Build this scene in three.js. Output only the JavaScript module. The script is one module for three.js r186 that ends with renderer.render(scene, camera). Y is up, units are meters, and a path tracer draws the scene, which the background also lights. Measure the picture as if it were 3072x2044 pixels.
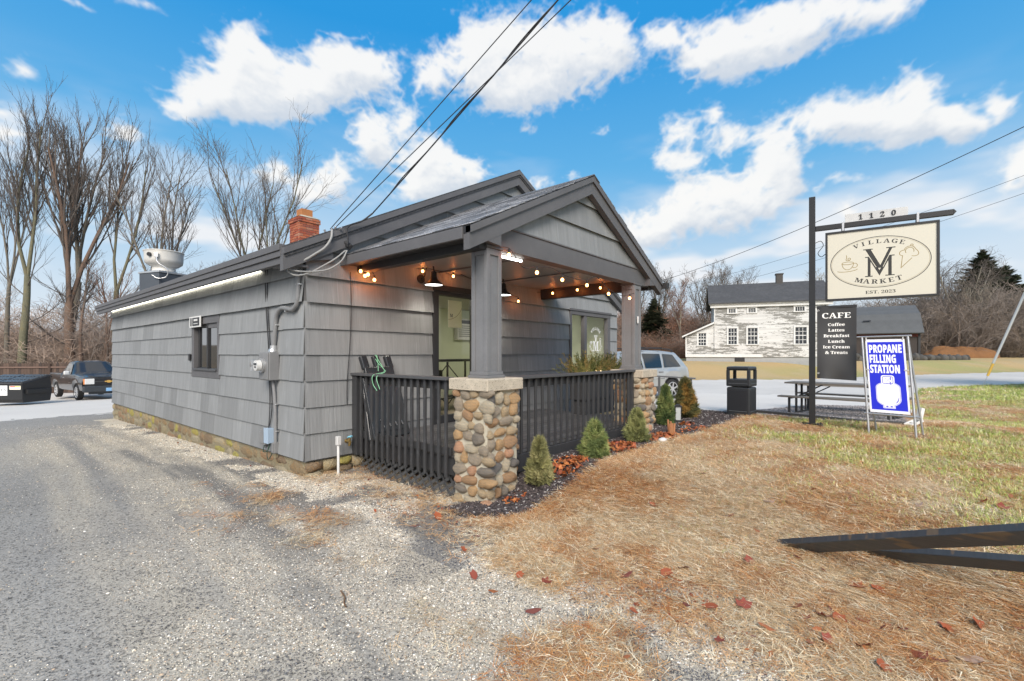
import * as THREE from 'three';
import { RoundedBoxGeometry } from 'three/addons/geometries/RoundedBoxGeometry.js';
import { ConvexGeometry } from 'three/addons/geometries/ConvexGeometry.js';
import { mergeGeometries, mergeVertices, toCreasedNormals } from 'three/addons/utils/BufferGeometryUtils.js';
import { FontLoader } from 'three/addons/loaders/FontLoader.js';
import { TextGeometry } from 'three/addons/geometries/TextGeometry.js';
import { RectAreaLightUniformsLib } from 'three/addons/lights/RectAreaLightUniformsLib.js';
RectAreaLightUniformsLib.init();

// ------------------------------------------------------------ camera, sky, sun, exposure
const scene = new THREE.Scene();
const V = (x, y, z) => new THREE.Vector3(x, y, z);
const EYE = V(-2.912, 1.6, 5.956), FWD = V(0.76448, 0, -0.64465), RGT = V(0.64465, 0, 0.76448);
const camera = new THREE.PerspectiveCamera(71.87, 3072 / 2044, 0.05, 2000);
camera.position.copy(EYE);
camera.lookAt(EYE.clone().add(FWD));
camera.setViewOffset(3072, 2044, 0, -40, 3072, 2044);   // shift lens: level camera, horizon a little under the middle
scene.add(camera);
const renderer = new THREE.WebGLRenderer({ antialias: true });
renderer.toneMapping = THREE.LinearToneMapping;
const EXPOSURE = 3.2;
renderer.toneMappingExposure = EXPOSURE;
renderer.shadowMap.enabled = true;

const sun = new THREE.DirectionalLight(0xfff5ea, 1.5);
sun.position.set(-22, 22, 18);
sun.target.position.set(2, 0, -2);
sun.castShadow = true;
sun.shadow.radius = 62;             // broad, cloud-softened daylight
Object.assign(sun.shadow.camera, { left: -30, right: 30, top: 30, bottom: -30, near: 1, far: 90 });
sun.shadow.mapSize.set(2048, 2048);
scene.add(sun, sun.target);

// ------------------------------------------------------------ noise
function rng(seed) { let s = seed >>> 0; return () => { s = (s + 0x6D2B79F5) >>> 0; let t = s; t = Math.imul(t ^ (t >>> 15), t | 1); t ^= t + Math.imul(t ^ (t >>> 7), t | 61); return ((t ^ (t >>> 14)) >>> 0) / 4294967296; }; }
function h2(x, y) { let h = Math.imul(x, 374761393) + Math.imul(y, 668265263) | 0; h = Math.imul(h ^ (h >>> 13), 1274126177); return ((h ^ (h >>> 16)) >>> 0) / 4294967296; }
function vn(x, y) { const xi = Math.floor(x), yi = Math.floor(y); let u = x - xi, v = y - yi; u = u * u * (3 - 2 * u); v = v * v * (3 - 2 * v); const a = h2(xi, yi), b = h2(xi + 1, yi), c = h2(xi, yi + 1), d = h2(xi + 1, yi + 1); return a + (b - a) * u + (c - a + (a - b - c + d) * u) * v; }
function fbm(x, y, n = 4) { let s = 0, a = 0.5, t = 0; for (let i = 0; i < n; i++) { s += a * vn(x, y); t += a; a *= 0.5; x = x * 2.03 + 17.1; y = y * 2.03 + 5.7; } return s / t; }
// tileable value noise: period p cells over the unit square
function tn(u, v, p, q = p, k = 0) { const x = u * p, y = v * q, xi = Math.floor(x), yi = Math.floor(y); let a = x - xi, b = y - yi; a = a * a * (3 - 2 * a); b = b * b * (3 - 2 * b); const X0 = (xi % p + p) % p + k * 131, X1 = ((xi + 1) % p + p) % p + k * 131, Y0 = (yi % q + q) % q, Y1 = ((yi + 1) % q + q) % q; const n0 = h2(X0, Y0), n1 = h2(X1, Y0), n2 = h2(X0, Y1), n3 = h2(X1, Y1); return n0 + (n1 - n0) * a + (n2 - n0 + (n0 - n1 - n2 + n3) * a) * b; }
const clamp = (x, a = 0, b = 1) => Math.min(b, Math.max(a, x));
const sst = (a, b, x) => { const t = clamp((x - a) / (b - a)); return t * t * (3 - 2 * t); };
const lerp = (a, b, t) => a + (b - a) * t;
const mix3 = (a, b, t) => [lerp(a[0], b[0], t), lerp(a[1], b[1], t), lerp(a[2], b[2], t)];
const pline = (pts, x) => { if (x <= pts[0][0]) return pts[0][1]; for (let i = 1; i < pts.length; i++) if (x <= pts[i][0]) return lerp(pts[i - 1][1], pts[i][1], (x - pts[i - 1][0]) / (pts[i][0] - pts[i - 1][0])); return pts[pts.length - 1][1]; };

// ------------------------------------------------------------ sky: blue air with fair-weather cumulus, all round
{
  const W = 4096, H = 2048, data = new Float32Array(W * H * 4);
  // cumulus banks in view: azimuth from the view axis, elevation, half sizes (degrees)
  const banks = [
    [[-29.2, 29.8, 2.4, 2.1], [-29.8, 27, 4.4, 2.9], [-32.1, 24.6, 4.6, 1.9], [-26.5, 26.4, 3.8, 2.3], [-35, 23, 2.1, 1.1], [-20.2, 30.7, 2.8, 1.8], [-16.6, 30.2, 3.6, 2.3], [-21.2, 28.3, 3.9, 2.3], [-23.9, 26.7, 2.7, 1.5]],
    [[-9.9, 30, 2.3, 2], [-4.2, 32.3, 4.7, 3], [1.1, 32.3, 6.4, 3.8], [8, 32.1, 6.8, 3.4], [0.1, 28.8, 4.8, 2], [11.6, 32.5, 3, 2.2]],
    [[18, 32.9, 2.2, 1], [22.2, 31.1, 3.6, 2.5], [25.7, 29.7, 3.9, 2.2], [29.1, 31, 4, 2], [33.7, 31.1, 4.4, 1.9], [38.9, 29.8, 2.6, 1.2], [31.4, 29.4, 2.7, 1.4]],
    [[33.7, 22.7, 2.9, 1.9], [37.2, 21.9, 3.4, 2.2], [41, 22.2, 2.1, 2.7], [41.3, 19.7, 3, 1.2], [43.6, 19.3, 1.5, 1.4], [46, 20.6, 1, 1.5]],
    [[19.4, 23.8, 2.6, 2], [23.1, 24.9, 1.1, 1], [24.9, 22.7, 2, 1.2], [29.1, 22.2, 2.3, 2.2], [19.4, 21.2, 2.6, 1], [28.7, 19.8, 2, 0.9]],
    [[15.6, 14.7, 3.9, 2.1], [20.8, 17.5, 3.2, 2.7], [24.9, 17.5, 3.1, 2.4], [24, 14.9, 4.9, 2.3], [30.1, 18.4, 2.2, 2], [29.1, 16, 3.2, 1.9], [15.6, 13.4, 2.9, 1.1]],
    [[-16.9, 24.5, 2, 1.8], [-13.4, 26, 2.1, 1.6], [-15.9, 22.5, 2.2, 1.6], [-10.1, 22.9, 2.6, 2], [-9.4, 20.7, 4.1, 2.7], [-5.7, 20.9, 3.1, 1.9], [-11.4, 18.8, 3.1, 1.6]],
    [[-20.5, 20.2, 2.3, 1.8], [-21.4, 17.9, 2.8, 1.6], [-23.9, 16.7, 1.6, 1.2], [46.8, 14.7, 1.7, 1.7], [48, 16.2, 1, 1.3], [-46.5, 22.5, 1.3, 0.9], [-45.7, 23.5, 0.7, 0.9]],
    [[-43, 28.9, 1.7, 0.4], [-38.6, 30.3, 2.2, 0.5], [2.7, 20, 2.2, 1], [7.2, 20.8, 1, 0.9], [10.5, 25.1, 1.1, 0.8], [1.9, 25.4, 1.3, 0.5], [35.3, 14.2, 1.4, 1], [35.8, 16.7, 2.4, 0.8]],
    [[-47, 18.3, 1.9, 1.7], [-39.6, 19.8, 1.4, 1.8], [-26.5, 18.9, 2, 1.3]],
  ].flat();
  const inside = (a, e) => Math.abs(a) < 62 && e < 42;
  function bank(a, e) {
    let s = 0;
    for (const b of banks) { const dx = (a - b[0]) / b[2], dy = (e - b[1]) / b[3], r = dx * dx + dy * dy; if (r < 7) s += Math.exp(-0.9 * r) * (b[3] < 0.95 ? 0.72 : 1); }
    return Math.min(s, 1.35);
  }
  function cover(a, e) {            // cloud field: > 0 is cloud
    const c = Math.cos(e * Math.PI / 180), A = a * Math.max(c, 0.2);
    const wx = (fbm(A * 0.33 + 40, e * 0.42 + 9, 3) - 0.5) * 3.2, wy = (fbm(A * 0.33 + 91, e * 0.42 + 70, 3) - 0.5) * 2.4;
    const puff = 1 - Math.abs(2 * fbm(A * 0.55 + wx * 0.4 + 7, e * 0.75 + wy * 0.4 + 3, 5) - 1);
    const fine = fbm(A * 1.9 + 11, e * 2.3 + 23, 5) - 0.5;
    const k = Math.max(sst(46, 60, Math.abs(a)), sst(36, 46, e));
    let f = 0;
    if (k < 1) f += (1 - k) * bank(a + wx * 0.55, e + wy * 0.55);
    if (k > 0) f += k * 1.35 * sst(0.42, 0.62, fbm(A * 0.085 + 3.3, e * 0.13 + 8.8, 3));
    return f - 0.66 + (puff - 0.62) * 0.85 + fine * 0.34 + (fbm(A * 4.2 + 3, e * 4.8 + 60, 3) - 0.5) * 0.16;
  }
  for (let j = H / 2 - 4; j < H; j++) {
    const el = ((j + 0.5) / H - 0.5) * Math.PI, e = el * 180 / Math.PI, y = Math.sin(el);
    for (let i = 0; i < W; i++) {
      const phi = ((i + 0.5) / W - 0.5) * 2 * Math.PI, x = Math.cos(phi), z = Math.sin(phi);
      const a = Math.atan2(x * RGT.x + z * RGT.z, x * FWD.x + z * FWD.z) * 180 / Math.PI;
      // clear air
      const t = clamp(e / 34);
      let air = t < 0.3 ? mix3([0.60, 0.745, 0.86], [0.29, 0.575, 0.84], t / 0.3) : t < 0.62 ? mix3([0.29, 0.575, 0.84], [0.13, 0.45, 0.81], (t - 0.3) / 0.32) : mix3([0.13, 0.45, 0.81], [0.03, 0.32, 0.75], (t - 0.62) / 0.38);
      if (e > 34) air = mix3(air, [0.012, 0.23, 0.62], sst(34, 90, e));
      // thin veil of stretched cloud low down
      const veil = sst(0.42, 0.74, fbm(a * 0.10 + 5, e * 0.34 + 2, 4)) * (1 - sst(9, 27, e)) * 0.75 + (1 - sst(3, 20 + 6 * sst(10, -25, a), e + (fbm(a * 0.05, 4, 2) - 0.5) * 9)) * 0.62;
      let col = mix3(air, [0.86, 0.89, 0.93], clamp(veil));
      if (e > 1.5) {
        const d = cover(a, e), al = sst(-0.14, 0.68, d) * sst(2, 9, e);
        if (al > 0.002) {
          const up = cover(a - 1.0, e + 1.7);      // lit from above and the left: thick cloud above means a greyer underside
          const body = Math.abs(a) < 60 && e < 40 ? bank(a - 0.6, e + 2.1) - bank(a + 0.4, e - 1.3) : 0;
          const sh = clamp(0.42 + (up - d) * 0.45 + body * 0.42 + (d - 0.55) * 0.18);
          const lit = mix3([0.985, 0.975, 0.955], [0.66, 0.715, 0.79], sst(0.22, 1.0, sh));
          col = mix3(col, lit, al * (0.94));
        }
      }
      const o = (j * W + i) * 4;
      data[o] = col[0] / EXPOSURE; data[o + 1] = col[1] / EXPOSURE; data[o + 2] = col[2] / EXPOSURE; data[o + 3] = 1;
    }
  }
  for (let o = 0; o < (H / 2 - 4) * W * 4; o += 4) { data[o] = 0.17; data[o + 1] = 0.165; data[o + 2] = 0.15; data[o + 3] = 1; }
  const sky = new THREE.DataTexture(data, W, H, THREE.RGBAFormat, THREE.FloatType);
  sky.mapping = THREE.EquirectangularReflectionMapping; sky.magFilter = THREE.LinearFilter; sky.minFilter = THREE.LinearFilter; sky.colorSpace = THREE.LinearSRGBColorSpace; sky.wrapS = THREE.RepeatWrapping; sky.needsUpdate = true;
  scene.background = sky; scene.environment = sky;
}

// ------------------------------------------------------------ naming, building
const taken = {};
function numbered(n) { taken[n] = (taken[n] ?? -1) + 1; return taken[n] ? n + '_' + String(taken[n]).padStart(3, '0') : n; }
function tag(o, label, category, group) { o.userData.label = label; if (category) o.userData.category = category; if (group) o.userData.group = group; return o; }
function thing(name, label, category, pos = [0, 0, 0], turn = 0, group) { const o = new THREE.Group(); o.name = numbered(name); o.position.set(...pos); o.rotation.y = turn; scene.add(o); return tag(o, label, category, group); }
// uv in metres from the dominant axis of the normal
function boxuv(g, ou = 0, ov = 0) {
  if (g.index) g = g.toNonIndexed();
  const p = g.attributes.position, n = p.count, uv = new Float32Array(n * 2), A = V(), B = V(), C = V();
  for (let i = 0; i < n; i += 3) {
    A.fromBufferAttribute(p, i); B.fromBufferAttribute(p, i + 1); C.fromBufferAttribute(p, i + 2);
    const e = B.clone().sub(A).cross(C.clone().sub(A)), x = Math.abs(e.x), y = Math.abs(e.y), z = Math.abs(e.z);
    [A, B, C].forEach((q, k) => { const [u, v] = y >= x && y >= z ? [q.x, q.z] : x >= z ? [q.z, q.y] : [q.x, q.y]; uv[(i + k) * 2] = u + ou; uv[(i + k) * 2 + 1] = v + ov; });
  }
  g.setAttribute('uv', new THREE.BufferAttribute(uv, 2));
  return g;
}
function mesh(g, m) { const o = new THREE.Mesh(g, m); o.castShadow = o.receiveShadow = true; return o; }
function merge(gs) { gs = [].concat(gs); if (gs.length === 1) return gs[0]; return mergeGeometries(gs.map((g) => { g = g.index ? g.toNonIndexed() : g; for (const k of Object.keys(g.attributes)) if (!['position', 'normal', 'uv'].includes(k)) g.deleteAttribute(k); return g; })); }
function part(name, gs, m, parent, label, keepuv) {
  let g = merge(gs); if (!keepuv) g = boxuv(g);
  const o = mesh(g, m); o.name = parent === scene ? numbered(name) : name; parent.add(o); if (label) o.userData.label = label; return o;
}
function single(name, label, category, gs, m, group, keepuv) { return tag(part(name, gs, m, scene, null, keepuv), label, category, group); }
function struct(name, g, m) { const o = mesh(g, m); o.name = numbered(name); o.userData.kind = 'structure'; scene.add(o); return o; }
// shapes
function bx(w, h, d, x = 0, y = 0, z = 0, r = 0.004, rot) { const g = r > 0 && Math.min(w, h, d) > 2.2 * r ? new RoundedBoxGeometry(w, h, d, 1, r) : new THREE.BoxGeometry(w, h, d); if (rot) { if (rot[0]) g.rotateX(rot[0]); if (rot[1]) g.rotateY(rot[1]); if (rot[2]) g.rotateZ(rot[2]); } g.translate(x, y, z); return g; }
function span(x0, x1, y0, y1, z0, z1, r = 0.004) { return bx(Math.abs(x1 - x0), Math.abs(y1 - y0), Math.abs(z1 - z0), (x0 + x1) / 2, (y0 + y1) / 2, (z0 + z1) / 2, r); }
function cyl(r0, r1, h, x, y, z, seg = 16, rot) { const g = new THREE.CylinderGeometry(r1, r0, h, seg); if (rot) { g.rotateX(rot[0]); g.rotateY(rot[1]); g.rotateZ(rot[2]); } g.translate(x, y, z); return g; }
function tube(pts, r, seg = 24, rad = 6) { const c = new THREE.CatmullRomCurve3(pts.map((p) => p.isVector3 ? p : V(...p)), false, 'centripetal'); return new THREE.TubeGeometry(c, seg, r, rad); }
function bar(a, b, w, h, up = V(0, 1, 0), r = 0.003) {      // rectangular bar from a to b; h along up
  a = V(...a); b = V(...b); const d = b.clone().sub(a), L = d.length(); d.normalize();
  const s = d.clone().cross(up).normalize(), u = s.clone().cross(d).normalize();
  const g = r > 0 ? new RoundedBoxGeometry(L, h, w, 1, r) : new THREE.BoxGeometry(L, h, w);
  g.applyMatrix4(new THREE.Matrix4().makeBasis(d, u, s).setPosition(a.add(b).multiplyScalar(0.5)));
  return g;
}
function rod(a, b, r, seg = 8, r1 = r) { a = V(...a); b = V(...b); const d = b.clone().sub(a), L = d.length(); const g = new THREE.CylinderGeometry(r1, r, L, seg); g.applyQuaternion(new THREE.Quaternion().setFromUnitVectors(V(0, 1, 0), d.normalize())); g.translate((a.x + b.x) / 2, (a.y + b.y) / 2, (a.z + b.z) / 2); return g; }
function poly(points, depth, bevel = 0) { const s = new THREE.Shape(points.map((p) => new THREE.Vector2(...p))); return new THREE.ExtrudeGeometry(s, { depth, bevelEnabled: bevel > 0, bevelSize: bevel, bevelThickness: bevel, bevelSegments: 1, curveSegments: 8 }); }
function sag(a, b, drop, n = 14) { const o = []; for (let i = 0; i <= n; i++) { const t = i / n; o.push([lerp(a[0], b[0], t), lerp(a[1], b[1], t) - drop * 4 * t * (1 - t), lerp(a[2], b[2], t)]); } return o; }

// ------------------------------------------------------------ textures and materials
function tex(size, fn, { h = size, srgb = false, rep = 1, repv = rep } = {}) {
  const d = new Uint8Array(size * h * 4);
  for (let j = 0; j < h; j++) for (let i = 0; i < size; i++) { const c = fn((i + 0.5) / size, (j + 0.5) / h, i, j), o = (j * size + i) * 4; const q = typeof c === 'number' ? [c, c, c] : c; d[o] = clamp(q[0]) * 255; d[o + 1] = clamp(q[1]) * 255; d[o + 2] = clamp(q[2]) * 255; d[o + 3] = 255; }
  const t = new THREE.DataTexture(d, size, h, THREE.RGBAFormat); t.wrapS = t.wrapT = THREE.RepeatWrapping; t.magFilter = THREE.LinearFilter; t.minFilter = THREE.LinearMipmapLinearFilter; t.generateMipmaps = true; if (srgb) t.colorSpace = THREE.SRGBColorSpace; t.repeat.set(1 / rep, 1 / repv); t.needsUpdate = true; return t;
}
const lin = (r, g, b) => new THREE.Color().setRGB(r, g, b);
function mat(c, rough = 0.8, o = {}) { const { phys, ...q } = o; return new (phys ? THREE.MeshPhysicalMaterial : THREE.MeshStandardMaterial)({ color: Array.isArray(c) ? lin(...c) : c, roughness: rough, ...q }); }
const T = {};
T.worn = tex(512, (u, v) => { const g = 0.7 * tn(u, v, 7, 130) + 0.3 * tn(u, v, 30, 30, 2), w = sst(0.66, 0.8, 0.55 * tn(u, v, 5, 60, 4) + 0.45 * tn(u, v, 16, 24, 5)); return [lerp(0.26 + 0.1 * g, 0.9, w), lerp(0.40 + 0.15 * g, 0.85, w), lerp(0.66 + 0.25 * g, 0.8, w)]; }, { rep: 1.3 });
T.mottle = tex(512, (u, v) => 0.72 + 0.28 * (0.45 * tn(u, v, 5) + 0.3 * tn(u, v, 17, 17, 1) + 0.25 * tn(u, v, 90, 90, 2)), { rep: 1.4 });
T.grit = tex(512, (u, v) => 0.4 * tn(u, v, 40) + 0.6 * tn(u, v, 190, 190, 1), { rep: 0.6 });
// painted cedar: upright striations, weathered drips
T.siding = tex(1024, (u, v) => {
  const f = tn(u, v, 170, 3) * 0.5 + tn(u, v, 420, 6, 1) * 0.5, m = tn(u, v, 22, 2, 2), drip = sst(0.72, 0.95, tn(u, v, 120, 4, 3)) * sst(0.5, 0.8, tn(u, v, 9, 7, 4));
  const k = 0.74 + 0.20 * f + 0.12 * (m - 0.5) + 0.22 * drip; return [k, k, k * 0.995];
}, { rep: 1.3 });
T.sidingBump = tex(1024, (u, v) => 0.6 * tn(u, v, 170, 3) + 0.4 * tn(u, v, 420, 6, 1), { rep: 1.3 });
T.wood = tex(512, (u, v) => 0.75 + 0.25 * (0.5 * tn(u, v, 4, 90) + 0.3 * tn(u, v, 9, 220, 1) + 0.2 * tn(u, v, 40, 40, 2)), { rep: 1.1 });
T.woodV = tex(512, (u, v) => 0.72 + 0.28 * (0.5 * tn(u, v, 90, 4) + 0.3 * tn(u, v, 220, 9, 1) + 0.2 * tn(u, v, 40, 40, 2)), { rep: 1.1 });
T.stone = tex(512, (u, v) => { const a = tn(u, v, 6), b = tn(u, v, 22, 22, 1), c = tn(u, v, 80, 80, 2); const k = 0.52 + 0.5 * (0.35 * a + 0.35 * b + 0.3 * c); const rust = sst(0.55, 0.8, 0.6 * a + 0.4 * b); return [k, k * (1 - 0.12 * rust), k * (1 - 0.28 * rust)]; }, { rep: 0.5 });
T.stoneBump = tex(512, (u, v) => 0.4 * tn(u, v, 14, 14, 4) + 0.35 * tn(u, v, 40, 40, 5) + 0.25 * tn(u, v, 120, 120, 6), { rep: 0.5 });
const bump = (t, s) => ({ bumpMap: t, bumpScale: s });
const M = {};
M.sidings = [0.29, 0.275, 0.252, 0.312, 0.232].map((k) => mat([k * 0.955, k * 0.985, k], 0.72, { map: T.siding, ...bump(T.sidingBump, 0.0035) }));
M.trim = mat([0.122, 0.12, 0.124], 0.6, { map: T.mottle, ...bump(T.woodV, 0.0015) });
M.column = mat([0.195, 0.197, 0.203], 0.55, { map: T.mottle });
M.dark = mat([0.03, 0.03, 0.032], 0.55, { map: T.mottle });
M.rail = mat([0.042, 0.043, 0.046], 0.5, { map: T.woodV, ...bump(T.woodV, 0.002) });
M.railcap = mat([0.075, 0.077, 0.082], 0.45, { map: T.wood, ...bump(T.wood, 0.002) });
M.black = mat([0.016, 0.016, 0.018], 0.42);
M.rubber = mat([0.018, 0.018, 0.018], 0.85, { map: T.mottle });
M.cable = mat([0.02, 0.02, 0.022], 0.6);
M.greycable = mat([0.32, 0.32, 0.31], 0.6, { map: T.mottle });
M.galv = mat([0.52, 0.53, 0.55], 0.42, { metalness: 0.7, map: T.mottle });
M.alum = mat([0.66, 0.66, 0.66], 0.35, { metalness: 0.75, map: T.mottle });
M.greybox = mat([0.22, 0.222, 0.225], 0.5, { map: T.mottle });
M.white = mat([0.75, 0.75, 0.73], 0.5, { map: T.mottle });
M.concrete = mat([0.58, 0.51, 0.40], 0.95, { map: tex(512, (u, v) => { const g = tn(u, v, 170, 170, 3), s = tn(u, v, 60, 60, 2); return 0.68 + 0.2 * tn(u, v, 8) + 0.16 * g - (s > 0.8 ? 0.3 : 0); }, { rep: 0.5 }), ...bump(T.grit, 0.004) });
M.mortar = mat([0.60, 0.55, 0.43], 0.95, { map: T.mottle, ...bump(T.grit, 0.008) });
M.stones = [[0.74, 0.49, 0.26], [0.68, 0.53, 0.34], [0.52, 0.44, 0.34], [0.34, 0.30, 0.25], [0.74, 0.43, 0.27], [0.72, 0.63, 0.47], [0.26, 0.245, 0.23], [0.62, 0.39, 0.22]].map((c) => mat(c, 0.62, { map: T.stone, ...bump(T.stoneBump, 0.012) }));
M.glass = new THREE.MeshPhysicalMaterial({ color: 0xffffff, roughness: 0.02, transmission: 1, thickness: 0, ior: 1.52 });
M.tint = new THREE.MeshPhysicalMaterial({ color: lin(0.012, 0.014, 0.015), roughness: 0.04, clearcoat: 1, clearcoatRoughness: 0.03 });
const glow = (c, k) => new THREE.MeshStandardMaterial({ color: 0x111111, emissive: lin(...c), emissiveIntensity: k, roughness: 0.5 });
function canvasTex(w, h, draw) { const c = document.createElement('canvas'); c.width = w; c.height = h; const x = c.getContext('2d'); draw(x, w, h); const t = new THREE.CanvasTexture(c); t.colorSpace = THREE.SRGBColorSpace; return t; }

// ------------------------------------------------------------ the lie of the land
const ROADFAR = [[-60, -90], [14, -24], [20, -13], [26.66, -3.84], [31.06, 0.79], [44.5, 6.6], [58.4, 13.8], [130, 50], [400, 190]];
const NEARZ = [[8.3, 2.55], [8.7, 2.75], [10.3, 2.84], [12.6, 3], [14.4, 3.7], [15.1, 5.1], [16, 5.9], [26.1, 6.37], [29.7, 8.2], [33.9, 10.7], [60, 26], [120, 60], [400, 200]];
const MULCH = [[0.28, 2.95], [0.6, 3.12], [0.92, 3.2], [2, 3.22], [3.6, 3.1], [5.7, 3.4], [7.8, 3.36], [8.3, 2.9]];
function beyondRoad(x, z) {      // metres beyond the far edge of the road (negative on this side)
  let best = 1e9, s = 1;
  for (let i = 1; i < ROADFAR.length; i++) { const [ax, az] = ROADFAR[i - 1], [cx, cz] = ROADFAR[i], dx = cx - ax, dz = cz - az, L = dx * dx + dz * dz, t = clamp(((x - ax) * dx + (z - az) * dz) / L), px = x - ax - t * dx, pz = z - az - t * dz, d = Math.hypot(px, pz); if (d < best) { best = d; s = dx * pz - dz * px < 0 ? 1 : -1; } }
  return best * s;
}
function G(x, z) {
  const west = 1 - sst(7, 15, x);
  let y = 0;
  if (z < 0) y -= west * (0.0215 * Math.min(-z, 12) + 0.031 * clamp(-z - 12, 0, 16));
  y += 0.27 * sst(lerp(0.62, 0.35, sst(3.2, 5, z)), lerp(2.1, 2.7, sst(3.2, 5, z)), x) * (1 - sst(8.4, 13, x)) * sst(-0.5, 2.2, z) * (1 - 0.35 * sst(9, 20, z));
  if (x > 5 || z < -40) { const b = beyondRoad(x, z); if (b > 0) y += 0.92 * sst(0.3, 6.5, b) + 0.012 * Math.max(0, b - 6); }
  if (z < -36) y += 0.01 * (-36 - z);
  y -= 0.055 * sst(0.3, 0.6, x) * (1 - sst(1.1, 1.4, x)) * sst(0.1, 0.5, z) * (1 - sst(2.0, 2.5, z));
  y += (vn(x * 0.9, z * 0.9) - 0.5) * 0.03 * sst(0, 1.5, Math.max(x - 0.3, -z - 40)) * (z > 2.4 ? 1 : 0.2);
  return y;
}
// which surface lies here
function surface(x, z) {
  const w = (fbm(x * 1.7, z * 1.7, 3) - 0.5) * 0.8 + (fbm(x * 6, z * 6, 2) - 0.5) * 0.35, w2 = (vn(x * 3.1 + 8, z * 3.1) - 0.5) * 0.12;
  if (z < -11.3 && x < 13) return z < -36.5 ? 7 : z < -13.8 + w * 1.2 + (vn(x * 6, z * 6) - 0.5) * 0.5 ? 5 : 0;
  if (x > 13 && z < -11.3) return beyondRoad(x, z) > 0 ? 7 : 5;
  if (x > 0 && x < 8.45 && z < 0.1) return 1;
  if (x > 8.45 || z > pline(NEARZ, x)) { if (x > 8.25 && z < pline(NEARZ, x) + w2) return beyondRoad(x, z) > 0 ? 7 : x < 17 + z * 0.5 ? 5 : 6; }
  if (x > 8.3 + w2 * 0.3 && x < 15.2 && z > 2.5 && z < 6.05 + w2 * 0.2 && z < 6.05 + (x - 12.5) * -0.34 + w2 * 0.2) return 4;
  if (x > 0.3 && x < 8.45 && z < pline(MULCH, x) + w2 && (z > 2.28 || x > 5.1)) return 3;
  if (x < -0.42 + w * 0.6 + sst(3.5, 6.5, z) * 0.15) return 0;
  if (x < 0.35 + w || z < 2.7 && x < 0.9) return 1;
  if (x > 0.6 && x < 5.1 && z < 2.5) return 1;
  return 2;
}
const swept = (x, z) => fbm(x * 4.4 + 0.10 * z + 0.7 * Math.sin(z * 0.33) + 4, z * 0.24 - x * 0.1, 3) * 0.75 + fbm(x * 5 + 30, z * 1.4, 3) * 0.25;   // sand and grit swept into tracks along the drive
// colour of the bare surface (linear)
function groundColor(x, z, c) {
  const big = fbm(x * 0.35 + 4, z * 0.35, 3), med = fbm(x * 1.6, z * 1.6 + 30, 4), fine = fbm(x * 7, z * 7, 3);
  if (c === 0) {
    const streak = swept(x, z);
    let sand = sst(-3.3, -0.7, x + (big - 0.5) * 1.6) * sst(-11, -5, z) * 0.8 + (streak - 0.5) * 2.6 * sst(-3.6, -1.2, x) * sst(-11, -6, z);
    const a = mix3([0.29, 0.275, 0.25], [0.40, 0.382, 0.35], clamp(big * 0.8 + med * 0.6 - 0.2));
    let col = mix3(a, [0.55, 0.49, 0.39], clamp(sand));
    const dk = sst(0.46, 0.36, streak) * sst(-1.9, -1.0, x) * sst(-9, -5, z);
    return mix3(col, [0.11, 0.108, 0.105], dk * 0.5);
  }
  if (c === 1) { const d = Math.max(sst(0.56, 0.68, med), z > 1 ? sst(0.44, 0.35, swept(x, z)) * 0.9 : 0); return mix3(mix3([0.70, 0.65, 0.55], [0.58, 0.51, 0.39], fine), [0.13, 0.125, 0.12], d * 0.7); }
  if (c === 2) {
    const green = sst(3.5, 5.8, x * 0.45 + z * 0.75 + (big - 0.5) * 3.5), bare = sst(0.62, 0.75, med);
    let col = mix3([0.42, 0.31, 0.185], [0.31, 0.33, 0.095], green * 0.95);
    col = mix3(col, [0.34, 0.25, 0.14], sst(0.45, 0.7, fine) * 0.5);
    return mix3(col, [0.19, 0.155, 0.12], bare * 0.6);
  }
  if (c === 3) return mix3([0.050, 0.041, 0.040], [0.105, 0.088, 0.086], clamp(med * 1.5 - 0.35));
  if (c === 4) return mix3([0.15, 0.14, 0.137], [0.24, 0.225, 0.22], fine);
  if (c === 5) return mix3([0.62, 0.585, 0.535], [0.72, 0.685, 0.63], clamp(big + (med - 0.5) * 0.6));  // lot and rear pavement: pale, dusty, with wet sheen painted into the colour
  if (c === 6) return mix3([0.54, 0.51, 0.465], [0.66, 0.625, 0.575], clamp(big + (med - 0.5)));
  const far = fbm(x * 0.13, z * 0.13 + 9, 4), near = fbm(x * 0.6, z * 0.6, 3);
  let col = mix3([0.54, 0.375, 0.17], [0.40, 0.36, 0.135], sst(0.4, 0.62, far)); col = mix3(col, [0.50, 0.39, 0.22], sst(0.5, 0.75, near) * 0.6);
  return z < -34 && x < 22 ? mix3(col, [0.14, 0.10, 0.072], 0.85) : col;
}
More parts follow.
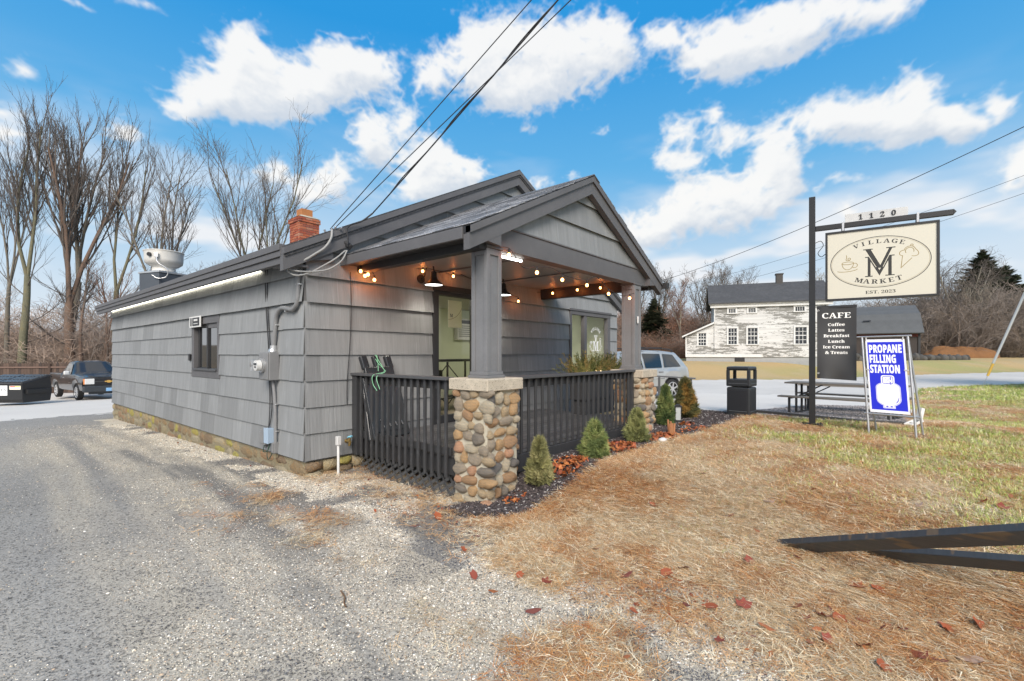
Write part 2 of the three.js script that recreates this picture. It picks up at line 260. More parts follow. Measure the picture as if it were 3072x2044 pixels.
{
  const line = (a, b, s) => { const o = [], n = Math.round((b - a) / s); for (let i = 0; i <= n; i++) o.push(a + (b - a) * i / n); return o; };
  const xs = [-500, -260, -140, -80, -50, -32, ...line(-22, -7, 1.2), ...line(-6.9, 9.3, 0.07), ...line(9.4, 17, 0.16), ...line(17.5, 70, 0.8), 76, 86, 100, 130, 180, 260, 500];
  const zs = [-500, -260, -150, -100, ...line(-80, -40, 2), ...line(-39, -15.5, 0.5), ...line(-15.3, -4, 0.16), ...line(-3.9, 7.2, 0.07), ...line(7.4, 16, 0.3), ...line(17, 46, 1), 52, 62, 80, 110, 160, 260, 500];
  const nx = xs.length, nz = zs.length, Y = new Float32Array(nx * nz);
  for (let j = 0; j < nz; j++) for (let i = 0; i < nx; i++) Y[j * nx + i] = G(xs[i], zs[j]);
  const det = {
    asphalt: tex(1024, (u, v, i, j) => { const a = tn(u, v, 330), b = h2(i, j * 3 + 7), c = tn(u, v, 120, 120, 2), s = tn(u, v, 170, 170, 3); let k = 0.50 + 0.34 * a + 0.14 * b + 0.14 * c; if (s > 0.78) k += 0.42; if (c < 0.25) k -= 0.24; if (s < 0.2) k -= 0.28; return [k, k * 0.995, k * 0.98]; }, { rep: 1.9 }),
    soil: tex(1024, (u, v, i, j) => { const a = tn(u, v, 150), b = tn(u, v, 400, 400, 1); return 0.5 + 0.3 * a + 0.3 * b; }, { rep: 1.7 }),
    mulch: tex(1024, (u, v) => { const a = tn(u, v, 130, 190), b = tn(u, v, 400, 300, 1); let k = 0.35 + 0.5 * a + 0.3 * b; if (tn(u, v, 260, 260, 5) > 0.9) k = 2.6; return k; }, { rep: 1.5 }),
    lot: tex(1024, (u, v, i, j) => 0.78 + 0.12 * tn(u, v, 300) + 0.1 * h2(i, j), { rep: 2.3 }),
  };
  const b = { asphalt: 0.006, soil: 0.01, mulch: 0.018, lot: 0.003 };
  const gm = (t, r, extra) => mat(0xffffff, r, { vertexColors: true, map: t, bumpMap: t, bumpScale: b[Object.keys(det).find((k) => det[k] === t)], ...extra });
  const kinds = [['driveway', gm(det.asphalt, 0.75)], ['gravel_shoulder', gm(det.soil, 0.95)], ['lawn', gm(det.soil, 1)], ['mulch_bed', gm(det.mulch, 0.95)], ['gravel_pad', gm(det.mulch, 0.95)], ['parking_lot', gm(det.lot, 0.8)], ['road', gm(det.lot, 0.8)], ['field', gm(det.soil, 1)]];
  const bags = kinds.map(() => []);
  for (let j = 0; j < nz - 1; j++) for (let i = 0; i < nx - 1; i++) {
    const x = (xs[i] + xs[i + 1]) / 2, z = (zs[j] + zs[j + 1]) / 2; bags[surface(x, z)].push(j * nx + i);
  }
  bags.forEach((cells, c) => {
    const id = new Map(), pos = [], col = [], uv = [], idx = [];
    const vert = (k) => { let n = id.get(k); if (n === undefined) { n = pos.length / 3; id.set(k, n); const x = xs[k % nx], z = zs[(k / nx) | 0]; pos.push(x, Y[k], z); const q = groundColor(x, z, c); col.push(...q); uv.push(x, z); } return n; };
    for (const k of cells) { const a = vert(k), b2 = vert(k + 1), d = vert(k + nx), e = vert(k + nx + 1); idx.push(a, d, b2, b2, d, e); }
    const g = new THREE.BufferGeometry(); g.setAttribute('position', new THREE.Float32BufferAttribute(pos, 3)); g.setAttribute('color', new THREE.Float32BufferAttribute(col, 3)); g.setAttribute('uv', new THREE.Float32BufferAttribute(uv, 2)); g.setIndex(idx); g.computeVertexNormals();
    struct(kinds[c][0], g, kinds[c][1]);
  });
}

// ------------------------------------------------------------ the store
const roofTop = (x) => 5.21 - 0.503 * Math.abs(x - 4.22);
const ROW0 = 0.215, ROW = 0.343;
let shinglesLeft = 300;
// one course piece: convex outline in wall coordinates, thin at its top and thick at its butt
function wedge(pts, y0, y1, place, t0 = 0.027, t1 = 0.004, thick = 0.013) {
  const n = (y) => lerp(t0, t1, clamp((y - y0) / (y1 - y0))), pos = [], uv = [];
  const P3 = pts.map(([s, y]) => [place(s, y, n(y)), place(s, y, Math.max(n(y) - thick, -0.002))]);
  const ou = h2(Math.round(pts[0][0] * 997), Math.round(y0 * 997)) * 9, ov = h2(Math.round(pts[0][0] * 313), 5) * 9;
  const tri = (a, b, c, ua, ub, uc) => { pos.push(...a, ...b, ...c); for (const q of [ua, ub, uc]) uv.push(q[0] + ou, q[1] + ov); };
  for (let i = 1; i < pts.length - 1; i++) tri(P3[0][0], P3[i][0], P3[i + 1][0], pts[0], pts[i], pts[i + 1]);
  for (let i = 0; i < pts.length; i++) { const j = (i + 1) % pts.length; tri(P3[i][1], P3[j][1], P3[j][0], pts[i], pts[j], pts[j]); tri(P3[i][1], P3[j][0], P3[i][0], pts[i], pts[j], pts[i]); }
  const g = new THREE.BufferGeometry(); g.setAttribute('position', new THREE.Float32BufferAttribute(pos, 3)); g.setAttribute('uv', new THREE.Float32BufferAttribute(uv, 2)); g.computeVertexNormals(); return g;
}
function clipPoly(pts, f) {    // keep f(p) >= 0
  const out = []; for (let i = 0; i < pts.length; i++) { const a = pts[i], b = pts[(i + 1) % pts.length], fa = f(a), fb = f(b); if (fa >= 0) out.push(a); if (fa >= 0 !== fb >= 0) { const t = fa / (fa - fb); out.push([lerp(a[0], b[0], t), lerp(a[1], b[1], t)]); } } return out;
}
function courses({ rows, s0, s1, y0, row, place, parent, holes = [], top, seed, widths = [0.32, 0.8], breaks = [] }) {
  const R = rng(seed), rest = M.sidings.map(() => []);
  for (let k = 0; k < rows; k++) {
    const a = y0 + k * row, b = a + row + 0.012;
    const cuts = [s0]; let s = s0 + R() * widths[1] * 0.6; while (s < s1 - 0.12) { cuts.push(s); s += lerp(widths[0], widths[1], R()); } cuts.push(s1);
    const hs = holes.filter((h) => h[2] < b && h[3] > a); for (const h of hs) cuts.push(h[0], h[1]);
    cuts.sort((p, q) => p - q);
    let tone = 0;
    for (let i = 0; i < cuts.length - 1; i++) {
      let c0 = cuts[i], c1 = cuts[i + 1]; if (c1 - c0 < 0.01) continue;
      const mid = (c0 + c1) / 2, h = hs.find((q) => mid > q[0] && mid < q[1]);
      const jag = (R() - 0.5) * 0.006, parts = h ? [[a, h[2]], [h[3], b]] : [[a, b]];
      for (const [lo, hi] of parts) {
        if (hi - lo < 0.015) continue;
        let P = [[c0 + 0.0012, lo + jag], [c1 - 0.0012, lo + jag], [c1 - 0.0012, hi], [c0 + 0.0012, hi]];
        if (top) for (const f of top) { P = clipPoly(P, f); if (P.length < 3) break; }
        if (P.length < 3) continue;
        const g = wedge(P, a, b, place, a > 2 ? 0.05 : 0.027, 0.004, a > 2 ? 0.011 : 0.013), m = R() < 0.45 ? 0 : Math.floor(R() * M.sidings.length);
        if (shinglesLeft-- > 0) part('shingle', g, M.sidings[m], parent, null, true); else rest[m].push(g);
      }
    }
  }
  rest.forEach((gs, i) => { if (gs.length) { const o = part('shingle_courses', gs, M.sidings[i], parent, null, true); o.userData.kind = 'stuff'; } });
}
const store = thing('store_building', 'low grey shingled village store with dark roof trim and fieldstone foundation', 'building');
{
  const LEN = 11.45, W = 8.45, DOOR = [2.12, 3.2, 0.43, 2.64], WIN = [6.17, 8.06, 1.02, 2.6], PW = [3.0, 4.42, 1.18, 2.26];
  const core = mat([0.15, 0.15, 0.152], 0.85, { map: T.mottle }), inner = mat([0.56, 0.60, 0.44], 0.8);
  // left wall: pieces round the pick-up window
  const wl = part('side_wall', [span(0, 0.14, ROW0 - 0.02, 3.0, -LEN, -PW[1], 0), span(0, 0.14, ROW0 - 0.02, 3.0, -PW[0], 0, 0), span(0, 0.14, ROW0 - 0.02, PW[2], -PW[1], -PW[0], 0), span(0, 0.14, PW[3], 3.0, -PW[1], -PW[0], 0)], core, store);
  // front wall with gable
  const shape = new THREE.Shape([[0.14, ROW0 - 0.02], [W, ROW0 - 0.02], [W, roofTop(W) - 0.14], [4.22, roofTop(4.22) - 0.14], [0.14, roofTop(0.14) - 0.14]].map((p) => new THREE.Vector2(...p)));
  for (const h of [DOOR, WIN]) shape.holes.push(new THREE.Path([[h[0], h[2]], [h[0], h[3]], [h[1], h[3]], [h[1], h[2]]].map((p) => new THREE.Vector2(...p))));
  const fg = new THREE.ExtrudeGeometry(shape, { depth: 0.14, bevelEnabled: false }); fg.translate(0, 0, -0.14);
  const wf = part('front_wall', fg, core, store);
  part('rear_wall', [span(0, W, ROW0, 3, -LEN, -LEN + 0.14, 0), span(W - 0.14, W, ROW0, 3, -LEN + 0.14, -0.14, 0)], core, store);
  // courses of painted shingles
  courses({ rows: 8, s0: 0, s1: LEN, y0: ROW0, row: ROW, parent: wl, seed: 11, widths: [0.35, 0.95], holes: [[PW[0], PW[1], PW[2], PW[3]]], place: (s, y, n) => [-n, y, -s] });
  const under = [-1, 1].map((s) => (p) => 5.21 - 0.503 * s * (p[0] - 4.22) - 0.10 - p[1]);
  courses({ rows: 8, s0: 0, s1: W, y0: ROW0, row: ROW, parent: wf, seed: 23, widths: [0.4, 1.3], holes: [DOOR, WIN, [0.72, 5.0, -1, 0.36]], place: (s, y, n) => [s, y, n] });
  courses({ rows: 7, s0: 0.12, s1: W - 0.12, y0: ROW0 + 8 * ROW, row: ROW, parent: wf, seed: 31, widths: [0.4, 1.2], top: under, place: (s, y, n) => [s, y, n] });
  part('corner_board', [span(W + 0.001, W + 0.03, ROW0, 2.9, -0.5, 0.018)], M.sidings[0], store);
  // roof
  const slab = (sgn) => { const e = 4.22 + sgn * 4.53, y = roofTop(e); const g = poly([[4.22, 5.21], [4.22, 5.07], [e, y - 0.14], [e, y]].map((p) => sgn > 0 ? p : p), LEN + 0.42); g.translate(0, 0, -LEN - 0.28); return g; };
  const roofm = mat([0.12, 0.12, 0.125], 0.7, { map: T.grit, ...bump(T.grit, 0.006) });
  const roof = part('roof', [slab(-1), slab(1)], roofm, store);
  // stepped fascia along the left eave
  const ex = 4.22 - 4.53;
  for (const [dx, y0, y1] of [[-0.045, 2.875, 2.955], [-0.028, 2.80, 2.872], [-0.004, 2.715, 2.797]]) part('fascia_board', span(ex + dx, ex + 0.05, y0, y1, -LEN - 0.25, 0.06), M.trim, store);
  part('soffit', [span(ex + 0.051, -0.02, 2.86, 2.885, -LEN - 0.2, 0.05)], M.dark, store);
  part('fascia_board', span(W + 0.30, W + 0.36, 2.78, 2.94, -LEN - 0.25, 0.1), M.trim, store);
  // rake boards and their shingle mould
  const rake = (x0, x1, t0, t1, z0, z1) => { const g = poly([[x0, roofTop(x0) - t0], [x1, roofTop(x1) - t0], [x1, roofTop(x1) - t1], [x0, roofTop(x0) - t1]], z1 - z0); g.translate(0, 0, z0); return g; };
  for (const [a, b] of [[ex - 0.02, 4.22], [4.22, W + 0.3]]) { part('rake_board', rake(a, b, 0.02, 0.10, 0.06, 0.155), M.trim, store); part('rake_board', rake(a, b, 0.103, 0.30, 0.04, 0.125), M.trim, store); }
  part('eave_return', [poly([[ex - 0.01, 2.72], [0.34, 2.86], [0.34, 3.04], [ex - 0.01, 2.90]], 0.075).translate(0, 0, 0.022), span(ex + 0.03, 0.0, 2.70, 2.735, -0.3, 0.09)], M.trim, store);
  // fieldstone foundation, block by block
  const R = rng(5), fm = [[0.40, 0.33, 0.20], [0.32, 0.24, 0.14], [0.44, 0.38, 0.26], [0.26, 0.19, 0.12], [0.36, 0.24, 0.14], [0.42, 0.37, 0.11]].map((c) => mat(c, 0.95, { map: T.stone, ...bump(T.stoneBump, 0.03) }));
  const fd = part('foundation', [span(0.022, 0.5, -0.8, ROW0 - 0.022, -LEN + 0.03, -0.06, 0), span(0.03, W - 0.05, -0.5, ROW0 - 0.022, -0.5, -0.02, 0)], mat([0.36, 0.31, 0.2], 0.95, { map: T.stone, ...bump(T.stoneBump, 0.03) }), store);
  function blob(w, h, d, seed) { const g = mergeVertices(new THREE.IcosahedronGeometry(1, 1).deleteAttribute('normal').deleteAttribute('uv')); const p = g.attributes.position; for (let i = 0; i < p.count; i++) { const k = 0.8 + 0.36 * h2(i * 7 + seed * 31, seed); let x = p.getX(i), y = p.getY(i), z = p.getZ(i); const q = Math.max(Math.abs(x), Math.abs(y)) || 1; x = x * 0.35 + 0.65 * x / q * Math.hypot(x, y); y = y * 0.35 + 0.65 * y / q * Math.hypot(x, y); p.setXYZ(i, x * k * w / 2, y * k * h / 2, z * k * d / 2); } g.computeVertexNormals(); return g; }
  for (let s = 0.02, k = 0; s < LEN - 0.1; k++) { const w = lerp(0.2, 0.6, R()), g0 = G(-0.1, -s - w / 2); let y = ROW0 - 0.03; while (y > g0 - 0.02) { const h = lerp(0.12, 0.24, R()), b = blob(w * 1.12, h * 1.16, 0.13, k * 13 + Math.round(y * 50)); b.rotateY(-Math.PI / 2); b.translate(0.062, y - h / 2, -s - w / 2); part('foundation_stone', b, fm[Math.floor(R() * fm.length)], fd); y -= h; } s += w; }
  for (let s = 0.02, k = 0; s < 0.85; k++) { const w = lerp(0.18, 0.36, R()); let y = ROW0 - 0.03; while (y > -0.06) { const h = lerp(0.10, 0.17, R()), b = blob(w * 1.06, h * 1.08, 0.18, k * 17 + Math.round(y * 70) + 900); b.translate(s + w / 2, y - h / 2, -0.03); part('foundation_stone', b, fm[Math.floor(R() * fm.length)], fd); y -= h; } s += w; }
  // pick-up window in the left wall
  const win = part('window', [span(-0.022, 0.06, PW[2] - 0.005, PW[2] + 0.12, -PW[1] - 0.01, -PW[0] + 0.03), span(-0.02, 0.06, PW[3] - 0.12, PW[3], -PW[1], -PW[0]), span(-0.021, 0.06, PW[2] + 0.121, PW[3] - 0.121, -PW[1], -PW[1] + 0.12), span(-0.021, 0.06, PW[2] + 0.121, PW[3] - 0.121, -PW[0] - 0.09, -PW[0])], M.trim, store);
  const wx0 = -PW[1] + 0.121, wx1 = -PW[0] - 0.091, wy0 = PW[2] + 0.122, wy1 = PW[3] - 0.122, wm = (wx0 + wx1) / 2 + 0.02;
  part('sash', [span(0.03, 0.07, wy0, wy0 + 0.05, wx0, wm), span(0.03, 0.07, wy1 - 0.05, wy1, wx0, wm), span(0.03, 0.07, wy0 + 0.051, wy1 - 0.051, wx0 + 0.1, wx0 + 0.14), span(0.0, 0.07, wy0, wy1, wm + 0.001, wm + 0.055)], M.dark, win);
  part('sash', [span(0.01, 0.05, wy0, wy0 + 0.035, wm + 0.056, wx1), span(0.01, 0.05, wy1 - 0.08, wy1, wm + 0.056, wx1), span(0.01, 0.05, wy0 + 0.036, wy1 - 0.081, wx1 - 0.03, wx1)], M.trim, win);
  part('pane', span(0.05, 0.056, wy0 + 0.05, wy1 - 0.05, wx0 + 0.14, wm, 0), M.tint, win);
  part('pane', span(0.03, 0.036, wy0 + 0.036, wy1 - 0.081, wm + 0.056, wx1 - 0.03, 0), M.tint, win);
  part('window_shelf', span(-0.05, 0.029, wy0 - 0.001, wy0 + 0.035, wx0, wx1), M.railcap, win);
  part('recess', span(0.1, 0.13, wy0, wy1, wx0, wx1, 0), M.black, win);
  part('doorbell', span(-0.05, -0.02, 1.47, 1.60, -4.53, -4.45, 0.008), M.black, store);
  // front window with two panes and a white painted legend
  const fw = part('window', [span(WIN[0], WIN[1], WIN[3] - 0.09, WIN[3], -0.06, 0.05), span(WIN[0], WIN[1], WIN[2], WIN[2] + 0.09, -0.06, 0.05), span(WIN[0], WIN[0] + 0.075, WIN[2] + 0.091, WIN[3] - 0.091, -0.06, 0.045), span(WIN[1] - 0.14, WIN[1], WIN[2] + 0.091, WIN[3] - 0.091, -0.06, 0.045), span(WIN[0] + 0.62, WIN[0] + 0.74, WIN[2] + 0.091, WIN[3] - 0.091, -0.06, 0.04)], M.trim, store);
  part('window_hood', [span(WIN[0] - 0.03, WIN[1] + 0.03, WIN[3] + 0.001, WIN[3] + 0.05, -0.01, 0.07)], M.trim, fw);
  part('pane', span(WIN[0] + 0.075, WIN[0] + 0.62, WIN[2] + 0.09, WIN[3] - 0.09, -0.02, -0.02, 0), M.glass, fw); 
  const gp = (x0, x1, y0, y1, z) => { const g = new THREE.PlaneGeometry(x1 - x0, y1 - y0); g.translate((x0 + x1) / 2, (y0 + y1) / 2, z); return g; };
  fw.children[fw.children.length - 1].geometry = gp(WIN[0] + 0.075, WIN[0] + 0.62, WIN[2] + 0.09, WIN[3] - 0.09, -0.02);
  part('pane', gp(WIN[0] + 0.74, WIN[1] - 0.14, WIN[2] + 0.09, WIN[3] - 0.09, -0.02), M.glass, fw);
  const arc = (x, text, cx, cy, r, mid, size, up, font) => { x.font = font || `bold ${size}px serif`; x.textAlign = 'center'; x.textBaseline = 'middle'; const n = text.length, w = [...text].map((c) => x.measureText(c).width + size * 0.14), tot = w.reduce((a, b) => a + b, 0); let a = mid - (up ? 1 : -1) * tot / r / 2; [...text].forEach((c, i) => { a += (up ? 1 : -1) * w[i] / r / 2; x.save(); x.translate(cx + r * Math.cos(a), cy + r * Math.sin(a)); x.rotate(a + (up ? Math.PI / 2 : -Math.PI / 2)); x.fillText(c, 0, 0); x.restore(); a += (up ? 1 : -1) * w[i] / r / 2; }); };
  const legend = canvasTex(512, 512, (x, w) => { x.fillStyle = '#000'; x.fillRect(0, 0, w, w); x.fillStyle = x.strokeStyle = '#fff'; arc(x, 'VILLAGE', 256, 256, 190, -Math.PI / 2, 62, true); arc(x, 'MARKET • CAFE', 256, 236, 215, Math.PI / 2, 50, false); x.font = 'bold 210px serif'; x.textAlign = 'center'; x.fillText('M', 256, 345); x.font = 'bold 150px serif'; x.fillText('V', 256, 230); x.lineWidth = 8; x.beginPath(); x.ellipse(105, 285, 34, 26, 0, 0, Math.PI); x.stroke(); x.beginPath(); x.ellipse(105, 282, 34, 9, 0, 0, 7); x.stroke(); x.beginPath(); x.moveTo(420, 250); x.lineTo(405, 330); x.lineTo(385, 258); x.stroke(); x.beginPath(); x.arc(402, 240, 22, 0, 7); x.stroke(); });
  legend.colorSpace = THREE.NoColorSpace;
  part('window_lettering', gp(WIN[0] + 0.86, WIN[1] - 0.26, 1.52, 2.34, -0.012), mat([0.8, 0.8, 0.8], 0.6, { alphaMap: legend, alphaTest: 0.5, side: THREE.DoubleSide }), fw, null, true);
  // glazed door
  const dr = part('door', [span(DOOR[0], DOOR[0] + 0.12, DOOR[2], DOOR[3], -0.1, 0.035), span(DOOR[1] - 0.12, DOOR[1], DOOR[2], DOOR[3], -0.1, 0.035), span(DOOR[0] + 0.121, DOOR[1] - 0.121, DOOR[3] - 0.06, DOOR[3], -0.1, 0.03), span(DOOR[0] + 0.121, DOOR[1] - 0.121, DOOR[2], DOOR[2] + 0.14, -0.06, 0.0)], M.dark, store);
  part('pane', gp(DOOR[0] + 0.12, DOOR[1] - 0.12, DOOR[2] + 0.14, DOOR[3] - 0.06, -0.04), M.glass, dr);
  part('door_head', span(DOOR[0] - 0.02, 3.6, DOOR[3] + 0.001, DOOR[3] + 0.10, 0.0, 0.05), M.dark, store);
  // the room behind the glass
  const room = part('interior_wall', [span(0.15, W - 0.15, 0.43, 2.9, -4.3, -4.2, 0), span(0.15, 0.2, 0.43, 2.9, -4.2, -0.15, 0), span(W - 0.2, W - 0.15, 0.43, 2.9, -4.2, -0.15, 0), span(0.2, DOOR[0], 0.43, 2.9, -0.17, -0.145, 0), span(DOOR[1], WIN[0], 0.43, 2.9, -0.17, -0.145, 0)], inner, store);
  part('interior_floor', span(0.15, W - 0.15, 0.3, 0.43, -4.2, -0.15, 0), mat([0.25, 0.2, 0.15], 0.5, { map: T.wood }), store);
  part('interior_ceiling', span(0.15, W - 0.15, 2.9, 2.95, -4.3, -0.15, 0), mat([0.5, 0.5, 0.45], 0.9), store);
  const pier = part('interior_wall', [span(1.95, 2.25, 0.43, 2.9, -3.1, -2.95, 0), span(6.2, 6.5, 0.43, 2.9, -1.9, -1.7, 0)], inner, store);
  void room; void pier;
}
// strip light under the left eave
{
  const led = thing('strip_light', 'long thin lit strip light under the eave of the side wall', 'strip light', [-0.045, 2.815, -6.3]);
  part('diffuser', bx(0.02, 0.022, 10.1, 0, 0, 0, 0), glow([1, 0.97, 0.84], 2.4), led);
  part('clip', [bx(0.03, 0.03, 0.03, 0, 0.004, 5.075, 0), bx(0.03, 0.03, 0.03, 0, 0.004, -5.075, 0)], M.white, led);
  const l = new THREE.RectAreaLight(0xfff4d6, 3.6, 10.1, 0.02); l.position.set(0, -0.016, 0); l.rotation.set(-Math.PI / 2, 0, Math.PI / 2); led.add(l);
}
{ // lamps in the room behind the glass
  for (const [x, z, n] of [[2.3, -1.5, 'lit ceiling panel inside the store behind the glazed door'], [6.9, -2.2, 'lit ceiling panel inside the store behind the front window']]) {
    const t = thing('ceiling_light', n, 'ceiling light', [x, 2.88, z]);
    part('diffuser', bx(1.2, 0.02, 0.6, 0, 0, 0, 0), glow([1, 0.98, 0.88], x < 4 ? 2 : 0.8), t);
    part('frame', [bx(1.24, 0.03, 0.03, 0, 0.002, 0.315), bx(1.24, 0.03, 0.03, 0, 0.002, -0.315)], M.white, t);
    const l = new THREE.RectAreaLight(0xfffae6, x < 4 ? 9 : 3, 1.2, 0.6); l.position.set(0, -0.02, 0); l.rotation.x = -Math.PI / 2; t.add(l);
  }
}
// chimney
{
  const t = thing('brick_chimney', 'weathered red brick chimney with corbelled top behind the roof ridge', 'chimney', [3.68, 0, -7.86]);
  const bw = 0.62, bd = 0.62, R = rng(77), bm = [[0.42, 0.115, 0.055], [0.36, 0.085, 0.045], [0.47, 0.15, 0.075], [0.30, 0.09, 0.06], [0.44, 0.20, 0.13]].map((c) => mat(c, 0.9, { map: T.mottle, ...bump(T.grit, 0.004) }));
  const core = part('shaft', span(0.012, bw - 0.012, 4.6, 5.72, -bd + 0.012, -0.012, 0), M.mortar, t);
  for (let k = 0; k < 15; k++) { const y = 4.66 + k * 0.071, big = k >= 13 ? 0.03 : 0; const o = (k % 2) * 0.105;
    for (let x = -big; x < bw + big - 0.01;) { let w = x === -big && o ? o : 0.21; w = Math.min(w, bw + big - x); part('brick', bx(w - 0.01, 0.06, 0.1, x + w / 2, y, -0.045 + big, 0.003), bm[Math.floor(R() * 5)], core); x += w; }
    for (let z = 0.1; z < bd + big - 0.01;) { let w = z === 0.1 && !o ? 0.105 : 0.21; w = Math.min(w, bd + big - z); part('brick', bx(0.1, 0.06, w - 0.01, 0.045 - big, y, -z - w / 2, 0.003), bm[Math.floor(R() * 5)], core); z += w; } }
  part('crown', new THREE.CylinderGeometry(0.3, 0.46, 0.07, 4).rotateY(Math.PI / 4).translate(bw / 2, 5.745, -bd / 2), M.mortar, t);
  part('flue', [span(0.14, 0.48, 5.77, 5.99, -0.48, -0.14)], mat([0.42, 0.17, 0.06], 0.85, { map: T.mottle }), t);
}
// rooftop exhaust fan
{
  const t = thing('rooftop_exhaust_fan', 'pale metal mushroom exhaust fan on a dark curb on the left roof slope', 'exhaust fan', [0.62, 0, -8.95], 0.35);
  part('curb', [bx(0.74, 0.56, 0.74, 0, 3.38, 0, 0.01)], mat([0.075, 0.085, 0.1], 0.5, { map: T.mottle }), t);
  part('base_flange', [bx(0.78, 0.05, 0.78, 0, 3.685, 0, 0.008)], M.alum, t);
  const pr = [[0.0, 3.71], [0.30, 3.71], [0.26, 3.76], [0.25, 3.86], [0.33, 3.89], [0.405, 3.95], [0.42, 4.03], [0.425, 4.23], [0.445, 4.24], [0.445, 4.26], [0.40, 4.26], [0.395, 4.02], [0.2, 3.98], [0, 3.98]];
  part('fan_bowl', new THREE.LatheGeometry(pr.map((p) => new THREE.Vector2(...p)), 40), mat([0.72, 0.70, 0.65], 0.45, { metalness: 0.1, map: T.mottle }), t);
  const d = V(-0.72, 0, 0.69), ax = Math.atan2(d.x, d.z);
  part('motor_port', [cyl(0.05, 0.05, 0.03, 0, 0, 0, 16, [Math.PI / 2, ax - 0.35, 0]).translate(Math.sin(ax - 0.5) * 0.46, 4.12, Math.cos(ax - 0.5) * 0.46)], M.black, t);
  part('switch_box', [bx(0.09, 0.11, 0.06, Math.sin(ax - 0.12) * 0.47, 4.1, Math.cos(ax - 0.12) * 0.47, 0.006, [0, ax, 0])], M.alum, t);
  part('flexible_conduit', tube([[Math.sin(ax - 0.1) * 0.5, 4.05, Math.cos(ax - 0.1) * 0.5], [Math.sin(ax) * 0.56, 3.9, Math.cos(ax) * 0.56], [Math.sin(ax + 0.35) * 0.60, 3.72, Math.cos(ax + 0.35) * 0.60], [Math.sin(ax + 0.3) * 0.56, 3.55, Math.cos(ax + 0.3) * 0.56], [Math.sin(ax) * 0.55, 3.5, Math.cos(ax) * 0.55], [Math.sin(ax - 0.25) * 0.53, 3.58, Math.cos(ax - 0.25) * 0.53]], 0.014, 40), M.alum, t);
}

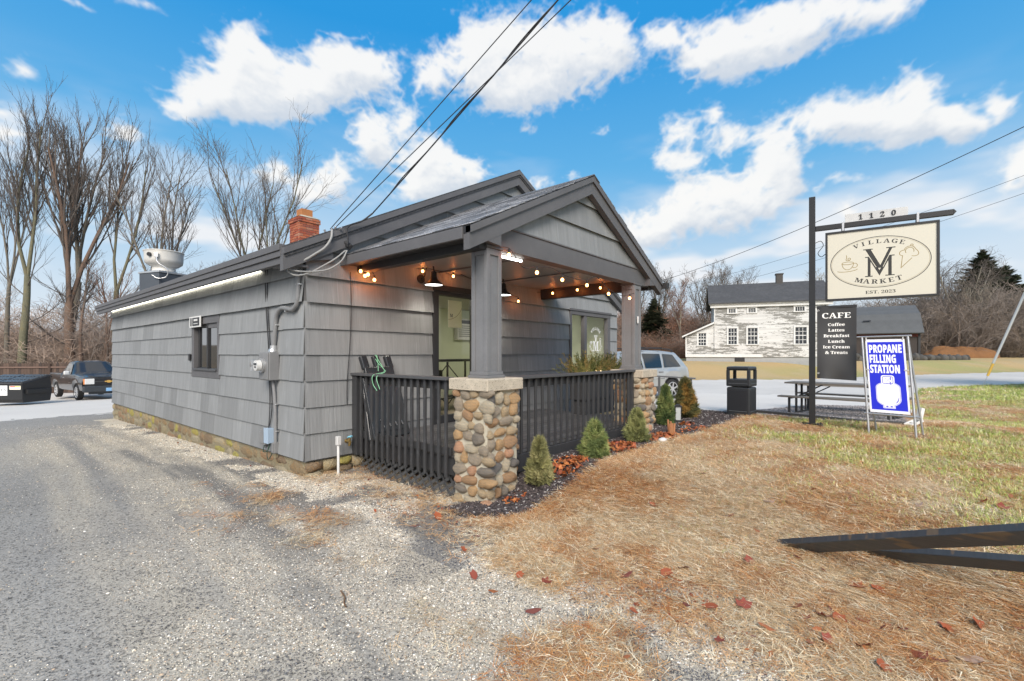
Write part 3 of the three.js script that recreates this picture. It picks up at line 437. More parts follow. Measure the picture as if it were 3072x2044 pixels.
// ------------------------------------------------------------ porch
const porchTop = (x) => 4.15 - 0.49 * Math.abs(x - 2.96);
{
  const porch = thing('entrance_porch', 'gabled porch roof on two square grey columns before the store front', 'porch');
  const L = 0.5, Rr = 5.42, Z = 2.52;
  const rm = mat([0.085, 0.085, 0.088], 0.38, { map: T.grit, ...bump(T.grit, 0.005) });
  const slab = (a, b) => { const g = poly([[a, porchTop(a) - 0.015], [b, porchTop(b) - 0.015], [b, porchTop(b) - 0.09], [a, porchTop(a) - 0.09]], Z - 0.02); g.translate(0, 0, 0.02); return g; };
  const roof = part('roof', [slab(L, 2.96), slab(2.96, Rr)], M.dark, porch);
  // asphalt tabs, row by row; wet sky reflection painted into the lighter tones
  const R = rng(9), tabs = [0.52, 0.24, 0.75, 0.36].map((k) => mat([k, k, k * 1.03], 0.34, { map: T.grit, ...bump(T.grit, 0.006) })), rest = [];
  const sl = Math.atan(0.49), len = 2.46 / Math.cos(sl), nr = 19;
  for (const side of [-1, 1]) for (let r = 0; r < nr; r++) {
    const d0 = len - (r + 1) * (len / nr), x = (d) => 2.96 + side * d * Math.cos(sl), dm = d0 + len / nr / 2;
    for (let z = 0.02 - R() * 0.2; z < Z; ) { const w = lerp(0.19, 0.36, R()), z0 = Math.max(z, 0.021), z1 = Math.min(z + w, Z + 0.01); z += w; if (z1 - z0 < 0.03) continue;
      const g = new THREE.BoxGeometry(len / nr + 0.02, 0.007 + 0.004 * R(), z1 - z0 - 0.005); g.rotateZ(-side * (sl - 0.035)); g.translate(x(dm), porchTop(x(dm)) - 0.002, (z0 + z1) / 2);
      if (side < 0) part('roof_shingle', g, tabs[Math.floor(R() * 4)], roof); else rest.push(g); } }
  part('shingle_rows', rest, tabs[0], roof).userData.kind = 'stuff';
  part('ridge_cap', [poly([[2.8, porchTop(2.8) + 0.012], [2.96, 4.162], [3.12, porchTop(3.12) + 0.012], [3.12, porchTop(3.12)], [2.96, 4.15], [2.8, porchTop(2.8)]], Z).translate(0, 0, 0.02)], tabs[1], roof);
  // gable wall and its courses
  const gw = part('gable_wall', poly([[0.9, 3.0], [5.02, 3.0], [2.96, porchTop(2.96) - 0.1]], 0.06).translate(0, 0, 2.31), M.sidings[2], porch);
  for (const [k, y] of [3.055, 3.40, 3.745].entries()) { const P = [-1, 1].reduce((q, s) => clipPoly(q, (p) => 4.15 - 0.49 * s * (p[0] - 2.96) - 0.24 - p[1]), [[0.7, y], [5.3, y], [5.3, y + 0.357], [0.7, y + 0.357]]);
    const cuts = [0.6, 1.9 + k * 0.3, 3.3 + k * 0.2, 5.4]; for (let i = 0; i < 3; i++) { let Q = clipPoly(clipPoly(P, (p) => p[0] - cuts[i] - 0.001), (p) => cuts[i + 1] - 0.001 - p[0]); if (Q.length > 2) part('gable_shingle', wedge(Q, y, y + 0.357, (s, yy, n) => [s, yy, 2.372 + n], 0.045, 0.006, 0.012), M.sidings[(k + i) % 3], gw, null, true); } }
  // rakes, beams, soffits
  const rake = (a, b, t0, t1, z0, z1) => poly([[a, porchTop(a) - t0], [b, porchTop(b) - t0], [b, porchTop(b) - t1], [a, porchTop(a) - t1]], z1 - z0).translate(0, 0, z0);
  for (const [a, b] of [[L, 2.96], [2.96, Rr]]) { part('rake_board', rake(a, b, 0.02, 0.095, 2.45, 2.53), M.trim, porch); part('rake_board', rake(a, b, 0.098, 0.265, 2.42, 2.505), M.trim, porch); }
  part('eave_return', poly([[0.52, 2.845], [1.0, 2.795], [1.0, 3.02], [0.78, 2.93], [0.52, 2.87]], 0.09).translate(0, 0, 2.412), M.trim, porch);
  part('eave_return', poly([[5.40, 2.845], [4.93, 2.795], [4.93, 3.02], [5.14, 2.93], [5.40, 2.87]], 0.09).translate(0, 0, 2.412), M.trim, porch);
  part('front_beam', [span(0.86, 5.06, 2.79, 3.04, 2.25, 2.412), span(0.86, 5.06, 3.041, 3.062, 2.25, 2.425)], M.trim, porch);
  part('side_beam', span(0.74, 0.86, 2.745, 3.0, 0.02, 2.41), M.dark, porch);
  part('side_beam', span(5.06, 5.18, 2.745, 3.0, 0.02, 2.41), M.dark, porch);
  part('fascia_board', [span(L - 0.02, L + 0.02, 2.80, 2.925, 0.02, 2.415)], M.trim, porch);
  part('fascia_board', [span(Rr - 0.02, Rr + 0.02, 2.80, 2.925, 0.02, 2.415)], M.trim, porch);
  part('gutter', [span(Rr + 0.021, Rr + 0.13, 2.80, 2.90, 0.02, 2.6)], M.dark, porch);
  part('soffit', [span(L + 0.02, 0.739, 2.83, 2.85, 0.02, 2.41), span(5.181, Rr - 0.02, 2.83, 2.85, 0.02, 2.41)], M.dark, porch);
  const cm = mat([0.33, 0.335, 0.325], 0.45, { map: T.mottle });
  for (let i = 0; i < 3; i++) part('ceiling_panel', span(0.861 + i * 1.4, 0.861 + (i + 1) * 1.4 - 0.006, 2.955, 2.975, 0.021, 2.249), cm, porch);
  part('ceiling_batten', [0.861 + 1.397, 0.861 + 2.797].map((x) => span(x - 0.025, x + 0.025, 2.94, 2.954, 0.021, 2.249)), M.trim, porch);
  // columns with raised corner boards
  for (const cx of [0.975, 4.62]) {
    const c = part('column', span(cx - 0.105, cx + 0.105, 1.36, 2.79, 2.195, 2.405), M.column, porch), e = 0.122, b = 0.052;
    for (const [sx, sz] of [[-1, -1], [-1, 1], [1, -1], [1, 1]]) { part('corner_trim', [span(cx + sx * e, cx + sx * (e - b), 1.40, 2.77, 2.30 + sz * e, 2.30 + sz * (e - b))], M.column, c); }
    part('top_rail', [span(cx - e + b + 0.001, cx + e - b - 0.001, 2.70, 2.77, 2.30 - e, 2.30 + e), span(cx - e, cx + e, 2.70, 2.771, 2.30 - e + b + 0.001, 2.30 + e - b - 0.001)], M.column, c);
    part('capital', span(cx - 0.135, cx + 0.135, 2.772, 2.80, 2.165, 2.435), M.trim, c);
    part('plinth', [span(cx - 0.15, cx + 0.15, 1.331, 1.362, 2.15, 2.45), span(cx - 0.135, cx + 0.135, 1.363, 1.40, 2.165, 2.435)], M.column, c);
  }
  part('light_switch', span(4.58, 4.63, 2.12, 2.24, 2.424, 2.436), M.white, porch);
}
// deck
{
  const d = thing('porch_deck', 'dark stained plank deck behind the black railing', 'deck');
  const dm = [0.095, 0.125, 0.08, 0.11].map((k) => mat([k, k, k * 1.02], 0.35, { map: T.wood, ...bump(T.wood, 0.003) })), R = rng(3);
  for (let i = 0; i < 17; i++) part('deck_board', bx(4.34, 0.032, 0.134, 2.93, 0.424 + R() * 0.003, 0.085 + i * 0.1405, 0.004), dm[Math.floor(R() * 4)], d);
  part('rim_joist', [span(0.78, 5.08, 0.2, 0.405, 2.40, 2.44), span(0.78, 0.82, 0.2, 0.405, 0.02, 2.399), span(5.06, 5.1, 0.0, 0.405, 0.02, 2.399)], M.rail, d);
}
// fieldstone pillars
function pillar(x, label, seed) {
  const t = thing('stone_pillar', label, 'pillar', [x, 0, 2.0]), R = rng(seed), base = -0.12;
  const core = part('mortar_core', new THREE.BoxGeometry(0.49, 1.2 - base, 0.49, 6, 14, 6).translate(0.3, (1.2 + base) / 2, 0.3), M.mortar, t);
  part('cap_slab', bx(0.6, 0.13, 0.6, 0.3, 1.265, 0.3, 0.012), M.concrete, t);
  const geos = [...Array(12)].map((_, k) => { const g = mergeVertices(new THREE.IcosahedronGeometry(1, 2).deleteAttribute('normal').deleteAttribute('uv')), p = g.attributes.position; const ox = k * 7.3;
    for (let i = 0; i < p.count; i++) { const v = V(p.getX(i), p.getY(i), p.getZ(i)); let r = 1.12; for (let f = 0; f < 13; f++) { const th = h2(f, k * 5 + 1) * 6.283, cz = h2(f + 40, k * 5 + 2) * 2 - 1, sz = Math.sqrt(1 - cz * cz), dt = v.x * sz * Math.cos(th) + v.y * sz * Math.sin(th) + v.z * cz; if (dt > 0.2) r = Math.min(r, (0.76 + 0.24 * h2(f + 80, k)) / dt); } r *= 0.94 + 0.14 * vn(v.x * 3 + ox, v.y * 3 + v.z * 3 + 3); v.multiplyScalar(r); p.setXYZ(i, v.x, v.y, v.z); }
    return boxuv(g.computeVertexNormals() || g); });
  const put = (cx, cy, cz, w, h, d, ry, k) => { const o = mesh(geos[Math.floor(R() * 12)], M.stones[k]); o.name = 'stone'; o.position.set(cx, cy, cz); o.rotation.set(0, ry, 0); o.rotateZ((R() - 0.5) * 0.5); o.scale.set(w / 2, h / 2, d / 2); core.add(o); };
  const faces = [[0, (s, n) => [s, 0.5375 + n]], [-Math.PI / 2, (s, n) => [0.0625 - n, s]], [Math.PI / 2, (s, n) => [0.5375 + n, 0.6 - s]]];
  let last = -1;
  for (const [ry, at2] of faces) { let y = base + 0.02;
    while (y < 1.17) { const h = Math.min(lerp(0.10, 0.16, R()), 1.19 - y + 0.02); let s = 0.035 + R() * 0.025;
      while (s < 0.545) { const w = lerp(0.095, 0.255, Math.pow(R(), 1.4)), c = s + w / 2, hh = h * lerp(0.8, 1.16, R()), ww = w * 1.06; if (c > 0.575) break; const [px, pz] = at2(c, 0.004); let k; do k = [0, 1, 2, 5, 7, 0, 1, 3, 4, 7, 5, 2, 6][Math.floor(R() * 13)]; while (k === last); last = k; put(px, y + h / 2 + (R() - 0.5) * 0.03, pz, ww, hh, lerp(0.085, 0.13, R()), ry, k); s += w + R() * 0.018; }
      y += h * 0.95; } }
  return t;
}
pillar(0.67, 'thick cobblestone pillar with tan concrete cap at the near corner of the porch', 41);
pillar(4.42, 'cobblestone pillar with concrete cap at the far end of the porch railing', 42);
// railings
{
  const wear = mat([0.055, 0.056, 0.059], 0.55, { map: tex(512, (u, v) => { const a = sst(0.62, 0.82, tn(u, v, 60, 9) * 0.55 + tn(u, v, 24, 24, 2) * 0.45); return 0.5 + 0.3 * tn(u, v, 120, 6, 4) + 3 * 0.2 * a; }, { rep: 0.9 }), ...bump(T.woodV, 0.002) });
  const a = thing('porch_railing', 'black wooden railing between the store wall and the near stone pillar', 'railing'), R = rng(21);
  part('top_rail', [bx(0.13, 0.036, 1.99, 0.70, 1.318, 1.0, 0.005)], M.railcap, a);
  part('sub_rail', [span(0.715, 0.75, 1.19, 1.297, 0.03, 1.985), span(0.715, 0.75, 0.44, 0.53, 0.03, 1.985)], M.rail, a);
  part('end_post', span(0.66, 0.755, 0.2, 1.298, 0.02, 0.13), M.rail, a);
  for (let i = 0; i < 15; i++) part('baluster', bx(0.026, 1.10 + 0.006 * R(), 0.04, 0.688 + (R() - 0.5) * 0.003, 0.745, 0.21 + i * 0.1235, 0.003), wear, a);
  const b = thing('porch_railing', 'long black wooden railing along the street side between both stone pillars', 'railing');
  part('top_rail', [bx(3.17, 0.036, 0.13, 2.85, 1.318, 2.41, 0.005)], M.railcap, b);
  part('sub_rail', [span(1.275, 4.415, 1.19, 1.297, 2.36, 2.395), span(1.275, 4.415, 0.30, 0.45, 2.36, 2.395)], M.rail, b);
  for (const x of [1.29, 4.36]) part('end_post', span(x, x + 0.07, 0.1, 1.298, 2.34, 2.44), M.rail, b);
  for (let i = 0; i < 21; i++) { const x = 1.46 + i * 0.1405, g = G(x, 2.5); part('baluster', bx(0.038, 1.293 - g + 0.02, 0.024, x, (1.293 + g - 0.02) / 2, 2.416 + (R() - 0.5) * 0.003, 0.003), M.rail, b); }
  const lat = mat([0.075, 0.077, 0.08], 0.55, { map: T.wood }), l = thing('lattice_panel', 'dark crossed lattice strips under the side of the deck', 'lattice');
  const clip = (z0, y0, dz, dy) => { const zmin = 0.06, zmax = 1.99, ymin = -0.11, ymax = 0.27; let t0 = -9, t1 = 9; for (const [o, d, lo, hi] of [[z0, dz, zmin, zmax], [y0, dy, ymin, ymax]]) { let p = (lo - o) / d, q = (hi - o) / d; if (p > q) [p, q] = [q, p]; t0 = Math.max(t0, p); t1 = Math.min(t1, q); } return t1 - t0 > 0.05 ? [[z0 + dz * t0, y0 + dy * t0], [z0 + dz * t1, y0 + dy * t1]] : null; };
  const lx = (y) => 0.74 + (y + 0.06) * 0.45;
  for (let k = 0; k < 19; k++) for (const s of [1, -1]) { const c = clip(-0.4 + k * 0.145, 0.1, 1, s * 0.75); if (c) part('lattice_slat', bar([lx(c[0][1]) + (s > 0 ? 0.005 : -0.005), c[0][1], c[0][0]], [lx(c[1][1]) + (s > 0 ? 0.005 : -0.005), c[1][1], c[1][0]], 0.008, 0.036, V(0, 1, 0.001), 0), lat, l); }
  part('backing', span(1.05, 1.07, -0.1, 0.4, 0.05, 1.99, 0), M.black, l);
}

// ------------------------------------------------------------ services on the side wall
{
  const t = thing('electric_meter', 'grey meter box with round glass meter on the side wall', 'electric meter');
  part('meter_box', [span(-0.15, -0.015, 1.235, 1.625, -1.02, -0.70, 0.01)], M.greybox, t);
  part('box_lid', [span(-0.165, -0.151, 1.245, 1.615, -1.01, -0.71, 0.006)], M.greybox, t);
  part('meter_ring', cyl(0.098, 0.098, 0.035, -0.182, 1.44, -0.87, 28, [0, 0, Math.PI / 2]), M.alum, t);
  const dome = new THREE.LatheGeometry([[0.09, 0], [0.09, 0.09], [0.082, 0.105], [0, 0.108]].map((p) => new THREE.Vector2(...p)), 28).rotateZ(Math.PI / 2).translate(-0.199, 1.44, -0.87);
  part('meter_face', cyl(0.075, 0.07, 0.06, -0.235, 1.44, -0.87, 24, [0, 0, Math.PI / 2]), M.white, t);
  part('dial', [bx(0.006, 0.03, 0.09, -0.269, 1.46, -0.87, 0.001), bx(0.006, 0.02, 0.05, -0.269, 1.42, -0.87, 0.001)], M.black, t);
  part('glass_cover', dome, M.glass, t);
}
{
  const t = thing('service_conduit', 'bent grey service conduit running up the side wall above the meter box', 'conduit');
  part('pipe', tube([[-0.055, 1.70, -0.78], [-0.055, 1.93, -0.74], [-0.055, 2.12, -0.70], [-0.055, 2.215, -0.56], [-0.055, 2.20, -0.36], [-0.055, 2.185, -0.22], [-0.055, 2.25, -0.105], [-0.055, 2.40, -0.07], [-0.055, 2.72, -0.07]], 0.03, 70, 10), M.greybox, t);
  part('hub', [cyl(0.062, 0.05, 0.04, -0.07, 1.65, -0.78, 14), cyl(0.045, 0.045, 0.05, -0.06, 1.69, -0.78, 14)], M.alum, t);
  part('strap', [bx(0.06, 0.02, 0.085, -0.04, 2.0, -0.73), bx(0.06, 0.085, 0.02, -0.04, 2.2, -0.42), bx(0.06, 0.02, 0.085, -0.04, 2.5, -0.07)], M.alum, t);
  part('weather_head', [cyl(0.045, 0.055, 0.1, -0.06, 2.76, -0.07, 14, [0.3, 0, 0.2])], M.greybox, t);
}
{
  const t = thing('lower_conduit', 'straight grey conduit from the meter box down to the foundation', 'conduit');
  part('pipe', tube([[-0.06, 1.235, -0.80], [-0.05, 0.95, -0.76], [-0.05, 0.45, -0.74], [-0.05, 0.34, -0.74]], 0.023, 30, 10), M.greybox, t);
  part('elbow', [bx(0.07, 0.16, 0.055, -0.05, 0.30, -0.745, 0.014), bx(0.01, 0.13, 0.045, -0.09, 0.30, -0.745, 0.002)], M.greybox, t);
  part('strap', [bx(0.05, 0.015, 0.07, -0.035, 0.9, -0.755), bx(0.05, 0.015, 0.07, -0.035, 0.53, -0.74)], M.alum, t);
}
single('junction_box', 'old grey telephone box low on the side wall, left of the blue box', 'junction box', [span(-0.085, -0.015, 0.30, 0.52, -1.17, -1.02, 0.008), span(-0.10, -0.086, 0.33, 0.49, -1.16, -1.03), span(-0.06, -0.02, 0.27, 0.30, -1.12, -1.06)], M.greybox);
single('junction_box', 'pale blue junction box low on the side wall beside the conduit', 'junction box', [span(-0.10, -0.015, 0.35, 0.555, -0.985, -0.84, 0.008), span(-0.108, -0.101, 0.345, 0.56, -0.99, -0.835, 0.003)], mat([0.33, 0.42, 0.52], 0.5));
for (const [dz, n] of [[0, 'black cable running down the side wall left of the meter conduit'], [0.07, 'second black cable close beside the first, by the meter conduit']])
  single('wall_cable', n, 'cable', [tube([[-0.03, 2.80, -1.12 + dz], [-0.034, 2.4, -1.10 + dz * 0.8], [-0.034, 1.66, -1.0 + dz * 0.8], [-0.034, 1.63, -1.0 + dz * 0.8]], 0.008, 20, 5), tube([[-0.03, 1.22, -0.98 + dz * 0.6], [-0.034, 0.85, -0.96 + dz], [-0.05, 0.62, -0.95 + dz * 0.5], [-0.06, 0.56, -0.94]], 0.007, 18, 5)], M.cable, 'cables on the side wall');
single('ground_wire', 'loose green wire loop hanging under the low boxes', 'wire', [tube([[-0.06, 0.35, -0.9], [-0.09, 0.2, -0.92], [-0.1, 0.13, -0.86], [-0.09, 0.2, -0.78], [-0.06, 0.34, -0.78]], 0.006, 24, 5), tube([[-0.06, 0.3, -1.08], [-0.1, 0.22, -1.02], [-0.08, 0.24, -0.92], [-0.06, 0.35, -0.88]], 0.006, 20, 5)], mat([0.02, 0.05, 0.035], 0.6));
{
  const t = thing('hose_spigot', 'brass garden spigot with pale blue handle on the front wall', 'spigot', [0.575, 0.40, 0.02]);
  const brass = mat([0.42, 0.31, 0.13], 0.35, { metalness: 0.8 });
  part('body', [cyl(0.018, 0.018, 0.09, 0, 0, 0.045, 12, [Math.PI / 2, 0, 0]), cyl(0.016, 0.02, 0.06, 0, -0.03, 0.085, 12, [0.35, 0, 0]), cyl(0.02, 0.016, 0.05, 0, 0.025, 0.075, 12, [0.4, 0, 0]), cyl(0.028, 0.028, 0.006, 0, 0, 0.003, 16, [Math.PI / 2, 0, 0])], brass, t);
  part('handle', new THREE.TorusGeometry(0.03, 0.009, 6, 18).rotateX(Math.PI / 2 - 0.4).translate(0, 0.065, 0.095), mat([0.22, 0.55, 0.72], 0.4), t);
}
{
  const t = thing('standpipe', 'thin white utility pipe with capped top before the store corner', 'pipe', [0.36, 0, 0.19]);
  part('pipe', cyl(0.017, 0.017, 0.42, 0, 0.2, 0, 12), M.white, t);
  part('cap', bx(0.06, 0.12, 0.06, 0, 0.45, 0, 0.01), mat([0.55, 0.55, 0.54], 0.5), t);
}
// small notice over the pick-up window
{
  const t = thing('window_notice', 'small white framed notice at the top corner of the side window', 'notice', [-0.055, 2.19, -4.10]);
  part('frame', bx(0.012, 0.20, 0.62, 0, 0, 0, 0.002), M.white, t);
  part('panel', [bx(0.006, 0.15, 0.38, -0.007, 0, 0.06, 0.001), bx(0.006, 0.15, 0.07, -0.007, 0, -0.21, 0.001)], M.dark, t);
  part('panel_mark', [bx(0.004, 0.035, 0.20, -0.0115, 0.03, 0.06, 0.001), bx(0.004, 0.014, 0.22, -0.0115, -0.035, 0.06, 0.001)], M.white, t);
}
// ------------------------------------------------------------ overhead service drop
{
  const A = [0.306,3.258,0.077], B = [1.034,5.366,2.879], C = [1.16,5.366,3.028], D = [1.297,5.366,3.191], E = [0.815,3.545,0.293];
  const far = (a, b, k = 3.2) => a.map((v, i) => v + (b[i] - v) * k);
  const run = (a, b, r, d) => tube(sag(a, far(a, b), d, 30), r, 60, 5);
  single('service_cable', 'leftmost thin black cable rising from the store eave to the sky', 'overhead cable', run(A, B, 0.006, 0.02), M.cable);
  single('service_cable', 'middle twisted black cable sagging from the rake to the top edge', 'overhead cable', [run(E, C, 0.009, 0.14), tube(sag(E, far(E, C), 0.14, 30).map((p, i) => [p[0] + 0.014 * Math.sin(i * 2), p[1] + 0.012, p[2] + 0.014 * Math.cos(i * 2)]), 0.007, 90, 5)], M.cable);
  single('service_cable', 'rightmost thin black cable rising from the store eave', 'overhead cable', run(A.map((v, i) => v + [0.05, 0, -0.03][i]), D, 0.006, 0.03), M.cable);
  // ends at the rake: anchors, clamps and drip loops
  single('cable_clamp', 'small pale clamps along the rake where the cables end', 'cable clamp', [...[[985, 684], [1000, 690], [1012, 684], [1028, 683]].map(() => null)].map((_, i) => { const p = [[0.238,3.218,0.073], [0.297,3.236,0.144], [0.336,3.267,0.159], [0.397,3.267,0.185]][i]; return bx(0.022, 0.05, 0.022, p[0], p[1], p[2], 0.004, [0.4 * i, 0.3, 0.5]); }), M.galv);
  single('drip_loop', 'thick pale service cable looping from the rake to the store corner', 'cable', tube([[0.297,3.236,0.144], [0.263,3.114,0.181], [0.187,2.984,0.168], [0.064,2.881,0.146], [-0.053,2.79,0.117], [-0.158,2.73,0.07], [-0.209,2.721,0.009]], 0.016, 50, 7), M.greycable);
  single('drip_loop', 'grey cable looping low from the corner to the black splice', 'cable', tube([[-0.214,2.696,0.003], [-0.207,2.659,0.042], [-0.131,2.638,0.102], [0.026,2.651,0.133], [0.225,2.702,0.182], [0.39,2.835,0.223], [0.478,2.985,0.204]], 0.011, 50, 6), M.greycable);
  single('drip_loop', 'lower grey cable loop between the weather head and the black splice', 'cable', tube([[-0.22,2.688,-0.003], [-0.228,2.632,0.033], [-0.167,2.584,0.09], [-0.011,2.626,0.12], [0.159,2.733,0.135], [0.331,2.862,0.184], [0.464,2.985,0.187]], 0.011, 50, 6), M.greycable);
  const sp = [0.484,3.061,0.211], sq = [0.484,3.164,0.211], sr = [0.476,3.262,0.2], su = [0.531,3.338,0.189], sv = [0.689,3.421,0.221];
  single('cable_splice', 'black lumpy cable splice hanging by the porch eave', 'cable splice', [bx(0.07, 0.06, 0.05, sp[0], sp[1], sp[2], 0.012, [0.2, 0.4, 0.3]), bx(0.05, 0.08, 0.05, sp[0] + 0.03, sp[1] - 0.02, sp[2], 0.012, [0.5, 0.1, -0.4]), bx(0.05, 0.04, 0.06, sp[0] - 0.02, sp[1] + 0.03, sp[2], 0.01, [0.1, 0.9, 0.2]), tube([sp, sq, sr, su, sv, E], 0.011, 40, 6)], M.cable);
  single('wall_cable', 'thin black cord hanging down the front wall beside the railing', 'cable', tube([[0.62, 2.73, 0.05], [0.63, 2.2, 0.05], [0.61, 1.7, 0.05], [0.58, 1.35, 0.05], [0.57, 1.1, 0.045], [0.58, 0.9, 0.03]], 0.006, 40, 5), M.cable);
}
// ------------------------------------------------------------ lamps of the porch
{
  const warm = 0xff7020, bulbM = glow([1, 0.42, 0.12], 4.5), glassM = mat([0.55, 0.3, 0.12], 0.15);
  const path = [[0.73,2.815,0.13], [0.741,2.761,0.13], [0.798,2.722,0.13], [0.846,2.747,0.13], [0.949,2.685,0.13], [0.9,2.815,0.451], [0.9,2.835,0.932], [0.9,2.817,1.426], [0.9,2.821,2.079]];
  function strand(label, pts, bulbs, drop) {
    const t = thing('string_light', label, 'string lights');
    part('cord', tube(pts, 0.005, pts.length * 8, 5), M.cable, t);
    for (const p of bulbs) {
      part('socket', cyl(0.013, 0.015, 0.04, p[0], p[1] + 0.045, p[2], 8), M.black, t);
      part('bulb', new THREE.SphereGeometry(0.021, 12, 8).scale(1, 1.15, 1).translate(p[0], p[1], p[2]), bulbM, t);
      const l = new THREE.PointLight(warm, 0.024); l.position.set(p[0], p[1], p[2]); l.castShadow = true; l.shadow.radius = 1.2; t.add(l);
    }
  }
  void glassM; void path;
  const up = (p, d = 0.075) => [p[0], p[1] + d, p[2]], low = (a, b, d) => [(a[0] + b[0]) / 2, (a[1] + b[1]) / 2 - d, (a[2] + b[2]) / 2];
  const s1 = [[0.73,2.75,0.13], [0.798,2.694,0.13], [0.846,2.719,0.13], [0.949,2.656,0.13]];
  strand('bunch of four orange bulbs gathered at the left end of the porch wall', s1.map((p) => up(p)), s1);
  const s2 = [[0.92,2.793,0.422], [0.92,2.811,0.906], [0.92,2.79,1.402], [0.92,2.797,2.058]];
  strand('row of orange bulbs strung along the left porch beam', s2.flatMap((p, i) => i ? [low(up(s2[i - 1]), up(p), 0.02), up(p)] : [up(p)]), s2);
  const s3 = [[1.814,2.895,0.14], [2.463,2.899,0.14], [4.177,2.627,0.14]];
  strand('orange bulbs strung along the store wall under the porch ceiling', s3.flatMap((p, i) => i ? [low(up(s3[i - 1]), up(p), 0.03), up(p)] : [up(p)]), s3);
  const s4 = [[4.95,2.839,-0.121], [4.95,2.837,0.411], [4.95,2.853,1], [4.95,2.847,1.509]];
  strand('row of orange bulbs strung along the right porch beam', s4.flatMap((p, i) => i ? [low(up(s4[i - 1]), up(p), 0.03), up(p)] : [up(p)]), s4);
  const s5 = [[1.204,2.74,2.44], [1.738,2.607,2.44], [2.295,2.584,2.44], [2.923,2.583,2.44], [3.522,2.516,2.46], [4.25,2.516,2.45]];
  strand('string of clear bulbs swagged across the front of the porch beam', [[1.0, 2.79, 2.43], up(s5[0]), [1.468,2.635,2.44], up(s5[1]), [2.102,2.709,2.43], up(s5[2]), [2.606,2.639,2.44], up(s5[3]), [3.194,2.742,2.43], up(s5[4]), [4.002,2.531,2.45], up(s5[5], 0.06), [4.422,2.615,2.45]], s5);
  // gooseneck barn lamps
  for (const [x, n] of [[1.86, 'black gooseneck barn lamp lit on the store wall left of the glazed door'], [3.50, 'black gooseneck barn lamp lit on the store wall half behind the near column']]) {
    const t = thing('gooseneck_lamp', n, 'wall lamp', [x, 2.66, 0]);
    part('wall_plate', cyl(0.07, 0.07, 0.03, 0, 0.13, 0.034, 20, [Math.PI / 2, 0, 0]), M.black, t);
    part('gooseneck', tube([[0, 0.13, 0.04], [0, 0.16, 0.12], [0, 0.27, 0.17], [0, 0.335, 0.25], [0, 0.30, 0.335], [0, 0.20, 0.35]], 0.012, 30, 8), M.black, t);
    part('shade', new THREE.LatheGeometry([[0.02, 0.22], [0.045, 0.2], [0.05, 0.13], [0.06, 0.09], [0.10, 0.05], [0.145, 0.012], [0.15, 0], [0.144, 0], [0.10, 0.042], [0.055, 0.085], [0.02, 0.2]].map((p) => new THREE.Vector2(...p)), 28).translate(0, 0, 0.35), M.black, t);
    part('diffuser', cyl(0.135, 0.135, 0.008, 0, 0.012, 0.35, 28), glow([1, 0.98, 0.92], 2), t);
    const l = new THREE.SpotLight(0xfff6e6, 1.3, 0, 1.2, 0.8); l.position.set(0, 0.002, 0.35); l.target.position.set(0, -1, 0.33); l.castShadow = true; l.shadow.radius = 6; t.add(l, l.target);
  }
  // tube under the front beam
  const t = thing('tube_light', 'short lit white tube light under the front porch beam', 'tube light', [1.40, 2.765, 2.24]);
  part('diffuser', bx(0.55, 0.024, 0.026, 0, 0, 0, 0), glow([1, 0.99, 0.93], 3), t);
  part('end_cap', [bx(0.02, 0.03, 0.03, 0.285, 0, 0), bx(0.02, 0.03, 0.03, -0.285, 0, 0)], M.white, t);
  const l = new THREE.RectAreaLight(0xfffbee, 10, 0.55, 0.03); l.position.set(0, 0.004, -0.018); l.rotation.set(0.35, 0, 0); t.add(l);
  const l2 = new THREE.RectAreaLight(0xfffbee, 7, 0.55, 0.03); l2.position.set(0, -0.018, 0); l2.rotation.set(-Math.PI / 2, 0, 0); t.add(l2);
}
// ------------------------------------------------------------ on the deck
{
  const t = thing('sidewalk_sign', 'folded black plastic sidewalk sign leaning on the store wall behind the railing', 'sign', [0.83, 0.43, 0.52], 0.08);
  const bp = mat([0.022, 0.024, 0.027], 0.22);
  const lean = new THREE.Matrix4().makeRotationX(-0.30);
  const fix = (g) => g.applyMatrix4(lean);
  part('panel', fix(bx(0.62, 0.86, 0.05, 0.16, 0.45, 0, 0.014)), bp, t);
  part('panel', fix(poly([[-0.16, 0.04], [0.52, 0.04], [0.44, 0.9], [-0.10, 0.9]], 0.03, 0.006).translate(0, 0, -0.09)), bp, t);
  part('top_bar', fix(bx(0.50, 0.16, 0.055, 0.16, 0.95, 0, 0.016)), bp, t);
  for (const x of [-0.06, 0.15, 0.36]) part('hinge_lug', fix(bx(0.11, 0.2, 0.07, x, 1.10, -0.01, 0.022, [0, 0, 0.12])), bp, t);
  part('foot_rib', fix(bx(0.56, 0.03, 0.02, 0.16, 0.12, 0.03, 0.006)), bp, t);
  for (let i = 0; i < 4; i++) part('foot_clip', fix(tube([[0 + i * 0.11, 0.28, 0.03], [0.01 + i * 0.11, 0.22, 0.04], [0.035 + i * 0.11, 0.17, 0.035]], 0.008, 10, 5)), M.alum, t);
  single('green_cord', 'pale green cord draped over the black sidewalk sign and railing', 'cord', [tube([[0.95, 1.50, 0.12], [0.94, 1.58, 0.16], [0.90, 1.55, 0.26], [0.83, 1.40, 0.52], [0.76, 1.36, 0.66], [0.62, 1.30, 0.68], [0.625, 1.14, 0.74]], 0.005, 50, 5), tube([[0.98, 1.52, 0.12], [0.97, 1.58, 0.15], [0.93, 1.50, 0.24], [0.90, 1.36, 0.3]], 0.005, 40, 5), tube([[0.94, 1.56, 0.14], [0.9, 1.48, 0.28], [0.80, 1.36, 0.58], [0.61, 1.31, 0.6], [0.62, 1.2, 0.6], [0.625, 1.12, 0.68]], 0.005, 50, 5)], mat([0.22, 0.5, 0.30], 0.5));
}

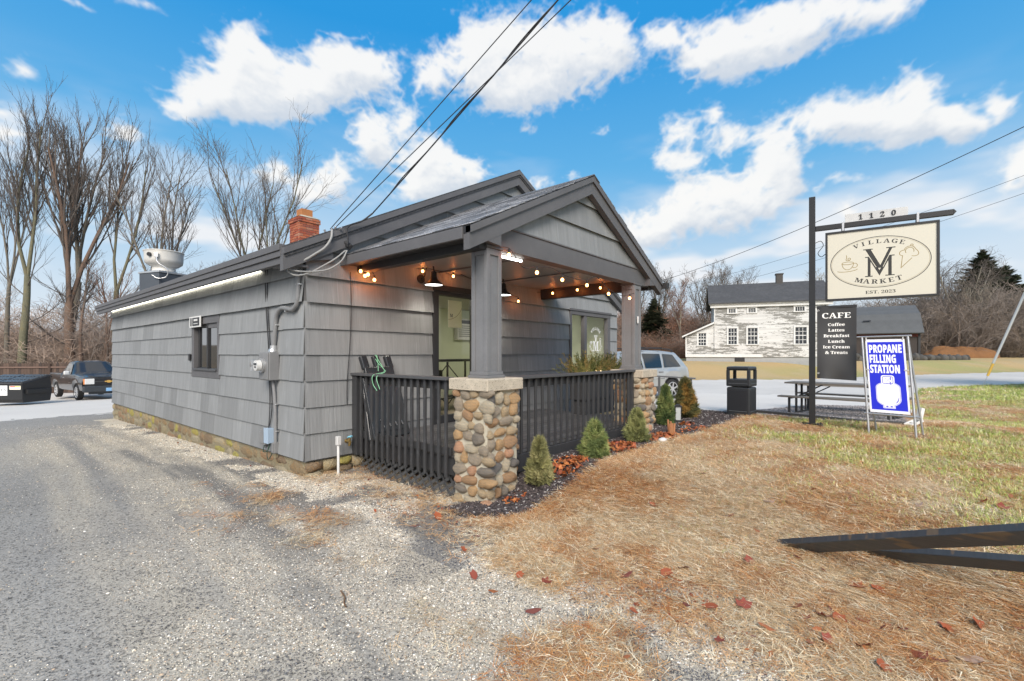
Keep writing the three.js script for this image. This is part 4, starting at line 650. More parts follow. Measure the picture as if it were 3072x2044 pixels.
// ------------------------------------------------------------ things inside the store, seen through the door
{
  const t = thing('bar_table', 'tall black framed table with crossed side braces behind the glazed door', 'table', [3.72, 0.43, -1.6]);
  part('table_top', bx(1.9, 0.05, 0.5, 0, 1.03, 0), M.dark, t);
  for (const x of [-0.9, 0, 0.9]) for (const z of [-0.2, 0.2]) part('leg', bx(0.035, 1.0, 0.035, x, 0.5, z), M.black, t);
  part('cross_brace', [bar([-0.9, 0.1, 0.2], [0, 0.95, 0.2], 0.015, 0.02), bar([-0.9, 0.95, 0.2], [0, 0.1, 0.2], 0.015, 0.02), bar([0, 0.1, 0.2], [0.9, 0.95, 0.2], 0.015, 0.02), bar([0, 0.95, 0.2], [0.9, 0.1, 0.2], 0.015, 0.02)], M.black, t);
  part('shelf', [bx(1.75, 0.03, 0.44, 0, 0.24, 0), bx(0.95, 0.03, 0.4, -0.2, 0.62, 0)], M.dark, t);
  single('goods_box', 'pale box on the upper shelf of the bar table', 'box', bx(0.22, 0.26, 0.16, 3.60, 0.43 + 0.39, -1.45, 0.006), M.white);
  single('goods_box', 'dark box on the lower shelf of the bar table', 'box', bx(0.3, 0.2, 0.2, 3.42, 0.43 + 0.735, -1.48, 0.006), M.black);
  single('display_card', 'green and white display card on the bar table', 'card', bx(0.13, 0.2, 0.03, 3.16, 1.59, -1.5, 0.003, [0.15, 0, 0]), mat([0.45, 0.55, 0.12], 0.6));
  const d = thing('drink_dispenser', 'steel drink dispenser standing on the bar table', 'dispenser', [3.45, 1.485, -1.55]);
  part('body', cyl(0.07, 0.07, 0.24, 0, 0.15, 0, 16), M.alum, d); part('lid', cyl(0.075, 0.03, 0.05, 0, 0.3, 0, 16), M.black, d); part('base', cyl(0.09, 0.09, 0.03, 0, 0.015, 0, 16), M.black, d);
}
{
  const t = thing('cafe_chair', 'black slat back chair behind the glazed door at the left', 'chair', [2.92, 0.43, -1.15], -0.4);
  part('seat', bx(0.4, 0.03, 0.4, 0, 0.45, 0), M.black, t);
  for (const [x, z] of [[-0.18, -0.18], [0.18, -0.18], [-0.18, 0.18], [0.18, 0.18]]) part('leg', bx(0.025, 0.45, 0.025, x, 0.22, z), M.black, t);
  for (const y of [0.62, 0.72, 0.84]) part('back_slat', bx(0.4, 0.06, 0.015, 0, y, 0.19), M.black, t);
  part('back_post', [bx(0.025, 0.46, 0.025, -0.2, 0.66, 0.19), bx(0.025, 0.46, 0.025, 0.2, 0.66, 0.19)], M.black, t);
}
{
  const t = thing('wall_air_conditioner', 'pale air conditioner on the wall inside the store', 'air conditioner', [...[6.994,2.318,-4.12]]);
  part('case', bx(1.0, 0.62, 0.16, 0, 0, 0, 0.02), M.white, t);
  part('grille', [...Array(6)].map((_, i) => bx(0.9, 0.02, 0.02, 0, -0.2 + i * 0.06, 0.085)), M.greybox, t);
  part('vent', bx(0.9, 0.1, 0.02, 0, 0.22, 0.08), M.dark, t);
  const p = canvasTex(256, 380, (x, w, h) => { x.fillStyle = '#f1eccb'; x.fillRect(0, 0, w, h); x.strokeStyle = '#a5905a'; x.lineWidth = 6; x.beginPath(); x.arc(-10, -20, 290, 0.2, 1.6); x.stroke(); x.fillStyle = '#4b4a40'; x.font = 'bold 64px serif'; x.fillText('M', 26, 236); });
  const f = thing('hanging_banner', 'cream paper banner with a curved line and letter hanging inside the door', 'banner', [...[3.05,2.333,-0.45]]);
  part('sheet', bx(0.34, 0.5, 0.004, 0, 0, 0, 0), mat([0.8, 0.78, 0.62], 0.8), f);
  part('print', new THREE.PlaneGeometry(0.335, 0.495).translate(0, 0, 0.004), mat(0xffffff, 0.8, { map: p }), f, null, true);
}

// ------------------------------------------------------------ road sign and its boards
{
  const P = [7.205, 0, 4.613], d = V(7.41 - 7.205, 0, 6.40 - 4.613).normalize(), turn = Math.atan2(-d.z, d.x);   // local +x runs along the arm, +z faces the viewer
  const gy = G(P[0], P[2]);
  const t = thing('road_sign', 'tall black post sign with hanging cream lit board beside the gravel pad', 'sign', [P[0], gy, P[2]], turn);
  const top = 4.46 - gy, arm = 3.875 - gy;
  part('post', bx(0.1, top, 0.1, 0, top / 2, 0, 0.006), mat([0.018, 0.019, 0.021], 0.35, { map: T.mottle }), t);
  const base = part('base_plate', [bx(0.32, 0.02, 0.32, 0, 0.02, 0, 0.004)], M.black, t);
  part('anchor', [[-1, -1], [1, -1], [1, 1], [-1, 1]].flatMap(([x, z]) => [rod([x * 0.13, 0.02, z * 0.13], [x * 0.13, 0.07, z * 0.13], 0.012, 6), bar([x * 0.05, 0.05, z * 0.05], [x * 0.16, 0.035, z * 0.16], 0.02, 0.03)]), M.black, base);
  part('arm', [bx(1.86, 0.09, 0.07, 0.98, arm, 0, 0.008), poly([[1.91, arm - 0.045], [1.945, arm], [1.91, arm + 0.045]], 0.07).translate(0, 0, -0.035)], M.black, t);
  const hub = part('number_plate', bx(0.86, 0.145, 0.012, 0.92, arm + 0.118, 0, 0.002), mat([0.60, 0.60, 0.59], 0.5, { map: T.mottle }), t);
  const font = await new FontLoader().loadAsync('fonts/droid/droid_serif_bold.typeface.json');
  [...'1120'].forEach((c, i) => { const g = new TextGeometry(c, { font, size: 0.086, depth: 0.012, curveSegments: 6 }); g.computeBoundingBox(); g.translate(0.68 + i * 0.15, arm + 0.075, 0.007); part('numeral', g, M.black, hub); });
  const X0 = 0.20, X1 = 1.74, B0 = 2.545 - gy, B1 = 3.77 - gy, cx = (X0 + X1) / 2, cy = (B0 + B1) / 2, w = X1 - X0, h = B1 - B0;
  for (const x of [0.46, 1.47]) part('hanger', [bx(0.035, 0.16, 0.012, x, arm - 0.02, 0.042), bx(0.035, 0.16, 0.012, x, arm - 0.02, -0.042)], M.galv, t);
  const board = part('sign_cabinet', [bx(w, 0.035, 0.13, cx, B1 - 0.017, 0), bx(w, 0.035, 0.13, cx, B0 + 0.017, 0), bx(0.035, h - 0.072, 0.13, X0 + 0.0175, cy, 0), bx(0.035, h - 0.072, 0.13, X1 - 0.0175, cy, 0), ...[0.46, 1.47].map((x) => bx(0.05, 0.06, 0.03, x, B1 + 0.02, 0))], M.black, t);
  const face = canvasTex(1280, 1000, (x, W, H) => {
    x.fillStyle = '#ebe7da'; x.fillRect(0, 0, W, H);
    const ink = '#2c2b28', gold = '#a08a52';
    const sx = W / 1190, sy = H / 790, q = (a, b) => [(a - 450) * sx, (b) * sy];
    x.strokeStyle = ink; x.lineWidth = 9; x.beginPath(); x.ellipse(630, 485, 590, 375, 0, 0, 7); x.stroke();
    x.strokeStyle = gold; x.lineWidth = 3; x.beginPath(); x.ellipse(630, 485, 576, 358, 0, 0, 7); x.stroke();
    const arcText = (text, size, rx, ry, mid, up, spread) => { x.fillStyle = ink; x.font = `bold ${size}px serif`; x.textAlign = 'center'; x.textBaseline = 'middle'; const n = text.length; [...text].forEach((c, i) => { const a = mid + (up ? 1 : -1) * (i - (n - 1) / 2) * spread, px = 630 + rx * Math.cos(a), py = 485 + ry * Math.sin(a); const tx = -rx * Math.sin(a), ty = ry * Math.cos(a), s = up ? 1 : -1; x.save(); x.translate(px, py); x.rotate(Math.atan2(ty * s, tx * s)); x.scale(1.25, 1); x.fillText(c, 0, 0); x.restore(); }); };
    arcText('VILLAGE', 84, 515, 304, -Math.PI / 2, true, 0.185); arcText('MARKET', 92, 505, 292, Math.PI / 2, false, 0.195);
    // interlocked V over M
    const serif = (a, b, y, t = 14) => x.fillRect(a, y, b - a, t);
    x.fillStyle = '#343432';
    const stroke = (x0, y0, x1, y1, wd) => { x.beginPath(); x.moveTo(x0, y0); x.lineTo(x0 + wd, y0); x.lineTo(x1 + wd * 0.55, y1); x.lineTo(x1 - wd * 0.1, y1); x.closePath(); x.fill(); };
    x.fillRect(500, 405, 34, 290); x.fillRect(742, 405, 40, 290); serif(468, 560, 685); serif(708, 815, 685); serif(468, 545, 398); serif(745, 815, 398);
    x.beginPath(); x.moveTo(500, 405); x.lineTo(540, 405); x.lineTo(640, 610); x.lineTo(742, 405); x.lineTo(775, 405); x.lineTo(640, 690); x.closePath(); x.fill();
    x.strokeStyle = '#f4efdf'; x.lineWidth = 16; x.fillStyle = '#343432';
    const vshape = () => { x.beginPath(); x.moveTo(470, 292); x.lineTo(535, 292); x.lineTo(650, 535); x.lineTo(752, 292); x.lineTo(790, 292); x.lineTo(676, 565); x.lineTo(606, 565); x.closePath(); };
    vshape(); x.stroke(); vshape(); x.fill(); serif(445, 560, 282); serif(718, 825, 282); x.fillRect(584, 562, 114, 14);
    // coffee cup and ice cream cone in gold line
    x.strokeStyle = gold; x.lineCap = 'round'; x.lineWidth = 8;
    x.beginPath(); x.ellipse(255, 470, 72, 20, 0, 0, 7); x.stroke(); x.beginPath(); x.moveTo(183, 472); x.bezierCurveTo(190, 600, 320, 600, 327, 472); x.stroke(); x.beginPath(); x.ellipse(342, 510, 32, 34, 0.4, -2.2, 2.2); x.stroke(); x.beginPath(); x.ellipse(250, 572, 125, 26, -0.06, 0.1, 2.9); x.stroke(); x.beginPath(); x.moveTo(238, 350); x.bezierCurveTo(255, 400, 215, 420, 248, 430); x.bezierCurveTo(300, 440, 300, 385, 268, 392); x.bezierCurveTo(250, 398, 255, 425, 275, 420); x.stroke();
    x.beginPath(); x.moveTo(905, 425); x.lineTo(888, 600); x.lineTo(1010, 470); x.stroke(); x.beginPath(); x.moveTo(905, 425); x.bezierCurveTo(850, 420, 865, 345, 925, 350); x.bezierCurveTo(930, 290, 1030, 270, 1050, 345); x.bezierCurveTo(1110, 400, 1090, 460, 1010, 440); x.stroke(); x.beginPath(); x.arc(985, 365, 48, 2.6, 6.6); x.stroke(); x.beginPath(); x.arc(1010, 285, 14, 0, 7); x.stroke();
    x.fillStyle = ink; x.textAlign = 'center'; x.textBaseline = 'alphabetic'; x.font = 'bold 64px serif'; x.save(); x.translate(650, 952); x.scale(1.2, 1); x.fillText('EST. 2023', 0, 0); x.restore(); void q;
  });
  const lit = new THREE.MeshStandardMaterial({ color: lin(0.62, 0.61, 0.575), map: face, emissive: 0xffffff, emissiveMap: face, emissiveIntensity: 0.04, roughness: 0.4 });
  const fp = (z, flip) => { const g = new THREE.PlaneGeometry(w - 0.07, h - 0.07); if (flip) g.rotateY(Math.PI); return g.translate(cx, cy, z); };
  part('sign_face', fp(0.045), lit, board, null, true); part('sign_face', fp(-0.045, true), lit, board, null, true);
  const rl = new THREE.RectAreaLight(0xfff4dd, 0.2, w - 0.07, h - 0.07); rl.position.set(cx, cy, 0.06); rl.rotation.y = Math.PI; t.add(rl);
  part('power_lead', tube([[0.05, 3.62 - gy, 0], [0.13, 3.64 - gy, 0.02], [0.17, 3.56 - gy, 0.03], [0.09, 3.42 - gy, 0.02], [0.14, 3.36 - gy, 0], [0.2, 3.40 - gy, 0]], 0.006, 30, 5), M.cable, t);
  // vinyl banner tied to the post
  const bt = thing('cafe_banner', 'black vinyl cafe menu banner hanging on the sign post', 'banner', [P[0], gy, P[2]], turn);
  const y0 = 1.16 - gy, y1 = 2.45 - gy, bw = 0.58, pic = canvasTex(580, 1290, (x, W, H) => {
    x.fillStyle = '#3a3a3b'; x.fillRect(0, 0, W, H); x.fillStyle = '#fbfaf6'; x.textAlign = 'center'; x.font = 'bold 132px serif'; x.save(); x.translate(W / 2 - 4, 212); x.scale(1.22, 1); x.fillText('CAFE', 0, 0); x.restore();
    x.font = 'bold 70px serif'; ['Coffee', 'Lattes', 'Breakfast', 'Lunch', 'Ice Cream', '& Treats'].forEach((s, i) => { x.save(); x.translate(W / 2 - 2, 352 + i * 100); x.scale(1.12, 1); x.fillText(s, 0, 0); x.restore(); }); });
  const sheet = new THREE.PlaneGeometry(bw, y1 - y0, 16, 30), sp = sheet.attributes.position;
  for (let i = 0; i < sp.count; i++) { const u = sp.getX(i) / bw + 0.5, v = sp.getY(i) / (y1 - y0) + 0.5; sp.setZ(i, 0.012 * Math.sin(u * 5 + 1) + 0.02 * Math.exp(-v * 9) * Math.sin(u * 9) + 0.012 * Math.sin(v * 6 + u * 2)); if (v < 0.05) sp.setY(i, sp.getY(i) - 0.03 * u); }
  sheet.computeVertexNormals(); sheet.translate(0.075 + bw / 2, (y0 + y1) / 2, 0.02);
  part('vinyl_sheet', sheet, mat(0xffffff, 0.38, { map: pic, side: THREE.DoubleSide }), bt, null, true);
  part('top_hem', bx(bw + 0.01, 0.05, 0.02, 0.075 + bw / 2, y1 - 0.01, 0.02, 0.006), M.black, bt);
  part('grommet', [[0.095, y1 - 0.07], [0.095, y0 + 0.09]].map(([x, y]) => new THREE.TorusGeometry(0.012, 0.005, 5, 12).translate(x, y, 0.045)), M.alum, bt);
}
{ // propane board on a pipe stand
  const a = V(6.87, 0, 5.457), b = V(6.737, 0, 6.075), d = b.clone().sub(a), turn = Math.atan2(-d.z, d.x), W = 0.61, lx = 0, gy = G(6.8, 5.75);
  const t = thing('propane_sign', 'blue and white propane filling station board on a tilted pipe frame', 'sign', [a.x, 0.28, a.z], turn);
  const H = 1.60, tilt = 0.09, Lr = (x, y) => [x + (y * -0.085), y, -y * tilt];
  part('stand_leg', rod(Lr(0, -0.12), Lr(0, H), 0.017, 10), M.galv, t); part('stand_leg', rod(Lr(W, -0.12), Lr(W, H), 0.017, 10), M.galv, t);
  part('cross_pipe', rod(Lr(-0.07, H + 0.005), Lr(W + 0.05, H + 0.01), 0.016, 10), M.galv, t); part('cross_pipe', rod(Lr(-0.04, 0.33), Lr(W + 0.07, 0.33), 0.016, 10), M.galv, t);
  part('rear_leg', [rod(Lr(W, H), [W + 0.03, -0.1, -0.34], 0.015, 8)], M.galv, t); part('rear_leg', [rod(Lr(0, H), [0.03, -0.1, -0.34], 0.015, 8)], M.galv, t);
  const pic = canvasTex(620, 1240, (x, w, h) => {
    x.fillStyle = '#f4f5fb'; x.fillRect(0, 0, w, h); x.fillStyle = '#2430d4'; x.fillRect(28, 46, w - 56, h - 92);
    x.fillStyle = '#fdfdff'; x.font = 'bold 172px sans-serif'; x.textAlign = 'left'; x.lineWidth = 9; x.strokeStyle = '#fdfdff';
    [['PROPANE', 528], ['FILLING', 430], ['STATION', 480]].forEach(([s, len], i) => { const m = x.measureText(s).width; x.save(); x.translate(44, 226 + i * 172); x.scale(len / m, 1.06); x.fillText(s, 0, 0); x.strokeText(s, 0, 0); x.restore(); });
    const o = (dx, dy, s) => { x.beginPath(); x.moveTo(310 - 180 * s + dx, 820); x.bezierCurveTo(310 - 180 * s, 760, 250, 745, 250, 735); x.lineTo(370, 735); x.bezierCurveTo(380, 745, 310 + 180 * s, 760, 310 + 180 * s, 820); x.lineTo(310 + 180 * s, 1010); x.bezierCurveTo(310 + 175 * s, 1080, 400, 1100, 390, 1110); x.lineTo(395, 1150); x.lineTo(225, 1150); x.lineTo(230, 1110); x.bezierCurveTo(220, 1100, 310 - 175 * s, 1080, 310 - 180 * s, 1010); x.closePath(); };
    x.lineJoin = 'round'; o(0, 0, 1); x.lineWidth = 26; x.strokeStyle = '#fff'; x.stroke(); x.lineWidth = 10; x.strokeStyle = '#2430d4'; x.stroke(); x.fillStyle = '#f3f4f8'; x.fill();
    x.fillStyle = '#fff'; x.beginPath(); x.roundRect(208, 610, 212, 150, 40); x.fill(); x.strokeStyle = '#2430d4'; x.lineWidth = 9; x.beginPath(); x.roundRect(232, 632, 164, 118, 26); x.stroke(); x.fillStyle = '#2430d4'; x.fillRect(355, 640, 14, 50); x.fillRect(352, 716, 12, 50); x.fillStyle = '#fff'; x.fillRect(300, 700, 42, 46); x.lineWidth = 4; x.strokeRect(300, 700, 42, 46); x.strokeRect(284, 655, 60, 22);
    x.fillStyle = '#2430d4'; x.beginPath(); x.moveTo(470, 960); x.quadraticCurveTo(470, 1060, 410, 1072); x.quadraticCurveTo(452, 1040, 470, 960); x.fill(); x.fillRect(262, 1122, 32, 18); x.fillRect(330, 1122, 32, 18);
  });
  const corners = [Lr(0.045, 0.36), Lr(W - 0.045, 0.36), Lr(W - 0.045, H - 0.04), Lr(0.045, H - 0.04)];
  const g = new THREE.BufferGeometry(); const off = corners.map((c) => [c[0], c[1], c[2] + 0.006]); g.setAttribute('position', new THREE.Float32BufferAttribute([0, 1, 2, 0, 2, 3].flatMap((i) => off[i]), 3)); g.setAttribute('uv', new THREE.Float32BufferAttribute([0, 0, 1, 0, 1, 1, 0, 0, 1, 1, 0, 1], 2)); g.computeVertexNormals();
  part('sign_print', g, mat(0xffffff, 0.45, { map: pic, side: THREE.DoubleSide }), t, null, true);
  const back = new ConvexGeometry(corners.flatMap((c) => [V(c[0], c[1], c[2] - 0.004), V(c[0], c[1], c[2] + 0.003)])); part('sign_board', back, M.white, t);
  part('tie', [[0.03, 0.42], [W - 0.03, 0.42], [0.02, 1.06], [W - 0.02, 1.06], [0.06, H - 0.03], [W - 0.06, H - 0.03]].map(([x, y]) => { const p = Lr(x, y); return bx(y > 1 && y < 1.2 ? 0.06 : 0.014, y > 1 && y < 1.2 ? 0.014 : 0.05, 0.012, p[0] + (y > 1 && y < 1.2 ? (x < 0.3 ? 0.03 : -0.03) : 0), p[1], p[2] + 0.014, 0.003); }), M.white, t);
  void gy; void lx;
}
{ // litter bin
  const t = thing('litter_bin', 'tall square black litter bin with open hood at the end of the mulch bed', 'litter bin', [8.10, G(8.10, 3.19) - 0.01, 3.19], -0.06);
  const p = mat([0.022, 0.025, 0.029], 0.42), w = 0.47;
  part('body', bx(w, 0.62, w, 0, 0.31, 0, 0.03), p, t);
  part('side_panel', [bx(w - 0.10, 0.44, 0.012, 0, 0.34, w / 2, 0.004), bx(0.012, 0.44, w - 0.1, -w / 2, 0.34, 0, 0.004), bx(0.012, 0.44, w - 0.1, w / 2, 0.34, 0, 0.004)], mat([0.016, 0.018, 0.022], 0.5), t);
  part('panel_ledge', [bx(w - 0.1, 0.012, 0.022, 0, 0.11, w / 2, 0.003), bx(0.022, 0.012, w - 0.1, -w / 2, 0.11, 0, 0.003)], mat([0.10, 0.11, 0.12], 0.4), t);
  const hood = part('hood', [bx(w + 0.015, 0.155, w + 0.015, 0, 0.715, 0, 0.022), new RoundedBoxGeometry(w + 0.015, 0.085, w + 0.015, 3, 0.04).translate(0, 1.02, 0), ...[[-1, -1], [1, -1], [1, 1], [-1, 1]].map(([a, b]) => bx(0.062, 0.22, 0.062, a * (w / 2 - 0.026), 0.885, b * (w / 2 - 0.026), 0.01))], p, t);
  part('hood_ledge', [bx(w - 0.08, 0.01, 0.02, 0, 0.70, w / 2 + 0.006, 0.003), bx(0.02, 0.01, w - 0.08, -w / 2 - 0.006, 0.70, 0, 0.003)], mat([0.10, 0.11, 0.12], 0.4), hood);
}
// picnic tables on the gravel
{
  const plank = mat([0.19, 0.165, 0.135], 0.6, { map: T.wood, ...bump(T.wood, 0.003) }), steel = mat([0.035, 0.035, 0.036], 0.5);
  const t = thing('picnic_table', 'grey picnic table with bent steel legs on the gravel behind the sign post', 'picnic table', [0, 0, 0], 0);
  const L = 2.3;
  for (let i = 0; i < 5; i++) part('table_plank', bx(L, 0.035, 0.135, 0, 0.745, -0.28 + i * 0.14), plank, t);
  for (const s of [-1, 1]) for (const k of [0, 1]) part('seat_plank', bx(L, 0.035, 0.125, 0, 0.445, s * (0.62 + k * 0.13)), plank, t);
  for (const e of [-1, 1]) { const x = e * (L / 2 - 0.22);
    for (const s of [-1, 1]) { part('seat_leg', bx(0.045, 0.43, 0.045, x, 0.215, s * 0.69), steel, t); part('table_leg', bx(0.045, 0.72, 0.045, x + 0.0, 0.365, s * 0.2), steel, t); }
    part('foot_bar', bx(0.04, 0.035, 1.4, x, 0.03, 0), steel, t); part('seat_bearer', bx(0.04, 0.04, 1.4, x, 0.405, 0), steel, t);
    part('brace', bar([x, 0.42, 0], [x - e * 0.5, 0.71, 0], 0.03, 0.03), steel, t); }
  const place = (o, x, z, a) => { o.position.set(x, G(x, z) - 0.005, z); o.rotation.y = a; return o; };
  place(t, 10.38, 4.82, -1.71);
  const c = t.clone(); c.name = numbered('picnic_table'); scene.add(tag(c, 'farther grey picnic table mostly hidden behind the cafe banner', 'picnic table')); place(c, 12.6, 4.75, -1.6);
  single('edging_timber', 'low dark timber edging along the near side of the gravel pad', 'edging', [bar([8.72, G(8.72, 3.3) + 0.02, 3.30], [8.36, G(8.36, 5.2) + 0.02, 5.2], 0.09, 0.09), bar([8.35, G(8.35, 5.22) + 0.02, 5.22], [8.5, G(8.5, 6.03) + 0.02, 6.03], 0.09, 0.09)], mat([0.07, 0.066, 0.062], 0.8, { map: T.wood }));
  const ds = thing('downspout_extension', 'white plastic downspout extension lying by the propane board', 'downspout', [...([8.369,0.24,5.993]), 0].slice(0, 3), -0.9);
  ds.position.y = G(ds.position.x, ds.position.z) + 0.02; ds.rotation.y = -0.75;
  part('channel', [bx(0.26, 0.012, 0.14, 0.06, 0.03, 0, 0.003, [0, 0, 0.35]), bx(0.26, 0.05, 0.01, 0.06, 0.05, 0.07, 0.003, [0, 0, 0.35]), bx(0.26, 0.05, 0.01, 0.06, 0.05, -0.07, 0.003, [0, 0, 0.35])], M.white, ds); part('spout_end', [bx(0.07, 0.24, 0.09, 0.19, 0.20, 0, 0.01, [0, 0, -0.25])], M.white, ds);
}
// black rails fallen across the grass
{
  const b = mat([0.115, 0.088, 0.062], 0.4, { map: T.worn, ...bump(T.wood, 0.004) }), raw = mat([0.19, 0.10, 0.05], 0.8, { map: T.wood });
  const A = [1.308,0.075,5.19], B = [0.651,0.708,6.536], C = [1.599,0.018,5.318], D = [1.06,0.414,6.602], E = [1.71,-0.042,5], F = [1.764,-0.027,5.343];
  const up = V(0.12, 1, 0.1);
  const t1 = thing('fallen_rail', 'long black split rail lying on top, pointing right across the grass', 'fence rail'); part('timber', bar(A, B, 0.05, 0.125, V(-0.75, 0.8, -0.2), 0.006), b, t1); part('cut_end', bar(A.map((v, i) => v - (B[i] - v) * 0.0035), A.map((v, i) => v + (B[i] - v) * 0.001), 0.046, 0.118, V(-0.75, 0.8, -0.2), 0.003), raw, t1, 'bare brown sawn end');
  const t2 = thing('fallen_rail', 'black rail lying under the long rail and ending at the right edge', 'fence rail'); part('timber', bar(C, D, 0.05, 0.10, V(-0.6, 0.8, -0.2), 0.006), b, t2); part('brown_patch', bar(C.map((v, i) => v - (D[i] - v) * 0.003), C.map((v, i) => v + (D[i] - v) * 0.001), 0.046, 0.095, V(-0.6, 0.8, -0.2), 0.003), raw, t2);
  const t3 = thing('fallen_rail', 'short black rail stub with brown end behind the long rail', 'fence rail'); part('timber', bar(E, F, 0.05, 0.10, up, 0.005), b, t3); part('cut_end', bar(E.map((v, i) => v - (F[i] - v) * 0.012), E.map((v, i) => v + (F[i] - v) * 0.002), 0.046, 0.095, up, 0.003), raw, t3, 'bare brown sawn end');
}

// ------------------------------------------------------------ vehicles: bodies lofted from cross sections; x runs from nose (0) to tail
function loft(st, sec, close = true) {      // st: stations [x, ySill, yBelt, yTop, wSill, wMid, wBelt, wTop]
  const n = st.length, ring = (s) => { const [x, a, b, c, w0, w1, w2, w3] = s; const h = b - a; const half = [[a, w0 * 0.9], [a + 0.02, w0], [a + h * 0.35, w1], [a + h * 0.7, w1 * 1.005], [b - 0.03, w2 + 0.012], [b, w2], [lerp(b, c, 0.5), lerp(w2, w3, 0.42)], [c - 0.05, w3 + 0.02], [c - 0.012, w3 - 0.05], [c + 0.012, w3 * 0.5], [c + 0.016, 0]]; return [...half.map(([y, w]) => [x, y, w]), ...half.slice(0, -1).reverse().map(([y, w]) => [x, y, -w])]; };
  const R = st.map(ring), m = R[0].length, pos = R.flat(2), idx = [];
  for (let i = 0; i < n - 1; i++) for (let k = 0; k < m; k++) { const q = (k + 1) % m, a = i * m + k, b = i * m + q, c = a + m, d = b + m; idx.push(a, c, b, b, c, d); }
  for (const i of [0, n - 1]) { const c = pos.length / 3; const r = R[i]; pos.push(r[0][0], (r[0][1] + r[10][1]) / 2, 0); for (let k = 0; k < m; k++) { const q = (k + 1) % m; if (i) idx.push(c, i * m + q, i * m + k); else idx.push(c, k, q); } }
  const g = new THREE.BufferGeometry(); g.setAttribute('position', new THREE.Float32BufferAttribute(pos, 3)); g.setIndex(idx);
  return toCreasedNormals(g, 0.62);
}
const sideW = (st, x, y) => { let i = 1; while (i < st.length - 1 && st[i][0] < x) i++; const p = st[i - 1], q = st[i], t = clamp((x - p[0]) / (q[0] - p[0])), v = p.map((a, k) => lerp(a, q[k], t)); const [, a, b, c, w0, w1, w2, w3] = v; if (y >= b) return lerp(w2, w3, clamp((y - b) / (c - b))); return y > a + (b - a) * 0.35 ? lerp(w1, w2, sst(0.35, 1, (y - a) / (b - a))) : lerp(w0, w1, (y - a) / (0.35 * (b - a))); };
function sidePatch(st, pts, s, off = 0.03) {    // panel lying on the flank
  const sh = new THREE.ShapeGeometry(new THREE.Shape(pts.map((p) => new THREE.Vector2(...p)))), P = sh.attributes.position;
  for (let i = 0; i < P.count; i++) P.setZ(i, s * (sideW(st, P.getX(i), P.getY(i)) + off));
  if (s < 0) { const ix = sh.index.array; for (let i = 0; i < ix.length; i += 3) [ix[i], ix[i + 1]] = [ix[i + 1], ix[i]]; }
  sh.computeVertexNormals(); return sh;
}
function wheel(t, x, z, r, wd, rimM, spokes = 6) {
  const s = Math.sign(z), o = part('wheel', new THREE.TorusGeometry(r - wd * 0.30, wd * 0.30, 10, 30).scale(1, 1, 1.6).translate(x, r, z), M.rubber, t);
  part('tyre', [new THREE.CylinderGeometry(r * 0.99, r * 0.99, wd * 0.72, 30, 1, true).rotateX(Math.PI / 2).translate(x, r, z)], M.rubber, o);
  const rr = r * 0.66; const f = z + s * wd * 0.36;
  part('rim', [new THREE.TorusGeometry(rr, 0.018, 6, 28).translate(x, r, f), new THREE.CylinderGeometry(0.06, 0.06, 0.03, 14).rotateX(Math.PI / 2).translate(x, r, f), ...[...Array(spokes)].map((_, i) => bx(rr * 0.98, 0.055, 0.02, rr * 0.5, 0, 0, 0.006).rotateZ(i * 2 * Math.PI / spokes + 0.3).translate(x, r, f - s * 0.006))], rimM, o);
  part('brake', new THREE.CylinderGeometry(rr, rr, 0.02, 24).rotateX(Math.PI / 2).translate(x, r, f - s * 0.06), M.black, o);
}
function arches(st, xs, r) { // lift the sill over the wheels
  const out = []; const X = []; for (let i = 0; i < st.length - 1; i++) { const n = Math.max(1, Math.round((st[i + 1][0] - st[i][0]) / 0.05)); for (let k = 0; k < n; k++) X.push(st[i].map((a, q) => lerp(a, st[i + 1][q], k / n))); } X.push(st[st.length - 1]);
  for (const s of X) { const v = [...s]; for (const c of xs) { const d = Math.abs(v[0] - c); if (d < r) v[1] = Math.max(v[1], 0.36 + Math.sqrt(r * r - d * d)); } out.push(v); } return out;
}
